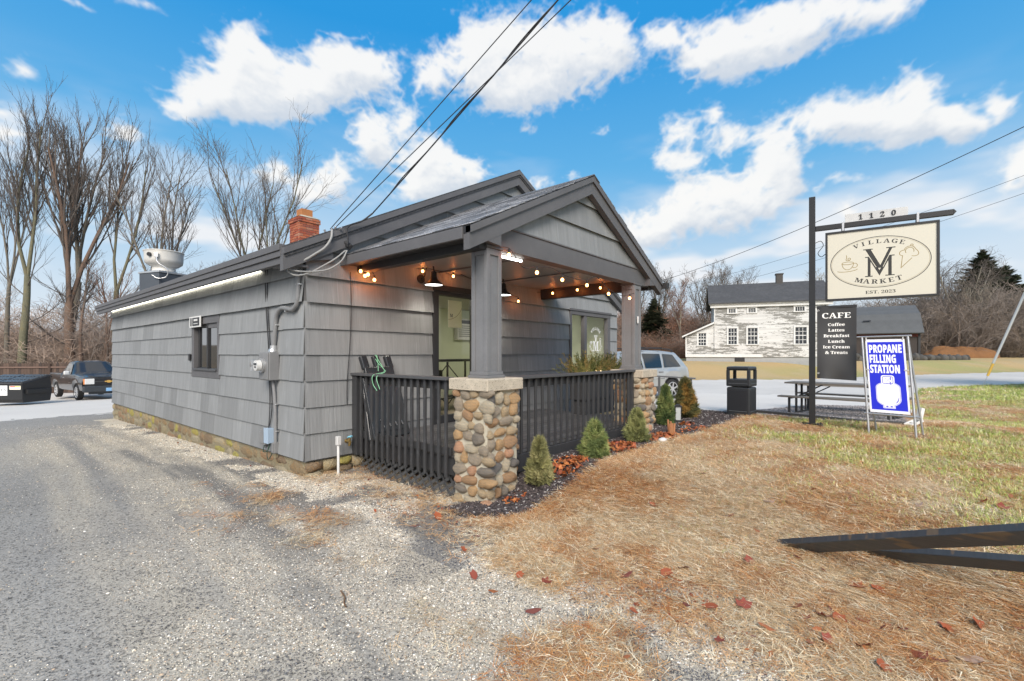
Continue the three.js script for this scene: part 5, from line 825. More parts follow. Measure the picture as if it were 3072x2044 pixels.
{ // silver estate SUV
  const base = [13.595,0.003,-0.529], h = V(-0.927, 0, -0.375).normalize();       // heading of the nose
  const t = thing('silver_suv', 'silver estate SUV with roof rack parked beyond the far stone pillar', 'car');
  const L = 4.75, rx = 3.78, fx = 0.92, W = 0.93;
  t.rotation.y = Math.atan2(h.z, -h.x); // local -x is the nose
  const right = V(0, 0, 1).applyAxisAngle(V(0, 1, 0), t.rotation.y);
  const near = Math.sign(V(...base).sub(EYE).dot(right)) < 0 ? 1 : -1;
  const wheelLocal = V(rx, 0, near * 0.83).applyAxisAngle(V(0, 1, 0), t.rotation.y);
  t.position.set(base[0] - wheelLocal.x, G(base[0], base[2]), base[2] - wheelLocal.z);
  const st = arches([[0, 0.35, 0.72, 0.78, 0.62, 0.66, 0.6, 0.5], [0.12, 0.27, 0.82, 0.88, 0.8, 0.84, 0.76, 0.62], [0.5, 0.26, 0.95, 1.0, 0.88, 0.92, 0.84, 0.7], [1.3, 0.26, 1.03, 1.1, 0.9, 0.945, 0.86, 0.74], [1.5, 0.26, 1.05, 1.14, 0.9, 0.945, 0.87, 0.74], [2.15, 0.27, 1.06, 1.66, 0.9, 0.95, 0.88, 0.62], [2.7, 0.27, 1.07, 1.72, 0.9, 0.95, 0.885, 0.645], [3.6, 0.28, 1.09, 1.71, 0.9, 0.95, 0.885, 0.64], [4.2, 0.32, 1.10, 1.66, 0.88, 0.94, 0.875, 0.61], [4.5, 0.38, 1.10, 1.42, 0.84, 0.91, 0.85, 0.64], [4.66, 0.42, 1.08, 1.16, 0.8, 0.86, 0.80, 0.7], [4.75, 0.46, 0.95, 1.02, 0.72, 0.78, 0.72, 0.6]], [fx, rx], 0.42);
  const silver = new THREE.MeshPhysicalMaterial({ color: lin(0.46, 0.46, 0.44), roughness: 0.32, metalness: 0.55, clearcoat: 1, clearcoatRoughness: 0.06 });
  const body = part('body', loft(st), silver, t);
  for (const s of [-1, 1]) {
    part('side_window', sidePatch(st, [[1.72, 1.10], [2.42, 1.11], [2.42, 1.58], [2.2, 1.57]], s), M.tint, body);
    part('side_window', sidePatch(st, [[2.52, 1.11], [3.28, 1.12], [3.34, 1.60], [2.52, 1.61]], s), M.tint, body);
    part('side_window', sidePatch(st, [[3.40, 1.13], [4.22, 1.15], [3.98, 1.57], [3.46, 1.60]], s), M.tint, body);
    part('tail_light', sidePatch(st, [[4.52, 0.74], [4.70, 0.74], [4.68, 1.02], [4.54, 1.24], [4.46, 1.24]], s, 0.016), mat([0.5, 0.012, 0.01], 0.15), body);
    part('sill_moulding', sidePatch(st, [[1.36, 0.28], [3.34, 0.28], [3.34, 0.47], [1.36, 0.47]], s, 0.016), mat([0.05, 0.05, 0.05], 0.6), body);
    part('rub_strip', sidePatch(st, [[1.4, 0.72], [3.36, 0.73], [3.36, 0.78], [1.4, 0.77]], s, 0.02), mat([0.09, 0.09, 0.09], 0.5), body);
    for (const x of [2.3, 3.2]) part('door_handle', bx(0.2, 0.035, 0.03, x, 0.97, s * 0.945, 0.008), mat([0.2, 0.2, 0.2], 0.3), body);
    for (const x of [1.45, 2.47, 3.33]) part('door_seam', sidePatch(st, [[x, 0.5], [x + 0.008, 0.5], [x + 0.008, 1.06], [x, 1.06]], s, 0.013), M.black, body);
    part('roof_rail', [tube([[2.25, 1.70, s * 0.58], [2.4, 1.77, s * 0.58], [3.4, 1.79, s * 0.57], [4.05, 1.74, s * 0.55], [4.15, 1.68, s * 0.55]], 0.018, 24, 6)], M.dark, body);
    part('headlight', sidePatch(st, [[0.08, 0.66], [0.5, 0.74], [0.5, 0.86], [0.14, 0.8]], s, 0.014), mat([0.6, 0.6, 0.6], 0.1), body);
    for (const x of [fx, rx]) wheel(t, x, s * 0.83, 0.355, 0.23, mat([0.55, 0.55, 0.55], 0.3, { metalness: 0.6 }));
  }
  for (const x of [2.75, 3.55]) part('cross_bar', bx(0.06, 0.03, 1.2, x, 1.82, 0, 0.008), M.dark, body);
  part('windscreen', new ConvexGeometry([V(1.52, 1.15, 0.7), V(1.52, 1.15, -0.7), V(2.12, 1.63, 0.58), V(2.12, 1.63, -0.58), V(1.56, 1.13, 0.7), V(1.56, 1.13, -0.7)]), M.tint, body);
  part('rear_window', new ConvexGeometry([V(4.27, 1.62, 0.52), V(4.27, 1.62, -0.52), V(4.63, 1.2, 0.62), V(4.63, 1.2, -0.62), V(4.6, 1.19, 0.6), V(4.24, 1.6, 0.5), V(4.6, 1.19, -0.6)]), M.tint, body);
  part('underside', bx(4.3, 0.3, 1.5, 2.4, 0.42, 0, 0.02), M.black, t);
}
{ // black pickup
  const f = [1.001,-0.7,-25.082], r = [0.574,-0.717,-28.303], h = V(f[0] - r[0], 0, f[2] - r[2]).normalize();
  const t = thing('black_pickup', 'black pickup truck with gold emblem parked by the brown fence', 'truck');
  t.rotation.y = Math.atan2(h.z, -h.x);
  const fx = 0.95, rx = fx + 3.05, wz = 0.86;
  const rightv = V(0, 0, 1).applyAxisAngle(V(0, 1, 0), t.rotation.y), near = V(...f).sub(EYE).dot(rightv) < 0 ? 1 : -1;
  const wl = V(fx, 0, near * wz).applyAxisAngle(V(0, 1, 0), t.rotation.y);
  t.position.set(f[0] - wl.x, G(f[0], f[2]), f[2] - wl.z);
  const st = arches([[0, 0.5, 1.06, 1.12, 0.86, 0.9, 0.86, 0.78], [0.1, 0.46, 1.1, 1.16, 0.92, 0.97, 0.9, 0.8], [0.6, 0.46, 1.16, 1.22, 0.95, 1.0, 0.93, 0.82], [1.35, 0.44, 1.2, 1.28, 0.95, 1.0, 0.94, 0.82], [1.5, 0.44, 1.21, 1.31, 0.95, 1.0, 0.94, 0.8], [2.15, 0.44, 1.22, 1.86, 0.95, 1.0, 0.94, 0.66], [2.45, 0.44, 1.22, 1.9, 0.95, 1.0, 0.94, 0.68], [2.9, 0.44, 1.22, 1.88, 0.95, 1.0, 0.94, 0.68], [3.12, 0.44, 1.22, 1.72, 0.95, 1.0, 0.94, 0.72], [3.16, 0.46, 1.24, 1.27, 0.95, 1.0, 0.96, 0.92], [5.1, 0.5, 1.24, 1.27, 0.94, 0.99, 0.95, 0.91], [5.15, 0.52, 1.2, 1.23, 0.93, 0.97, 0.93, 0.9]], [fx, rx], 0.46);
  const paint = new THREE.MeshPhysicalMaterial({ color: lin(0.012, 0.012, 0.013), roughness: 0.28, clearcoat: 1, clearcoatRoughness: 0.05 });
  const body = part('body', loft(st), paint, t), chrome = mat([0.7, 0.7, 0.7], 0.15, { metalness: 0.9 });
  const scr = M.tint;
  for (const s of [-1, 1]) {
    part('side_window', sidePatch(st, [[1.78, 1.25], [2.8, 1.25], [2.78, 1.76], [2.2, 1.76]], s), M.tint, body);
    part('headlight', bx(0.06, 0.27, 0.36, 0.0, 0.93, s * 0.72, 0.015), mat([0.68, 0.68, 0.66], 0.1), body);
    part('turn_signal', bx(0.12, 0.27, 0.07, 0.05, 0.93, s * 0.905, 0.012), mat([0.7, 0.25, 0.08], 0.2), body);
    part('mirror', bx(0.14, 0.2, 0.22, 1.72, 1.32, s * 1.12, 0.05), M.white, body);
    part('door_handle', bx(0.18, 0.035, 0.03, 2.75, 1.06, s * 0.995, 0.008), chrome, body);
    part('fender_script', bx(0.22, 0.025, 0.012, 1.75, 0.84, s * 1.0, 0.003), chrome, body);
    part('door_seam', [sidePatch(st, [[1.62, 0.5], [1.63, 0.5], [1.63, 1.2], [1.62, 1.2]], s, 0.013), sidePatch(st, [[2.98, 0.5], [2.99, 0.5], [2.99, 1.2], [2.98, 1.2]], s, 0.013)], mat([0.03, 0.03, 0.03], 0.8), body);
    for (const x of [fx, rx]) wheel(t, x, s * wz, 0.385, 0.25, mat([0.6, 0.6, 0.6], 0.3, { metalness: 0.5 }), 8);
  }
  part('windscreen', new ConvexGeometry([V(1.53, 1.31, 0.78), V(1.53, 1.31, -0.78), V(2.12, 1.83, 0.63), V(2.12, 1.83, -0.63), V(1.58, 1.29, 0.78), V(1.58, 1.29, -0.78)]), scr, body);
  const gr = part('grille', bx(0.05, 0.36, 1.06, -0.005, 0.90, 0, 0.01), M.black, body);
  part('grille_bar', [bx(0.05, 0.05, 1.06, -0.02, 0.91, 0, 0.01), bx(0.04, 0.03, 1.06, -0.015, 1.08, 0, 0.008)], mat([0.05, 0.05, 0.05], 0.3), gr);
  const tie = poly([[-0.15, -0.02], [-0.06, -0.03], [-0.05, -0.06], [0.06, -0.06], [0.07, -0.03], [0.16, -0.02], [0.15, 0.03], [0.07, 0.03], [0.06, 0.06], [-0.06, 0.06], [-0.07, 0.03], [-0.16, 0.03]], 0.02).rotateY(-Math.PI / 2).translate(-0.04, 0.91, 0);
  part('emblem', tie, mat([0.75, 0.45, 0.12], 0.3, { metalness: 0.4 }), gr);
  part('bumper', [bx(0.22, 0.3, 1.96, -0.03, 0.56, 0, 0.05), bx(0.1, 0.14, 1.5, 0.02, 0.38, 0, 0.03)], mat([0.035, 0.04, 0.045], 0.5), body);
  part('licence_plate', bx(0.015, 0.16, 0.31, -0.15, 0.52, 0.02, 0.003), mat([0.22, 0.42, 0.66], 0.4), body);
  part('bed_floor', bx(1.9, 0.04, 1.7, 4.12, 0.9, 0, 0), M.black, body);
  part('wiper', [bar([1.52, 1.33, 0.55], [1.6, 1.36, -0.05], 0.02, 0.02), bar([1.52, 1.33, -0.15], [1.6, 1.36, -0.7], 0.02, 0.02)], M.black, body);
  part('underside', bx(4.6, 0.3, 1.5, 2.6, 0.55, 0, 0.02), M.black, t);
}
{ // dumpster
  const t = thing('dumpster', 'black steel dumpster with ribbed grey lids at the left edge of the lot', 'dumpster', [-1.75, G(-1.75, -22.9), -22.9], 0.02);
  t.position.set(...[-0.74,-0.625,-24.354]); t.position.y = G(t.position.x, t.position.z); t.rotation.y = -0.84;
  const st = mat([0.018, 0.018, 0.019], 0.5, { map: T.mottle }), w = 2.0;
  part('body', [poly([[-0.62, 0.16], [0.55, 0.16], [0.62, 0.3], [0.62, 0.96], [-0.62, 1.22], [-0.70, 0.6]], w, 0.01).rotateY(-Math.PI / 2).translate(w / 2 - 0.1, 0, 0.62)], st, t);
  part('rim', [bx(w + 0.12, 0.07, 0.06, -0.1, 0.98, 1.26), bx(w + 0.12, 0.08, 0.06, -0.1, 1.22, 0.0)], st, t);
  part('fork_pocket', [bx(0.12, 0.18, 1.0, 0.95, 0.62, 0.62, 0.01)], st, t); part('fork_pocket', [bx(0.12, 0.18, 1.0, -1.16, 0.62, 0.62, 0.01)], st, t);
  for (const x of [-0.62, 0.40]) { const l = part('lid', bx(0.98, 0.05, 1.38, x, 1.13, 0.62, 0.01, [0.22, 0, 0]), mat([0.05, 0.052, 0.056], 0.3), t);
    part('lid_rib', [...Array(6)].flatMap((_, i) => [0, 1, 2].map((k) => bx(0.13, 0.035, 0.36, x - 0.40 + i * 0.16, 1.168 - (k - 1) * 0.094, 0.20 + k * 0.42, 0.008, [0.22, 0, 0]))), mat([0.05, 0.052, 0.056], 0.22), l); }
  const lab = canvasTex(400, 250, (x, W, H) => { x.fillStyle = '#eceeec'; x.fillRect(0, 0, W, H); x.fillStyle = '#1d1d1d'; x.font = 'bold 84px serif'; x.textAlign = 'right'; x.fillText("AINE'S", 372, 140); x.strokeStyle = '#2c8f45'; x.lineWidth = 14; x.beginPath(); x.moveTo(150, 60); x.lineTo(185, 20); x.lineTo(220, 60); x.closePath(); x.stroke(); x.fillStyle = '#333'; for (const y of [180, 210]) for (let i = 0; i < 14; i++) x.fillRect(90 + i * 20, y, 13, 12); });
  part('company_plate', new THREE.PlaneGeometry(0.7, 0.42).translate(-0.05, 0.68, 1.262), mat(0xffffff, 0.5, { map: lab }), t, null, true);
  part('warning_label', [new THREE.PlaneGeometry(0.46, 0.16).translate(0.62, 0.80, 1.262)], mat(0xffffff, 0.5, { map: canvasTex(128, 48, (x) => { x.fillStyle = '#eee9d8'; x.fillRect(0, 0, 128, 48); x.fillStyle = '#c23a2c'; x.fillRect(6, 5, 58, 12); x.fillStyle = '#e7c24a'; x.fillRect(64, 5, 58, 12); }) }), t, null, true);
}

// ------------------------------------------------------------ brown stockade fence behind the lot
{
  const a = [-6.287,-0.76,-38.378], b = [4.461,-0.95,-30.286], t = thing('stockade_fence', 'weathered brown board fence along the back of the lot', 'fence'), R = rng(61);
  const dx = b[0] - a[0], dz = b[2] - a[2], L = Math.hypot(dx, dz), ang = Math.atan2(-dz, dx), ms = [[0.075, 0.05, 0.038], [0.10, 0.066, 0.05], [0.06, 0.043, 0.036], [0.12, 0.08, 0.06]].map((c) => mat(c, 0.9, { map: T.woodV }));
  const n = Math.round(L / 0.145); const at2 = (s, o) => [a[0] + dx / L * s - dz / L * o, a[2] + dz / L * s + dx / L * o];
  for (let i = 0; i < n; i++) { const [x, z] = at2((i + 0.5) * L / n, 0), g = G(x, z); part('fence_board', poly([[-0.068, 0.02], [0.068, 0.02], [0.068, 1.76], [0, 1.86 + R() * 0.02], [-0.068, 1.76]], 0.018).rotateY(ang).translate(x, g, z), ms[Math.floor(R() * 4)], t); }
  for (const y of [0.5, 1.55]) { const p = at2(0, 0.05), q = at2(L, 0.05); part('fence_rail', bar([p[0], G(...p) + y, p[1]], [q[0], G(...q) + y, q[1]], 0.05, 0.09), mat([0.17, 0.11, 0.085], 0.9, { map: T.wood }), t); }
  for (let s = 1; s < L; s += 2.6) { const [x, z] = at2(s, 0.08); part('fence_post', bx(0.1, 1.8, 0.1, x, G(x, z) + 0.9, z), ms[1], t); }
}
// ------------------------------------------------------------ peeling white farmhouse across the road
function clapTexture() { return tex(1024, (u, v) => { const row = Math.floor(v * 26), w = tn(u, v, 9, 52, row % 7) * 0.45 + tn(u, v, 30, 110, 2) * 0.3 + tn(u, v, 90, 200, 3) * 0.25, patch = tn(u, v, 4, 5, 6); const bare = sst(0.46, 0.62, w + (patch - 0.5) * 0.45); return [lerp(0.90, 0.58, bare), lerp(0.90, 0.575, bare), lerp(0.895, 0.56, bare)]; }, { srgb: true, rep: 4.6 }); }
function sash(x0, x1, y0, y1, z, cols, rows, parent, tm) {
  const f = part('window', [span(x0 - 0.12, x1 + 0.12, y1, y1 + 0.14, z, z + 0.05), span(x0 - 0.12, x0, y0, y1, z, z + 0.05), span(x1, x1 + 0.12, y0, y1, z, z + 0.05), span(x0 - 0.14, x1 + 0.14, y0 - 0.07, y0, z, z + 0.08)], tm, parent);
  for (let i = 0; i < cols; i++) for (let j = 0; j < rows; j++) { const pw = (x1 - x0) / cols, ph = (y1 - y0) / rows; part('pane', span(x0 + i * pw + 0.018, x0 + (i + 1) * pw - 0.018, y0 + j * ph + 0.018 + (rows === 4 && j === 2 ? 0.03 : 0), y0 + (j + 1) * ph - 0.018, z - 0.002, z + 0.012, 0), M.tint, f); }
  part('muntin', [span(x0, x1, y0, y1, z - 0.004, z + 0.006, 0)], tm, f);
}
{
  const a = [38.038,0.875,-6.445], b = [40.692,0.929,1.2], d = V(b[0] - a[0], 0, b[2] - a[2]), L = d.length(), turn = Math.atan2(-d.z, d.x), gy = G((a[0] + b[0]) / 2, (a[2] + b[2]) / 2);
  const t = thing('white_farmhouse', 'old two storey white farmhouse with peeling clapboards across the road', 'house', [a[0], gy, a[2]], turn);
  const clap = clapTexture(), wm = [1, 0.94, 0.88].map((k) => mat([0.80 * k, 0.80 * k, 0.79 * k], 0.8, { map: clap })), tm = mat([0.72, 0.72, 0.70], 0.7, { map: T.mottle }), rf = mat([0.082, 0.082, 0.084], 0.85, { map: tex(512, (u, v) => 0.7 + 0.3 * tn(u, v, 30, 40) * tn(u, v, 6, 12, 2) + 0.15 * (h2(Math.floor(u * 60), Math.floor(v * 30)) - 0.5), { rep: 6 }) });
  const D = 6.5, H = 4.72, F = 0.42, R = rng(8), wing = 2.25;
  part('foundation', [span(-wing + 0.05, L - 0.05, -0.6, F, -D, -0.06, 0)], mat([0.36, 0.37, 0.37], 0.95, { map: T.mottle }), t);
  part('cellar_hatch', span(1.55, 2.3, 0.02, F - 0.05, -0.055, -0.03, 0), M.black, t);
  const w = part('wall', [span(0, L, F, H, -D, 0, 0), poly([[0, H], [L, H]].length ? [[0, 0], [D, 0], [D / 2, 1.9]] : [], 0.1).rotateY(Math.PI / 2).translate(0, H, 0)], wm[0], t);
  const W1 = [[0.75, 0.75 + 0.0], [0, 0]]; void W1;
  const rows = [];
  for (let k = 0; k * 0.128 + F < H - 0.05; k++) { const y = F + k * 0.128; let s = 0; while (s < L) { const e = Math.min(L, s + lerp(1.2, 4.2, R())); rows.push([s, e, y]); s = e; } }
  rows.forEach(([s, e, y]) => part('clapboard', bx(e - s - 0.006, 0.13, 0.022, (s + e) / 2, y + 0.066, 0.008 + 0.004 * R(), 0, [0.1, 0, 0]), wm[Math.floor(R() * 3)], w));
  const lw = part('lean_to', [poly([[-wing, F], [0, F], [0, 3.25], [-wing, 2.2]], D - 0.4).translate(0, 0, -D + 0.3)], wm[1], t);
  for (let k = 0; k < 22; k++) { const y = F + k * 0.128, x0 = -wing + Math.max(0, (y + 0.1 - 2.2) / 1.05 * wing); if (x0 < -0.15) part('clapboard', bx(-x0 - 0.02, 0.13, 0.022, x0 / 2, y + 0.066, -0.092 + 0.004 * R(), 0, [0.1, 0, 0]), wm[Math.floor(R() * 3)], lw); }
  part('lean_to_roof', poly([[-wing - 0.28, 2.10], [0.02, 3.27], [0.02, 3.36], [-wing - 0.28, 2.2]], D).translate(0, 0, -D + 0.2), rf, t);
  part('rake_board', poly([[-wing - 0.28, 2.06], [0, 3.2], [0, 3.34], [-wing - 0.28, 2.18]], 0.05).translate(0, 0, 0.21), tm, t);
  part('corner_board', [span(-wing - 0.01, -wing + 0.09, F, 2.2, -0.1, -0.05), span(L - 0.1, L + 0.012, F, H, 0.0, 0.035), span(-0.012, 0.06, 3.3, H, 0.0, 0.035)], tm, t);
  part('water_table', [span(-wing, 3.6, F - 0.02, F + 0.22, -0.08, 0.045)], tm, t);
  part('eave_board', [span(-0.3, L + 0.3, H - 0.22, H + 0.02, 0.03, 0.22), span(-0.4, L + 0.4, H + 0.0, H + 0.1, 0.2, 0.34)], tm, t);
  const roof = part('roof', [poly([[0.42, H + 0.06], [-D / 2, H + 2.0], [-D / 2, H + 2.12], [0.42, H + 0.16]], L + 0.9).rotateY(-Math.PI / 2).translate(L + 0.45, 0, 0), poly([[-D - 0.42, H + 0.06], [-D / 2, H + 2.0], [-D / 2, H + 2.12], [-D - 0.42, H + 0.16]], L + 0.9).rotateY(-Math.PI / 2).translate(L + 0.45, 0, 0)], rf, t);
  part('chimney', [span(L * 0.62, L * 0.62 + 0.5, H + 1.8, H + 2.75, -D / 2 - 0.25, -D / 2 + 0.25), span(L * 0.62 - 0.05, L * 0.62 + 0.55, H + 2.751, H + 2.85, -D / 2 - 0.3, -D / 2 + 0.3)], mat([0.07, 0.065, 0.06], 0.9), roof);
  const k = L / 341; const X = (px) => (px - 2143) * k;
  for (const [p, q] of [[2187, 2213], [2249, 2275], [2389, 2420]]) sash(X(p) + 0.05, X(q) - 0.05, H - 0.68, H - 0.32, 0.032, 4, 1, t, tm);
  for (const [p, q] of [[2188, 2215], [2249, 2279], [2391, 2424]]) sash(X(p), X(q), 1.46, 2.78, 0.032, 3, 4, t, tm);
  sash(-wing + 1.02, -wing + 1.62, 1.38, 2.42, -0.07, 3, 4, t, tm);
}
{ // grey barn, half hidden by the boards
  const a = [62.17,0.451,-0.631], b = [63.384,0.678,7.013], d = V(b[0] - a[0], 0, b[2] - a[2]), L = d.length(), turn = Math.atan2(-d.z, d.x), gy = G((a[0] + b[0]) / 2, (a[2] + b[2]) / 2);
  const t = thing('grey_barn', 'long dark grey barn with gambrel roof behind the propane board', 'barn', [a[0], gy, a[2]], turn), y = -gy;
  const red = mat([0.16, 0.045, 0.035], 0.9, { map: T.woodV }), rf = mat([0.10, 0.105, 0.108], 0.85, { map: T.mottle }), R = rng(4);
  part('wall', [span(0.1, L - 0.1, -0.5, 3.9 + y, -8, -0.2, 0)], mat([0.06, 0.05, 0.045], 0.9, { map: T.woodV }), t);
  part('red_board', span(0.1, L - 0.1, 3.45 + y, 3.9 + y, -0.19, -0.12, 0), red, t);
  part('roof', [poly([[0.35, 3.75 + y], [-1.6, 5.9 + y], [-4.1, 7.0 + y], [-4.1, 7.15 + y], [-1.55, 6.05 + y], [0.45, 3.85 + y]], L + 0.3).rotateY(-Math.PI / 2).translate(L + 0.2, 0, 0), poly([[-8.5, 3.75 + y], [-6.6, 5.9 + y], [-4.1, 7.0 + y], [-4.1, 7.15 + y], [-6.65, 6.05 + y], [-8.6, 3.85 + y]], L + 0.3).rotateY(-Math.PI / 2).translate(L + 0.2, 0, 0)], rf, t);
  part('gable_end', poly([[-8.2, 0], [-0.1, 0], [-0.1, 3.9 + y], [-1.6, 5.8 + y], [-4.1, 6.9 + y], [-6.6, 5.8 + y], [-8.2, 3.9 + y]], 0.2).rotateY(-Math.PI / 2).translate(L - 0.02, 0, 0), M.dark, t);
  for (let i = 0; i < 6; i++) part('loose_shingle', bx(0.5 + R() * 0.9, 0.04, 0.16, L - 1 - R() * 7, 5.4 + y - R() * 1.2, -0.95 + R() * 0.3, 0, [0.8, 0, 0.05]), M.dark, t);
}
{ // distant white outbuilding with two stub towers
  const p = [103.93,0.011,8.558], t = thing('white_outbuilding', 'small distant white building with twin stub towers beside the barn', 'building', [p[0], G(p[0], p[2]), p[2]], -0.85), w = mat([0.78, 0.79, 0.8], 0.7), r = mat([0.2, 0.22, 0.25], 0.8);
  part('wall', [span(-3, 6.2, 0, 3.2, -4, 0, 0)], w, t); part('tower', [span(-2.2, -0.6, 0, 7.0, -3, -1.2, 0), span(0.2, 1.4, 0, 7.4, -3, -1.2, 0)], w, t);
  part('roof', [poly([[-0.2, 3.2], [4.2, 3.2], [2, 5.2]], 9.6).rotateY(Math.PI / 2).translate(-3.2, 0, 0.1)], r, t); part('tower_roof', [new THREE.ConeGeometry(1.25, 1.4, 4).rotateY(Math.PI / 4).translate(-1.4, 7.7, -2.1), new THREE.ConeGeometry(1.0, 1.3, 4).rotateY(Math.PI / 4).translate(0.8, 8.05, -2.1)], r, t);
}
{ // orange earth mounds
  const mound = (px, py, dd, w, h, d2, label, seed) => { const p = [93.935,0.21,12.218], q = [px, py, dd]; void p; const g = new THREE.SphereGeometry(1, 40, 14, 0, Math.PI * 2, 0, Math.PI / 2), P = g.attributes.position; for (let i = 0; i < P.count; i++) { const x = P.getX(i), y = P.getY(i), z = P.getZ(i), n = fbm(x * 2.2 + seed, z * 2.2 + y + seed, 4); P.setXYZ(i, x * w * (0.8 + 0.4 * n), Math.pow(y, 0.8) * h * (0.55 + 0.9 * n) - 0.25, z * d2 * (0.8 + 0.4 * n)); } g.computeVertexNormals();
    const o = single('earth_mound', label, 'earth mound', g, mat([0.50, 0.24, 0.095], 0.95, { map: T.mottle, ...bump(T.stoneBump, 0.2) })); o.position.set(q[0], G(q[0], q[2]), q[2]); o.rotation.y = -0.85; };
  const m1 = [91.012,0.346,11.855], m2 = [114.719,0.011,21.354], m3 = [51.57,1.6,-22.509];
  mound(...m1, 4.6, 2.0, 3, 'long heap of orange earth in front of the white trailers', 3); mound(...m2, 3.4, 1.1, 2.5, 'small orange earth heap at the right edge of the field', 9); mound(...m3, 3, 1.5, 2, 'small orange earth heap glimpsed left of the far column', 14);
}
{ // box trailers
  const a = [117.145,-0.187,18.025], mk = (o, len, x, label) => { const t = thing('box_trailer', label, 'trailer', [a[0], G(a[0], a[2]), a[2]], -0.8); const w = mat([0.62, 0.70, 0.78], 0.5);
    part('box', span(x, x + len, 0.1, 2.9, -2.4, 0, 0.02), w, t); part('rib', [...Array(Math.floor(len / 0.9))].map((_, i) => span(x + i * 0.9 + 0.3, x + i * 0.9 + 0.36, 0.15, 2.85, 0, 0.03, 0)), mat([0.5, 0.58, 0.66], 0.5), t); part('corner_post', [span(x - 0.02, x + 0.1, 0.1, 2.92, 0.0, 0.05, 0), span(x + len - 0.1, x + len + 0.02, 0.1, 2.92, 0, 0.05, 0)], mat([0.12, 0.16, 0.22], 0.5), t); };
  mk(0, 5.6, -1.6, 'right white box trailer with blue edges in the far field'); mk(0, 8.5, -10.4, 'left white box trailer half hidden by the orange earth');
}
{ // low dark stone wall before the barn
  const a = [51.325,0.165,2.02], b = [69.269,0.494,10.89], t = thing('field_wall', 'low dark dry stone wall in the grass before the barn', 'wall'), R = rng(12), ms = [0.06, 0.09, 0.12].map((k) => mat([k, k * 0.97, k * 0.9], 0.95, { map: T.stone }));
  for (let i = 0; i < 46; i++) { const s = i / 45, x = lerp(a[0], b[0], s), z = lerp(a[2], b[2], s), g = new THREE.IcosahedronGeometry(1, 1).scale(0.3 + R() * 0.25, 0.28 + R() * 0.2, 0.3); g.rotateY(R() * 3).translate(x + (R() - 0.5) * 0.3, G(x, z) + 0.15 + (i % 2) * 0.3 * (1 - s), z); part('stone', g, ms[i % 3], t); }
}
{ // utility guy wire with its guard, road lines overhead
  const f = [28.814,0.196,8.676], h = [28.142,9.997,11.757];
  f[1] = G(f[0], f[2]);
  const t = thing('pole_guy', 'slanting guy wire with long pale guard and yellow foot by the road', 'guy wire'), k = (s) => f.map((v, i) => lerp(v, h[i], s));
  part('wire', rod(f, h, 0.009, 6), M.galv, t); part('guard', rod(k(0.115), k(0.44), 0.05, 10), mat([0.50, 0.52, 0.53], 0.5), t); part('guard_foot', rod(k(0.055), k(0.114), 0.05, 10), mat([0.68, 0.42, 0.08], 0.5), t);
  single('power_line', 'thicker black power line crossing the right sky from the porch eave upward', 'power line', tube(sag([47.784,9.011,-19.242], [28.508,12.834,12.191], 0.9, 24), 0.02, 60, 5), M.cable);
  single('power_line', 'thin middle power line passing behind the sign board', 'power line', tube(sag([48.287,8.387,-18.645], [34.791,12.187,13.438], 0.9, 24), 0.011, 60, 5), M.cable, null);
  single('power_line', 'thin lowest power line passing behind the sign board', 'power line', tube(sag([48.287,7.607,-18.645], [34.791,11.166,13.438], 0.9, 24), 0.011, 60, 5), M.cable, null);
}
{ // ramp handrail beyond the far pillar
  const a = [7.2, 1.05, 0.95], b = [8.268,1.023,2.151];
  const t = thing('ramp_handrail', 'dark metal ramp handrail between the far stone pillar and the parked SUV', 'handrail'), m = mat([0.11, 0.115, 0.12], 0.5);
  const p = [7.987,1.066,1.197], q = [8.01,1.047,1.379], r = [8.248,1.02,2.05], lo = [7.987,0.565,1.197], lo2 = [8.248,0.652,2.05]; void a;
  part('top_rail', bar(p, b, 0.09, 0.035), m, t); part('lower_rail', bar(lo, lo2, 0.03, 0.03), m, t);
  for (const c of [q, r]) part('post', bx(0.045, c[1] - G(c[0], c[2]), 0.045, c[0], (c[1] + G(c[0], c[2])) / 2 - 0.01, c[2]), m, t);
}
{ // white house across the street, mirrored in the front window
  const t = thing('street_house', 'white clapboard house across the street from the store window', 'house', [25.15, 0.05, 13.8], -2.36), w = mat([0.8, 0.8, 0.8], 0.8), wall = part('wall', span(-4.5, 4.5, 0, 5.2, -6, 0, 0), w, t);
  for (let k = 0; k < 42; k++) part('clapboard', bx(9, 0.125, 0.02, 0, 0.06 + k * 0.122, 0.012, 0, [0.12, 0, 0]), w, wall);
  part('roof', poly([[-0.5, 5.2], [6.5, 5.2], [3, 7.8]], 9.4).rotateY(Math.PI / 2).translate(-4.7, 0, 0), mat([0.1, 0.1, 0.1], 0.9), t);
  for (const x of [-3, 0, 3]) sash(x - 0.4, x + 0.4, 1.3, 2.7, 0.03, 2, 2, t, M.white);
}

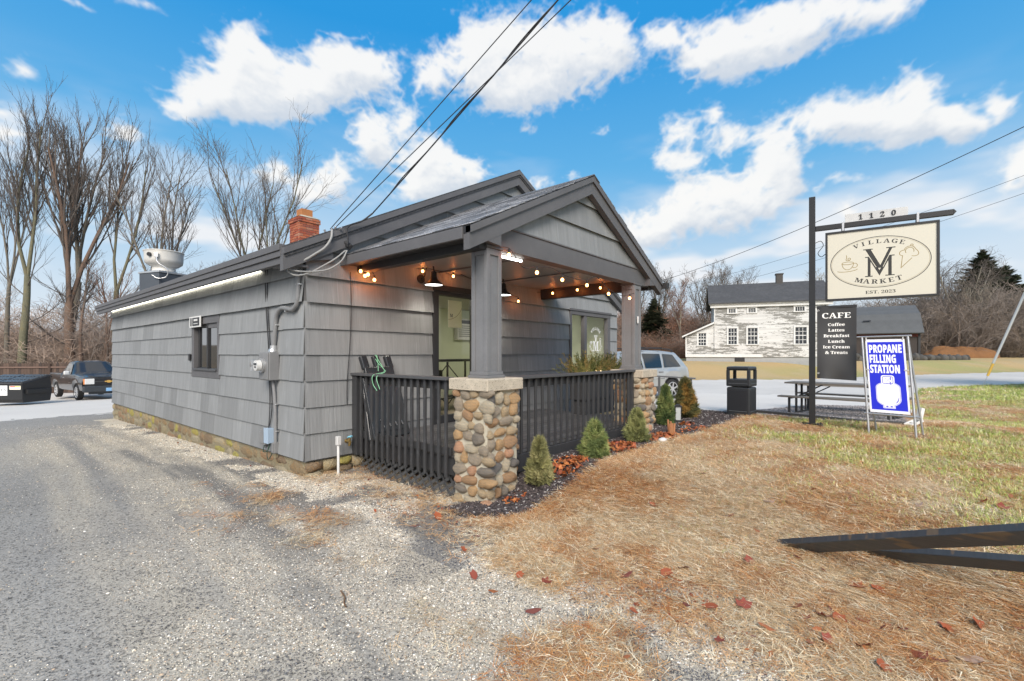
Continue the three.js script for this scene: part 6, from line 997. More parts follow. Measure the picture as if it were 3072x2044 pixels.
// ------------------------------------------------------------ bare trees: tapered trunk, forking limbs, fine twigs
function limb(pos, nor, idx, pts, r0, r1, sides) {
  const n = pts.length, up = V(0.31, 0.12, 0.94); let base = pos.length / 3;
  for (let i = 0; i < n; i++) { const d = (i < n - 1 ? pts[i + 1].clone().sub(pts[i]) : pts[i].clone().sub(pts[i - 1])).normalize(), s = d.clone().cross(up).normalize(), t = s.clone().cross(d), r = lerp(r0, r1, i / (n - 1));
    for (let k = 0; k < sides; k++) { const a = k / sides * Math.PI * 2, q = s.clone().multiplyScalar(Math.cos(a)).addScaledVector(t, Math.sin(a)); pos.push(pts[i].x + q.x * r, pts[i].y + q.y * r, pts[i].z + q.z * r); nor.push(q.x, q.y, q.z); } }
  for (let i = 0; i < n - 1; i++) for (let k = 0; k < sides; k++) { const a = base + i * sides + k, b = base + i * sides + (k + 1) % sides; idx.push(a, a + sides, b, b, a + sides, b + sides); }
}
function treeGeos({ seed, h, r, forkAt = 0.35, leaders = 3, spread = 0.35, lean = [0, 0], levels = 4, kids = [7, 6, 5, 4], twist = 1, up = 0.35, thin = 1, low = 0, reach = 1 }) {
  const R = rng(seed), trunk = [[], [], []], crown = [[], [], []];
  const put = (into, pts, r0, r1, s) => limb(into[0], into[1], into[2], pts, r0, r1, s);
  const wander = (p, d, len, n, wob, lift) => { const out = [p.clone()]; let q = p.clone(), v = d.clone(); for (let i = 0; i < n; i++) { v.x += (R() - 0.5) * wob; v.y += (R() - 0.5) * wob + lift; v.z += (R() - 0.5) * wob; v.normalize(); q = q.clone().addScaledVector(v, len / n); out.push(q); } return out; };
  const along = (pts, t) => { const f = t * (pts.length - 1), i = Math.min(Math.floor(f), pts.length - 2); return [pts[i].clone().lerp(pts[i + 1], f - i), pts[i + 1].clone().sub(pts[i]).normalize()]; };
  function grow(p, d, len, rad, lv) {
    const n = lv >= levels ? 2 : 4, pts = wander(p, d, len, n, 0.26 * twist, 0.06 * up * 3), end = lv >= levels ? rad * 0.5 : rad * 0.35;
    put(lv <= 1 ? trunk : crown, pts, rad, Math.max(end, 0.004 * thin), lv <= 1 ? 7 : lv === 2 ? 5 : 3);
    if (lv >= levels) return;
    const k = kids[lv - 1];
    for (let i = 0; i < k; i++) { const t = lv === 1 ? 0.22 + 0.78 * (i + R()) / k : 0.2 + 0.8 * (i + R()) / k, [q, dir] = along(pts, Math.min(t, 0.99)); const az = R() * Math.PI * 2, ang = spread * (0.75 + 0.8 * R()) * (lv > 1 ? 1.35 : 1); const s = dir.clone().cross(V(0.3, 0.2, 0.9)).normalize(), u = s.clone().cross(dir); const nd = dir.clone().multiplyScalar(Math.cos(ang)).addScaledVector(s, Math.sin(ang) * Math.cos(az)).addScaledVector(u, Math.sin(ang) * Math.sin(az)); grow(q, nd.normalize(), len * lerp(0.62, 0.36, t) * (lv === 1 ? reach : 1) * (0.75 + 0.5 * R()), Math.max(rad * lerp(0.52, 0.3, t), 0.006 * thin), lv + 1); }
  }
  const d0 = V(lean[0], 1, lean[1]).normalize(), body = wander(V(0, -0.3, 0), d0, h * forkAt, 6, 0.06 * twist, 0.02);
  put(trunk, body, r * 1.12, r * 0.74, 10);
  const [tip, td] = along(body, 0.999);
  for (let i = 0; i < leaders; i++) { const az = i / leaders * Math.PI * 2 + R() * 1.4, ang = leaders === 1 ? 0.03 : spread * (0.35 + 0.5 * R()); const nd = td.clone().add(V(Math.cos(az) * Math.tan(ang), 0, Math.sin(az) * Math.tan(ang))).normalize(); grow(tip.clone().addScaledVector(td, -0.15), nd, h * (1 - forkAt) * (0.8 + 0.25 * R()), r * (leaders === 1 ? 0.72 : 0.5), 1); }
  for (let i = 0; i < low; i++) { const [q] = along(body, 0.3 + 0.68 * R()), az = R() * 7; grow(q, V(Math.cos(az), 0.35 + R() * 0.5, Math.sin(az)).normalize(), h * 0.16 * (0.6 + R()), r * 0.16, 2); }
  const mk = (a) => { const g = new THREE.BufferGeometry(); g.setAttribute('position', new THREE.Float32BufferAttribute(a[0], 3)); g.setAttribute('normal', new THREE.Float32BufferAttribute(a[1], 3)); const uv = new Float32Array(a[0].length / 3 * 2); for (let i = 0; i < uv.length / 2; i++) { uv[2 * i] = a[0][3 * i] + a[0][3 * i + 2]; uv[2 * i + 1] = a[0][3 * i + 1] * 0.4; } g.setAttribute('uv', new THREE.BufferAttribute(uv, 2)); g.setIndex(a[2]); return g; };
  return [mk(trunk), mk(crown)];
}
const bark = {
  grey: mat([0.21, 0.19, 0.155], 0.9, { map: T.stone, ...bump(T.stoneBump, 0.02) }), moss: mat([0.20, 0.19, 0.12], 0.9, { map: T.stone, ...bump(T.stoneBump, 0.02) }), brown: mat([0.20, 0.135, 0.10], 0.9, { map: T.stone, ...bump(T.stoneBump, 0.02) }),
  twig: mat([0.12, 0.10, 0.085], 0.9), redtwig: mat([0.2, 0.115, 0.08], 0.9), pale: mat([0.34, 0.31, 0.25], 0.9, { map: T.stone }),
};
function bareTree(label, p, o, b = bark.grey, tw = bark.twig, group) { const [a, c] = treeGeos(o), t = thing('bare_tree', label, 'tree', [p[0], G(p[0], p[2]), p[2]], 0, group); part('trunk', a, b, t, null, true); part('crown', c, tw, t, null, true); return t; }
const tall = { levels: 4, kids: [11, 6, 4], forkAt: 0.42, up: 0.8, spread: 0.36, low: 4, thin: 1.25, twist: 1.1, reach: 0.72 };
bareTree('tall bare tree at the left edge with twin mossy stems', [-0.105,-0.994,-38.803], { ...tall, seed: 1, h: 18.6, r: 0.23, leaders: 3, spread: 0.24 }, bark.moss);
bareTree('leaning bare tree second from the left edge', [1.97,-1.245,-40.996], { ...tall, seed: 2, h: 17.2, r: 0.25, leaders: 3, spread: 0.25, lean: [0.14, 0.16], forkAt: 0.42 });
bareTree('thickest bare tree with a torn brown trunk behind the pickup', [2.122,-1.078,-37.713], { ...tall, seed: 3, h: 18, r: 0.31, leaders: 4, spread: 0.26, forkAt: 0.34, low: 5 }, bark.brown);
bareTree('tall bare tree rising just left of the store roof corner', [4.551,-1.245,-37.936], { ...tall, seed: 14, h: 18, r: 0.21, leaders: 2, spread: 0.24, forkAt: 0.4, low: 4 }, bark.moss);
bareTree('bare tree with a dense dark top behind the exhaust fan', [6.353,-1.162,-34.247], { ...tall, seed: 5, h: 16, r: 0.2, leaders: 4, spread: 0.36, forkAt: 0.3 });
bareTree('wide forking bare tree left of the brick chimney', [12.166,-1.413,-32.008], { ...tall, seed: 6, h: 16.2, r: 0.19, leaders: 4, spread: 0.38, forkAt: 0.3 }, bark.moss);
bareTree('slimmer bare tree stem directly left of the chimney', [13.126,-1.496,-32.42], { ...tall, seed: 7, h: 14.4, r: 0.15, leaders: 2, spread: 0.28 }, bark.moss);
bareTree('small dark bare tree between the pickup and the store', [2.461,-0.994,-35.76], { ...tall, seed: 8, h: 9.5, r: 0.13, leaders: 1, kids: [8, 6, 4] }, bark.brown);
bareTree('small crooked bare tree with low twigs beside the store corner', [3.58,-0.994,-34.433], { ...tall, seed: 9, h: 8, r: 0.14, leaders: 2, kids: [7, 6, 4], twist: 1.7 }, bark.brown, bark.redtwig);
bareTree('thin young bare tree at the far left beside the first tree', [-0.587,-1.162,-42.478], { ...tall, seed: 10, h: 16, r: 0.15, leaders: 3, spread: 0.26 });
bareTree('low bushy bare tree below the wide forking tree', [9.385,0.201,-32.203], { ...tall, seed: 11, h: 8.4, r: 0.14, leaders: 4, spread: 0.6, forkAt: 0.25, kids: [8, 7, 4] }, bark.grey);
bareTree('low bushy bare tree right of the chimney', [14.223,0.119,-29.568], { ...tall, seed: 12, h: 8.6, r: 0.14, leaders: 4, spread: 0.55, forkAt: 0.3, kids: [8, 7, 4] }, bark.grey);
bareTree('low spreading bare tree left of the wide forking tree', [8.467,0.16,-34.843], { ...tall, seed: 13, h: 8, r: 0.13, leaders: 4, spread: 0.62, forkAt: 0.22, kids: [8, 7, 4] }, bark.grey);
bareTree('fan shaped bare tree behind the left end of the farmhouse roof', [57.046,0.86,-12.912], { ...tall, seed: 16, h: 10.5, r: 0.2, leaders: 5, spread: 0.55, forkAt: 0.25, kids: [8, 7, 5], thin: 2 });
bareTree('round topped bare tree over the farmhouse roof', [63.166,0.809,-11.86], { ...tall, seed: 17, h: 11.5, r: 0.2, leaders: 4, spread: 0.5, forkAt: 0.3, kids: [8, 7, 5], thin: 2 });
bareTree('pale bare tree seen between the post and the sign board', [86.176,0.643,-4.739], { ...tall, seed: 18, h: 14, r: 0.2, leaders: 3, spread: 0.5, thin: 2 }, bark.pale, bark.pale);
bareTree('wide bare tree right of the sign board', [104.575,0.604,12.426], { ...tall, seed: 19, h: 17.5, r: 0.34, leaders: 6, spread: 0.66, forkAt: 0.18, kids: [9, 8, 6], thin: 2.4, up: 0.25 }, bark.pale, bark.twig);
bareTree('pale trunked bare tree in front of the tall spruce', [103.348,0.63,14.074], { ...tall, seed: 20, h: 12, r: 0.3, leaders: 4, spread: 0.6, forkAt: 0.2, thin: 2.2 }, bark.pale, bark.pale);
bareTree('bare tree over the woods left of the farmhouse', [61.092,0.757,-20.524], { ...tall, seed: 21, h: 11.5, r: 0.2, leaders: 4, spread: 0.5, thin: 2.2 });
bareTree('bare tree behind the far porch column', [60.855,0.732,-23.907], { ...tall, seed: 22, h: 12, r: 0.2, leaders: 4, spread: 0.55, thin: 2.2 });
bareTree('pale bare tree in the brown woods before the farmhouse', [56.837,0.834,-16.263], { ...tall, seed: 23, h: 9.5, r: 0.17, leaders: 3, spread: 0.45, thin: 2 }, bark.pale, bark.redtwig);

// needle trees: whorled boughs of many small sprays
function boughGeo(seed, n, len, wid) { const R = rng(seed), pos = [], nor = []; for (let i = 0; i < n; i++) { const t = (i + R()) / n, s = R() < 0.5 ? -1 : 1, x = t * len, spread = wid * (1 - t * 0.8) * (0.5 + R()), q = [x, -0.18 * t * t * len + (R() - 0.5) * 0.04 * len, 0], e = [x + spread * 0.6, q[1] + (R() - 0.65) * spread * 0.6, s * spread], w = 0.10 * wid + 0.02; const a = V(...q), b = V(...e), d = b.clone().sub(a).normalize(), u = d.clone().cross(V(R() - 0.5, 1, R() - 0.5)).normalize().multiplyScalar(w); pos.push(a.x - u.x, a.y - u.y, a.z - u.z, a.x + u.x, a.y + u.y, a.z + u.z, b.x, b.y, b.z); } const g = new THREE.BufferGeometry(); g.setAttribute('position', new THREE.Float32BufferAttribute(pos, 3)); g.computeVertexNormals(); return g; }
function tallSpruce(label, p, h, wid, seed, col) {
  const t = thing('spruce_tree', label, 'tree', [p[0], G(p[0], p[2]), p[2]]), R = rng(seed), g = [], [a, b] = [boughGeo(seed + 1, 60, 1, 0.46), boughGeo(seed + 2, 60, 1, 0.46)];
  for (let k = 0; k < 430; k++) { const v = Math.pow((k + R()) / 430, 0.85), y = h * (0.06 + 0.94 * v), L = wid * Math.pow(1 - v, 0.8) * (0.62 + 0.55 * R()) + 0.25; const q = (R() < 0.5 ? a : b).clone(); q.scale(L, L, L); q.rotateZ(lerp(-0.15, 0.7, v) + (R() - 0.5) * 0.3); q.rotateY(R() * 7); q.translate(0, y, 0); g.push(q); }
  const m = mat(col, 0.95, { side: THREE.DoubleSide }); part('trunk', cyl(h * 0.022, 0.03, h * 0.98, 0, h * 0.49, 0, 8), bark.grey, t); part('crown', g, m, t, null, true);
}
tallSpruce('tall dark spruce with a pointed top at the right of the field', [118.352,0.197,16.354], 19.5, 8.0, 3, [0.04, 0.055, 0.026]);
tallSpruce('second dark spruce farther right, partly beyond the first', [123.988,0.165,19.936], 17, 7.2, 4, [0.045, 0.06, 0.028]);
tallSpruce('small spruce at the extreme right edge', [131.859,0.099,23.065], 7.5, 3.5, 6, [0.03, 0.05, 0.03]);
tallSpruce('soft green pine in the brown woods right of the column', [52.724,0.654,-18.038], 7.2, 2.6, 5, [0.075, 0.085, 0.05]);

// the woods beyond: too many stems to count
{
  const R = rng(99), kinds = [31, 32, 33, 34].map((s) => { const [a, c] = treeGeos({ seed: s, h: 1, r: 0.011, leaders: 3, spread: 0.5, forkAt: 0.15, levels: 4, kids: [7, 6, 4], thin: 0.22, low: 5 }); for (const g of [a, c]) for (const k of ['uv']) void k; return mergeGeometries([a, c]); });
  function wood(name, label, spots, cols) {
    const o = new THREE.Group(); o.name = numbered(name); tag(o, label, 'woodland'); o.userData.kind = 'stuff'; scene.add(o);
    kinds.forEach((g, ki) => { const S = spots.filter((_, i) => i % kinds.length === ki), im = new THREE.InstancedMesh(g, mat(0xffffff, 0.95), S.length), m = new THREE.Matrix4(); im.name = 'stems'; im.userData.kind = 'stuff'; im.castShadow = im.receiveShadow = true;
      S.forEach(([x, z, h, w, c], i) => { m.compose(V(x, G(x, z) - 0.2, z), new THREE.Quaternion().setFromEuler(new THREE.Euler((R() - 0.5) * 0.15, R() * 7, (R() - 0.5) * 0.15)), V(h * w, h, h * w)); im.setMatrixAt(i, m); const q = cols[Math.floor(R() * cols.length)], k = 0.8 + 0.5 * R(); im.setColorAt(i, lin(q[0] * k, q[1] * k, q[2] * k)); void c; });
      o.add(im); });
  }
  const at3 = (px, d) => { const a = (px - 1536) / 1410; return [EYE.x + d * (FWD.x + a * RGT.x), EYE.z + d * (FWD.z + a * RGT.z)]; };
  const left = [], right = [], grey = [];
  for (let i = 0; i < 420; i++) { const px = -500 + R() * 1500, d = 33 + R() * R() * 34, [x, z] = at3(px, d), tallOne = R() < 0.05; left.push([x, z, (tallOne ? 6.5 : 2.4) + R() * 2.0 + (d - 33) * 0.05, 1.15 + R() * 0.8]); }
  for (let i = 0; i < 760; i++) { const px = 1700 + R() * 1650, d = (px < 2200 ? 60 : 72) + R() * 30, [x, z] = at3(px, d), k = px < 2180 ? 1 - 0.15 * R() : px > 2720 ? 1.5 : 1; right.push([x, z, (5.8 + R() * 4.2) * k + (d - 60) * 0.045, 0.95 + R() * 0.7]); if (px > 2250) grey.push(right.pop()); }
  for (let i = 0; i < 150; i++) { const px = 1880 + R() * 330, d = 52 + R() * 10, [x, z] = at3(px, d); right.push([x, z, 1.6 + R() * 2.4, 1.9 + R()]); }
  wood('brush_woodland', 'pale brown brush and saplings behind the stockade fence', left, [[0.30, 0.23, 0.185], [0.36, 0.27, 0.21], [0.26, 0.215, 0.18]]);
  wood('bare_woodland', 'reddish brown bare woods beside and behind the farmhouse', right, [[0.22, 0.15, 0.115], [0.19, 0.155, 0.13], [0.27, 0.175, 0.13], [0.30, 0.15, 0.09]]);
  wood('bare_woodland', 'grey brown bare woods behind the barn and the mounds', grey, [[0.20, 0.17, 0.145], [0.17, 0.15, 0.13], [0.23, 0.19, 0.16]]);
}

// dwarf conifers: dense needle tufts on a tapering bush
function tuft(seed, n, len, w) { const R = rng(seed), pos = []; for (let i = 0; i < n; i++) { const a = R() * 7, e = 0.15 + R() * 1.3, d = V(Math.cos(a) * Math.cos(e), Math.sin(e), Math.sin(a) * Math.cos(e)), s = d.clone().cross(V(R() - 0.5, R() - 0.5, R() - 0.5)).normalize().multiplyScalar(w), o = V((R() - 0.5) * len * 0.5, R() * len * 0.3, (R() - 0.5) * len * 0.5), t = o.clone().addScaledVector(d, len * (0.6 + 0.5 * R())); pos.push(o.x - s.x, o.y - s.y, o.z - s.z, o.x + s.x, o.y + s.y, o.z + s.z, t.x, t.y, t.z); } const g = new THREE.BufferGeometry(); g.setAttribute('position', new THREE.Float32BufferAttribute(pos, 3)); g.computeVertexNormals(); return g; }
function conifer(name, label, x, z, h, wid, seed, prof, cols, n = 1150, len = 0.058) {
  const t = thing(name, label, 'shrub', [x, G(x, z), z]), R = rng(seed), base = [1, 2, 3].map((k) => tuft(seed * 9 + k, 22, len, len * 0.085)), sets = cols.map(() => []);
  for (let i = 0; i < n; i++) { const v = Math.pow(R(), 1.25), a = R() * Math.PI * 2, lump = 0.48 + 0.95 * vn(Math.cos(a) * 3.2 + seed * 5, v * 9 + Math.sin(a) * 3.2), rr = wid * prof(v) * lump * Math.sqrt(0.2 + 0.8 * R()); const g = base[Math.floor(R() * 3)].clone(); const k = 0.8 + 0.6 * R(); g.scale(k, k, k); g.rotateZ(-0.75 * (1 - v * 0.7)); g.rotateY(-a); g.translate(Math.cos(a) * rr, 0.03 + v * h, Math.sin(a) * rr); const c = fbm(a * 1.1 + seed, v * 5, 2); sets[Math.min(cols.length - 1, Math.floor(clamp((c - 0.28) * 2.2 + (R() - 0.5) * 0.4) * cols.length))].push(g); }
  for (let i = 0; i < 16; i++) { const g = base[i % 3].clone(), a = R() * 7, v = 0.15 + 0.85 * R(), rr = wid * prof(v) * 1.05; g.scale(1.1, 1.7, 1.1); g.rotateZ(-0.7 * (1 - v)); g.rotateY(-a); g.translate(Math.cos(a) * rr, 0.03 + v * h, Math.sin(a) * rr); sets[i % cols.length].push(g); }
  for (let i = 0; i < 5; i++) { const g = base[i % 3].clone(); g.scale(0.5, 1.3, 0.5); g.translate((R() - 0.5) * 0.02, h * (0.93 + 0.035 * i), (R() - 0.5) * 0.02); sets[cols.length - 1].push(g); }
  part('stem', rod([0, -0.05, 0], [0, h * 0.92, 0], 0.022, 7, 0.005), bark.brown, t);
  sets.forEach((s, i) => { if (s.length) part('foliage', s, mat(cols[i], 0.9, { side: THREE.DoubleSide }), t, null, true).userData.kind = 'stuff'; });
}
const cone = (v) => Math.pow(1 - v, 0.72) * (0.72 + 0.28 * sst(0, 0.16, v)) + 0.02;
const greens = [[0.12, 0.16, 0.05], [0.21, 0.26, 0.08], [0.30, 0.33, 0.12]];
conifer('dwarf_spruce', 'pale olive dwarf spruce beside the near stone pillar', 1.33, 2.78, 0.46, 0.125, 1, cone, [[0.19, 0.19, 0.075], [0.27, 0.26, 0.10], [0.36, 0.33, 0.15]]);
conifer('dwarf_spruce', 'bright green dwarf spruce at the middle of the railing', 2.35, 2.9, 0.40, 0.165, 2, cone, greens);
conifer('dwarf_spruce', 'lighter dwarf spruce before the far stone pillar among red leaves', 3.76, 2.81, 0.43, 0.150, 3, cone, [[0.16, 0.18, 0.07], [0.24, 0.26, 0.095], [0.32, 0.33, 0.13]]);
conifer('arborvitae', 'slender dark green arborvitae just right of the far pillar', 5.62, 2.50, 0.68, 0.15, 4, (v) => Math.pow(Math.sin(Math.PI * (0.16 + 0.82 * v)), 0.8) * (1 - 0.45 * v), [[0.06, 0.10, 0.03], [0.12, 0.17, 0.05], [0.22, 0.25, 0.08]], 1900, 0.06);
conifer('upright_spruce', 'bronze tipped spruce between the two black lanterns', 6.90, 2.40, 0.74, 0.235, 5, cone, [[0.08, 0.085, 0.03], [0.16, 0.14, 0.045], [0.32, 0.19, 0.045]], 2100, 0.075);
// lanterns
for (const [x, z, n] of [[6.12, 2.55, 'small black garden lantern left of the bronze tipped spruce'], [7.80, 2.28, 'small black garden lantern half hidden right of the bronze tipped spruce']]) {
  const t = thing('garden_lantern', n, 'lantern', [x, G(x, z), z], 0.4);
  part('base', bx(0.13, 0.05, 0.13, 0, 0.025, 0), M.black, t); part('lid', [bx(0.14, 0.02, 0.14, 0, 0.315, 0), bx(0.08, 0.03, 0.08, 0, 0.338, 0)], M.black, t);
  part('frame', [[-1, -1], [1, -1], [1, 1], [-1, 1]].map(([a, b]) => bx(0.014, 0.26, 0.014, a * 0.053, 0.18, b * 0.053, 0.002)), M.black, t);
  part('pane', [bx(0.1, 0.25, 0.003, 0, 0.18, 0.048, 0), bx(0.1, 0.25, 0.003, 0, 0.18, -0.048, 0), bx(0.003, 0.25, 0.1, 0.05, 0.18, 0, 0), bx(0.003, 0.25, 0.1, -0.05, 0.18, 0, 0)], mat([0.42, 0.45, 0.45], 0.2), t);
}
{ // planter box of evergreen boughs with tiny lights
  const px = 5.62, pz = 1.15, t = thing('bough_planter', 'planter box of cut evergreen boughs with tiny warm lights behind the railing', 'planter', [px, 0, pz], 0.0), R = rng(17);
  part('box', [bx(1.8, 0.42, 0.36, 0, 0.93, 0, 0.01)], M.rail, t); part('stand', [bx(1.7, 0.3, 0.3, 0, 0.57, 0, 0.01)], M.rail, t);
  const sprig = [1, 2, 3].map((k) => { const Q = rng(k + 60), pos = []; for (let i = 0; i < 70; i++) { const y = Q() * 0.34, a = Q() * 7, l = 0.045 * (1 - y), o = V(0, y, 0), d = V(Math.cos(a) * 0.8, 0.75, Math.sin(a) * 0.8).normalize(), s = d.clone().cross(V(Q() - 0.5, Q() - 0.5, Q() - 0.5)).normalize().multiplyScalar(0.0045), e = o.clone().addScaledVector(d, l); pos.push(o.x - s.x, o.y, o.z - s.z, o.x + s.x, o.y, o.z + s.z, e.x, e.y, e.z); } const g = new THREE.BufferGeometry(); g.setAttribute('position', new THREE.Float32BufferAttribute(pos, 3)); g.computeVertexNormals(); return g; });
  const sets = [[], [], []]; for (let i = 0; i < 460; i++) { const g = sprig[Math.floor(R() * 3)].clone(), k = 0.85 + 0.8 * R(); g.scale(k, k, k); g.rotateX((R() - 0.5) * 1.7); g.rotateZ((R() - 0.5) * 2.0); g.translate((R() - 0.5) * 1.75, 1.08 + R() * 0.1, (R() - 0.5) * 0.34); sets[Math.floor(R() * 3)].push(g); }
  [[0.12, 0.15, 0.045], [0.25, 0.25, 0.08], [0.42, 0.31, 0.11]].forEach((c, i) => { part('boughs', sets[i], mat(c, 0.8, { side: THREE.DoubleSide }), t, null, true).userData.kind = 'stuff'; });
  const gl = glow([1, 0.74, 0.42], 9); for (let i = 0; i < 26; i++) part('fairy_light', new THREE.SphereGeometry(0.008, 6, 5).translate(-0.85 + R() * R() * 1.6, 1.13 + R() * 0.16, 0.05 + R() * 0.2), gl, t);
}
{ // cut stems, white stone
  const t = thing('pruned_shrub', 'pruned shrub of cut orange stubs right of the third dwarf spruce', 'shrub', [4.62, G(4.62, 3.0), 3.0]), R = rng(2), m = mat([0.38, 0.17, 0.075], 0.85, { map: T.woodV });
  for (let i = 0; i < 7; i++) { const a = R() * 7, r = R() * 0.09; part('stub', rod([Math.cos(a) * r, -0.03, Math.sin(a) * r], [Math.cos(a) * r * 1.6, 0.12 + R() * 0.14, Math.sin(a) * r * 1.6], 0.018 + R() * 0.012, 8, 0.016), m, t); }
  single('white_stone', 'small pale stone in the mulch beside the third dwarf spruce', 'stone', new THREE.IcosahedronGeometry(0.07, 1).scale(1.2, 0.6, 0.9).translate(3.98, G(3.98, 3.12) + 0.03, 3.12), mat([0.6, 0.6, 0.6], 0.8));
  single('twig', 'crooked brown twig standing out on the sandy drive edge', 'twig', [tube([[-1.244,0.036,3.047], [-1.275,0.02,3.151], [-1.315,0.003,3.211], [-1.328,-0.003,3.258]].map((p) => [p[0], G(p[0], p[2]) + 0.012, p[2]]), 0.005, 16, 5)], mat([0.16, 0.09, 0.045], 0.9));
}

// ------------------------------------------------------------ ground litter: grass, needles, pebbles, leaves
{
  const R = rng(2024), m4 = new THREE.Matrix4(), q = new THREE.Quaternion(), e = new THREE.Euler();
  const seen = (x, z, marg = 60) => { const dx = x - EYE.x, dz = z - EYE.z, f = dx * FWD.x + dz * FWD.z; if (f < 1.7) return 0; const px = 1536 + 1410 * (dx * RGT.x + dz * RGT.z) / f; return px > -marg && px < 3072 + marg ? f : 0; };
  function scatter(name, label, cat, geos, spots, m) {
    const o = new THREE.Group(); o.name = numbered(name); tag(o, label, cat); o.userData.kind = 'stuff'; scene.add(o);
    geos.forEach((g, gi) => { const S = spots.filter((_, i) => i % geos.length === gi), im = new THREE.InstancedMesh(g, m, S.length); im.name = 'pieces'; im.userData.kind = 'stuff'; im.receiveShadow = im.castShadow = true;
      S.forEach((s, i) => { e.set(s.rx || 0, s.ry ?? R() * 7, s.rz || 0); q.setFromEuler(e); m4.compose(V(s.x, G(s.x, s.z) + (s.y || 0), s.z), q, V(s.sx ?? s.s, s.sy ?? s.s, s.sz ?? s.s)); im.setMatrixAt(i, m4); im.setColorAt(i, lin(...s.c)); });
      o.add(im); });
  }
  const blade = (seed, n, h, lean, w, curl = 0.4) => { const Q = rng(seed), pos = []; for (let i = 0; i < n; i++) { const a = Q() * 7, o = V((Q() - 0.5) * 0.06, 0, (Q() - 0.5) * 0.06), l = h * (0.5 + Q()), t = lean * (0.5 + Q()), d = V(Math.cos(a) * Math.sin(t), Math.cos(t), Math.sin(a) * Math.sin(t)), s = V(-Math.sin(a), 0, Math.cos(a)).multiplyScalar(w), mid = o.clone().addScaledVector(d, l * 0.6), tip = mid.clone().add(V(d.x, d.y - curl, d.z).normalize().multiplyScalar(l * 0.45)); for (const [p, k] of [[o, 1], [mid, 0.7]]) void k, p; pos.push(o.x - s.x, o.y, o.z - s.z, o.x + s.x, o.y, o.z + s.z, mid.x + s.x * 0.7, mid.y, mid.z + s.z * 0.7, o.x - s.x, o.y, o.z - s.z, mid.x + s.x * 0.7, mid.y, mid.z + s.z * 0.7, mid.x - s.x * 0.7, mid.y, mid.z - s.z * 0.7, mid.x - s.x * 0.7, mid.y, mid.z - s.z * 0.7, mid.x + s.x * 0.7, mid.y, mid.z + s.z * 0.7, tip.x, tip.y, tip.z); } const g = new THREE.BufferGeometry(); g.setAttribute('position', new THREE.Float32BufferAttribute(pos, 3)); g.computeVertexNormals(); return g; };
  const needle = (seed, n, l, w) => { const Q = rng(seed), pos = []; for (let i = 0; i < n; i++) { const a = Q() * 7, o = V((Q() - 0.5) * 0.13, 0.002 + Q() * 0.022, (Q() - 0.5) * 0.13), L = l * (0.6 + 0.7 * Q()), d = V(Math.cos(a), (Q() - 0.45) * 0.35, Math.sin(a)), s = V(-Math.sin(a), 0.2, Math.cos(a)).multiplyScalar(w), t = o.clone().addScaledVector(d, L); pos.push(o.x - s.x, o.y - s.y, o.z - s.z, o.x + s.x, o.y + s.y, o.z + s.z, t.x, t.y, t.z); } const g = new THREE.BufferGeometry(); g.setAttribute('position', new THREE.Float32BufferAttribute(pos, 3)); g.computeVertexNormals(); return g; };
  const two = { side: THREE.DoubleSide };
  // pick points so that their number falls off with the distance they are seen from
  function points(n, dmin, dmax, ok) { const out = []; let tries = 0; while (out.length < n && tries++ < n * 14) { const d = dmin * Math.pow(dmax / dmin, Math.pow(R(), 0.85)), a = (R() - 0.5) * 2.36, x = EYE.x + d * (FWD.x + a * RGT.x), z = EYE.z + d * (FWD.z + a * RGT.z); if (!seen(x, z)) continue; const w = ok(x, z, d); if (w && R() < w) out.push([x, z, d]); } return out; }
  const straw = [[0.82, 0.66, 0.42], [0.92, 0.82, 0.60], [0.72, 0.52, 0.29], [0.56, 0.33, 0.16]], green = [[0.30, 0.40, 0.07], [0.46, 0.54, 0.13], [0.66, 0.66, 0.26]], rust = [[0.55, 0.24, 0.075], [0.64, 0.33, 0.12], [0.42, 0.15, 0.045], [0.68, 0.40, 0.17]];
  const pick = (a, k = 0.5 + 0.72 * R()) => { const c = a[Math.floor(R() * a.length)]; return [c[0] * k, c[1] * k, c[2] * k]; };
  const greenness = (x, z) => sst(3.5, 5.8, x * 0.45 + z * 0.75 + (fbm(x * 0.35 + 4, z * 0.35, 3) - 0.5) * 3.5) * sst(0.32, 0.56, fbm(x * 0.9 + 3, z * 0.9, 3) + 0.08);
  const G1 = points(62000, 1.9, 24, (x, z, d) => surface(x, z) === 2 ? 0.35 + 0.65 * sst(0.3, 0.55, fbm(x * 1.6, z * 1.6 + 30, 4) + 0.1) : 0);
  scatter('lawn_grass', 'short straw and green winter grass over the lawn', 'grass', [blade(1, 11, 0.035, 0.9, 0.0017), blade(2, 12, 0.045, 1.0, 0.0016), blade(3, 9, 0.03, 1.2, 0.002)], G1.map(([x, z, d]) => { const g = greenness(x, z), k = 1 + 0.045 * d; return { x, z, s: k * (0.7 + 0.6 * R()), sy: k * (0.45 + 0.6 * R() + 0.35 * g), c: R() < g * 0.85 ? pick(green) : pick(straw) }; }), mat(0xffffff, 0.9, two));
  // straw and needle mat
  const N1 = points(60000, 1.9, 16, (x, z, d) => { const s = surface(x, z); if (s === 2) return 0.95 * (1 - 0.85 * greenness(x, z)); if (s === 1 && z < 2.3 && x > 0.1) return 0.05; if (s === 1 && x > -0.4) return (0.10 + 0.75 * sst(0.44, 0.6, fbm(x * 1.3 + 50, z * 1.3, 4))) * sst(-0.5, 0.6, x + (z - 3) * 0.1); if (s === 0 && z > -1) return 0.10 * sst(-1.6, -0.5, x) * sst(0.5, 0.62, fbm(x * 1.3 + 50, z * 1.3, 4)); return 0; });
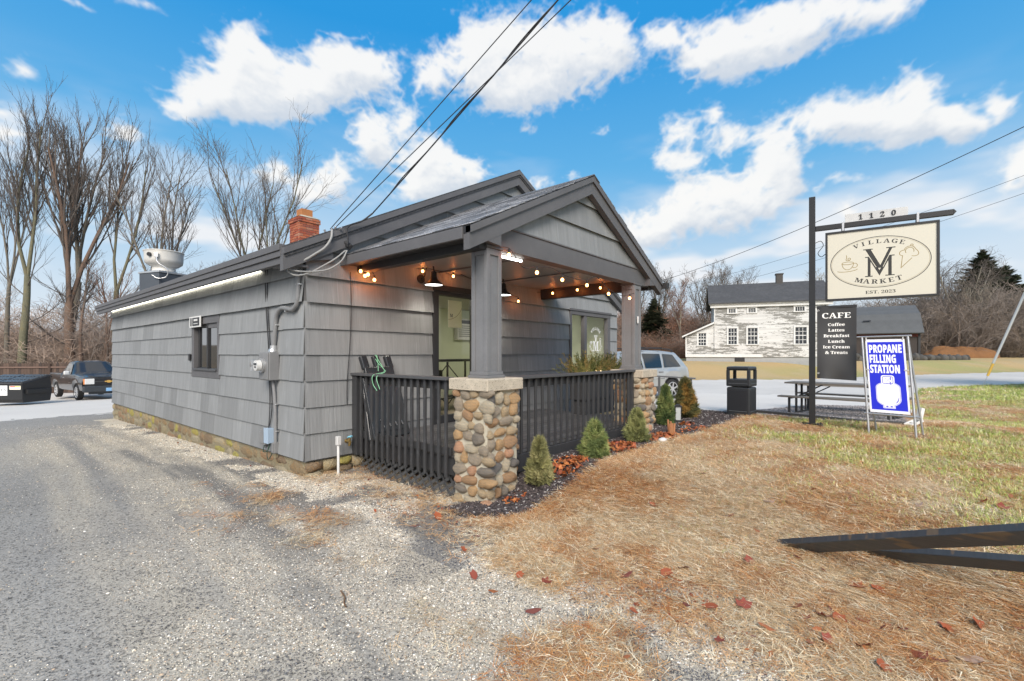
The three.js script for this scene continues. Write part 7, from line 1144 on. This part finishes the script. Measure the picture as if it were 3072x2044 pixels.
  scatter('pine_needles', 'fallen rust and straw coloured pine needles matted on the ground', 'pine needles', [needle(1, 16, 0.075, 0.0015), needle(2, 14, 0.09, 0.0014), needle(3, 18, 0.06, 0.0016)], N1.map(([x, z, d]) => { const k = 1 + 0.04 * d, r = fbm(x * 1.3 + 9, z * 1.3 + 4, 3) * 0.55 + fbm(x * 5 + 9, z * 5 + 4, 2) * 0.45; return { x, z, y: 0.004, s: k * (0.75 + 0.5 * R()), c: R() < sst(0.38, 0.6, r) * 0.72 ? pick(rust) : pick([...straw, [0.66, 0.44, 0.22]]) }; }), mat(0xffffff, 0.9, two));
  // pebbles
  const peb = [1, 2, 3, 4].map((k) => { const g = mergeVertices(new THREE.IcosahedronGeometry(1, 0).deleteAttribute('normal').deleteAttribute('uv')), p = g.attributes.position; for (let i = 0; i < p.count; i++) { const s = 0.65 + 0.6 * h2(i + k * 20, k); p.setXYZ(i, p.getX(i) * s, p.getY(i) * s * 0.6, p.getZ(i) * s * 0.85); } g.computeVertexNormals(); return g; });
  const sand = [[0.74, 0.69, 0.58], [0.84, 0.81, 0.74], [0.66, 0.58, 0.45], [0.56, 0.43, 0.31]], darkp = [[0.10, 0.10, 0.105], [0.16, 0.16, 0.16], [0.22, 0.21, 0.2]];
  const P1 = points(150000, 1.9, 12, (x, z) => { const s = surface(x, z); if (s === 1) return x > 0 && x < 8.45 && z < 0 ? 0 : 1; if (s === 0 && z > -11) return (0.35 + 0.65 * sst(0.4, 0.56, swept(x, z))) * 0.8 * sst(-2.6, -0.5, x + (fbm(x * 0.35 + 4, z * 0.35, 3) - 0.5) * 1.6) + 0.05; if (s === 2) return 0.06 + 0.5 * sst(2.2, 0.4, x) * sst(2.4, 3.4, z) * sst(0.4, 0.6, fbm(x * 2.1, z * 2.1 + 9, 3)); return 0; });
  scatter('loose_gravel', 'pale and dark loose gravel along the wall and drive edge', 'gravel', peb, P1.map(([x, z, d]) => { const med = fbm(x * 1.6, z * 1.6 + 30, 4), dk = sst(0.53, 0.64, med) * 0.75 + 0.22, big = R() < 0.05 ? 2 : 1; return { x, z, y: 0.001, rz: (R() - 0.5), s: (0.0028 + 0.0046 * R() * R()) * (1 + 0.05 * d) * big * (surface(x, z) === 0 ? 0.8 : 1.1), c: R() < dk ? pick(darkp) : pick(sand) }; }), mat(0xffffff, 0.85));
  const P2 = points(26000, 7, 17, (x, z) => surface(x, z) === 4 ? 1 : 0);
  scatter('pad_gravel', 'grey crushed stone under the picnic tables', 'gravel', peb, P2.map(([x, z, d]) => ({ x, z, y: 0.004, rz: R(), s: 0.010 + 0.014 * R(), c: pick([[0.22, 0.2, 0.195], [0.33, 0.31, 0.305], [0.12, 0.115, 0.115], [0.46, 0.42, 0.40]]) })), mat(0xffffff, 0.85));
  const chip = new THREE.BoxGeometry(1, 0.28, 0.34);
  const P3 = points(26000, 3.6, 13, (x, z) => surface(x, z) === 3 ? 1 : 0);
  scatter('bark_mulch', 'dark brown shredded bark over the planting bed', 'mulch', [chip], P3.map(([x, z, d]) => ({ x, z, y: 0.005 + 0.008 * R(), rx: (R() - 0.5) * 0.9, rz: (R() - 0.5) * 0.8, s: (0.016 + 0.022 * R()) * (1 + 0.02 * d), c: R() < 0.05 ? [0.42, 0.40, 0.38] : pick([[0.055, 0.044, 0.044], [0.085, 0.068, 0.066], [0.12, 0.096, 0.094], [0.04, 0.032, 0.031]]) })), mat(0xffffff, 0.9));
  // dead leaves, curled
  const leafG = (seed, broad) => { const Q = rng(seed), s = new THREE.Shape(), n = 11, pts = []; for (let i = 0; i < n; i++) { const a = i / n * Math.PI * 2, lobes = broad ? 0.62 + 0.38 * Math.abs(Math.sin(a * 2.5 + seed)) : 0.75; pts.push(new THREE.Vector2(Math.cos(a) * lobes * (1 + 0.2 * (Q() - 0.5)), Math.sin(a) * lobes * (broad ? 0.8 : 0.42) * (1 + 0.2 * (Q() - 0.5)))); } s.setFromPoints(pts); const g = new THREE.ShapeGeometry(s); const p = g.attributes.position; g.rotateX(-Math.PI / 2); for (let i = 0; i < p.count; i++) p.setY(i, 0.35 * p.getX(i) ** 2 + 0.5 * Math.abs(p.getZ(i)) * (0.5 + Q()) - 0.05); g.computeVertexNormals(); return g; };
  const leafs = [leafG(1, true), leafG(2, true), leafG(3, false), leafG(4, false)], red = [[0.30, 0.075, 0.025], [0.24, 0.055, 0.03], [0.36, 0.12, 0.04], [0.17, 0.05, 0.035]], tan2 = [[0.36, 0.22, 0.13], [0.42, 0.28, 0.2]];
  const F1 = points(5200, 1.9, 13, (x, z) => { const s = surface(x, z), k = sst(0.46, 0.66, fbm(x * 1.4 + 20, z * 1.4 + 7, 4)); return s === 2 ? 0.12 + 0.9 * k : s === 1 && x > -0.2 ? 0.05 + 0.35 * k : 0; });
  scatter('leaf_fragments', 'small red brown leaf scraps strewn through the lawn and gravel', 'leaves', leafs, F1.map(([x, z, d]) => ({ x, z, y: 0.014 + 0.012 * R(), rx: (R() - 0.5) * 1.3, rz: (R() - 0.5) * 1.3, s: (0.008 + 0.016 * R() * R()) * (1 + 0.05 * d), c: R() < 0.12 ? pick(tan2) : pick([...red, [0.45, 0.15, 0.045], [0.40, 0.13, 0.04]]) })), mat(0xffffff, 0.6, two));
  // piles at the foot of the railing
  const pile = [], drift = (cx, cz, rx, rz, n, hgt) => { for (let i = 0; i < n; i++) { const a = R() * 7, r = Math.sqrt(R()); const x = cx + Math.cos(a) * r * rx, z = cz + Math.sin(a) * r * rz; pile.push({ x, z, y: 0.012 + hgt * (1 - r) * R(), rx: (R() - 0.5) * 1.6, rz: (R() - 0.5) * 1.6, s: 0.022 + 0.026 * R(), c: pick(R() < 0.85 ? [[0.40, 0.12, 0.035], [0.32, 0.085, 0.03], [0.47, 0.17, 0.05]] : red) }); } };
  drift(1.80, 2.80, 0.42, 0.22, 260, 0.09); drift(2.95, 2.80, 0.62, 0.24, 420, 0.12); drift(4.35, 2.95, 0.45, 0.25, 220, 0.06); drift(5.9, 2.8, 0.2, 0.15, 40, 0.04); drift(0.95, 2.72, 0.16, 0.1, 26, 0.02); drift(5.3, 3.1, 0.5, 0.2, 60, 0.02);
  scatter('red_leaves', 'drifts of red brown oak leaves at the foot of the railing', 'leaves', leafs, pile, mat(0xffffff, 0.6, two));
  // single leaves that can be told apart on the lawn
  const spots = [[2390,1838],[2420,1870],[2450,1905],[2500,1850],[2520,1875],[2470,1865],[2545,1862],[2560,1885],[2590,1880],[2480,1935],[2430,1945],[2640,1905],[2665,1900],[2705,1905],[2800,1890],[2830,1905],[2850,1915],[2595,1960],[2600,1970],[2720,1960],[2740,1985],[2770,1990],[2790,1995],[2820,2000],[2650,2020],[2915,2005],[2700,1780],[2770,1815],[2640,1790],[2755,1530],[2875,1530],[2550,1505],[2640,1570],[2660,1545],[2780,1580],[2890,1560],[2950,1520],[3010,1535],[3035,1500],[2610,1500],[2440,1480],[2310,1520],[2270,1605],[2480,1730],[2570,1775],[2110,1430],[2020,1590],[1870,1450],[1960,1530],[2190,1560],[1790,1660],[1660,1700],[1560,1740],[1640,1760],[1480,1790],[1880,1740],[2000,1735],[2050,1720],[2035,1755],[2060,1830],[2130,1840],[2230,1830],[2300,1900],[1600,1850],[1900,1850],[2160,1940],[1880,1990],[1430,1620],[1390,1660],[1420,1740],[3040,1790],[2990,1740],[2940,1900],[3050,1900],[2510,1600],[1245,1590],[1310,1560],[2250,1700],[2340,1720],[2400,1690]];
  const lm = [...red, ...red, ...tan2].map((c) => mat(c, 0.55, two));
  const pal = new THREE.Group();
  spots.forEach(([px, py], i) => { let d = 1410 * 1.5 / (py - 1062), x, z; for (let k = 0; k < 5; k++) { const a = (px - 1536) / 1410; x = EYE.x + d * (FWD.x + a * RGT.x); z = EYE.z + d * (FWD.z + a * RGT.z); d = 1410 * (EYE.y - G(x, z)) / (py - 1062); }
    const pale = [25, 29, 30, 41].includes(i), o = mesh(leafs[i % 4], pale ? lm[8 + i % 2] : lm[i % 8]); o.name = numbered('fallen_leaf'); o.position.set(x, G(x, z) + 0.028, z); o.rotation.set((R() - 0.5) * 0.8, R() * 7, (R() - 0.5) * 0.8); o.scale.setScalar(0.032 + 0.034 * R()); scene.add(o); const tone = pale ? 'pale tan' : ['rusty red', 'dark maroon', 'orange brown', 'deep brown'][i % 4], where = surface(x, z) === 1 || surface(x, z) === 0 ? 'on the pale gravel' : py > 1860 ? px > 2600 ? 'on the straw at the lower right corner' : 'on the straw lawn at the bottom edge' : py > 1690 ? px > 2300 ? 'on the straw in front of the fallen black rails' : 'on the straw beside the gravel edge' : px > 2500 ? 'on the greener grass behind the fallen black rails' : 'on the brown lawn before the planting bed', shape = i % 4 < 2 ? 'broad lobed' : 'narrow';
    tag(o, `${tone} ${shape} fallen leaf ${where}`, 'leaf', `${tone} leaves ${where}`); });
  void pal;
}

renderer.render(scene, camera);
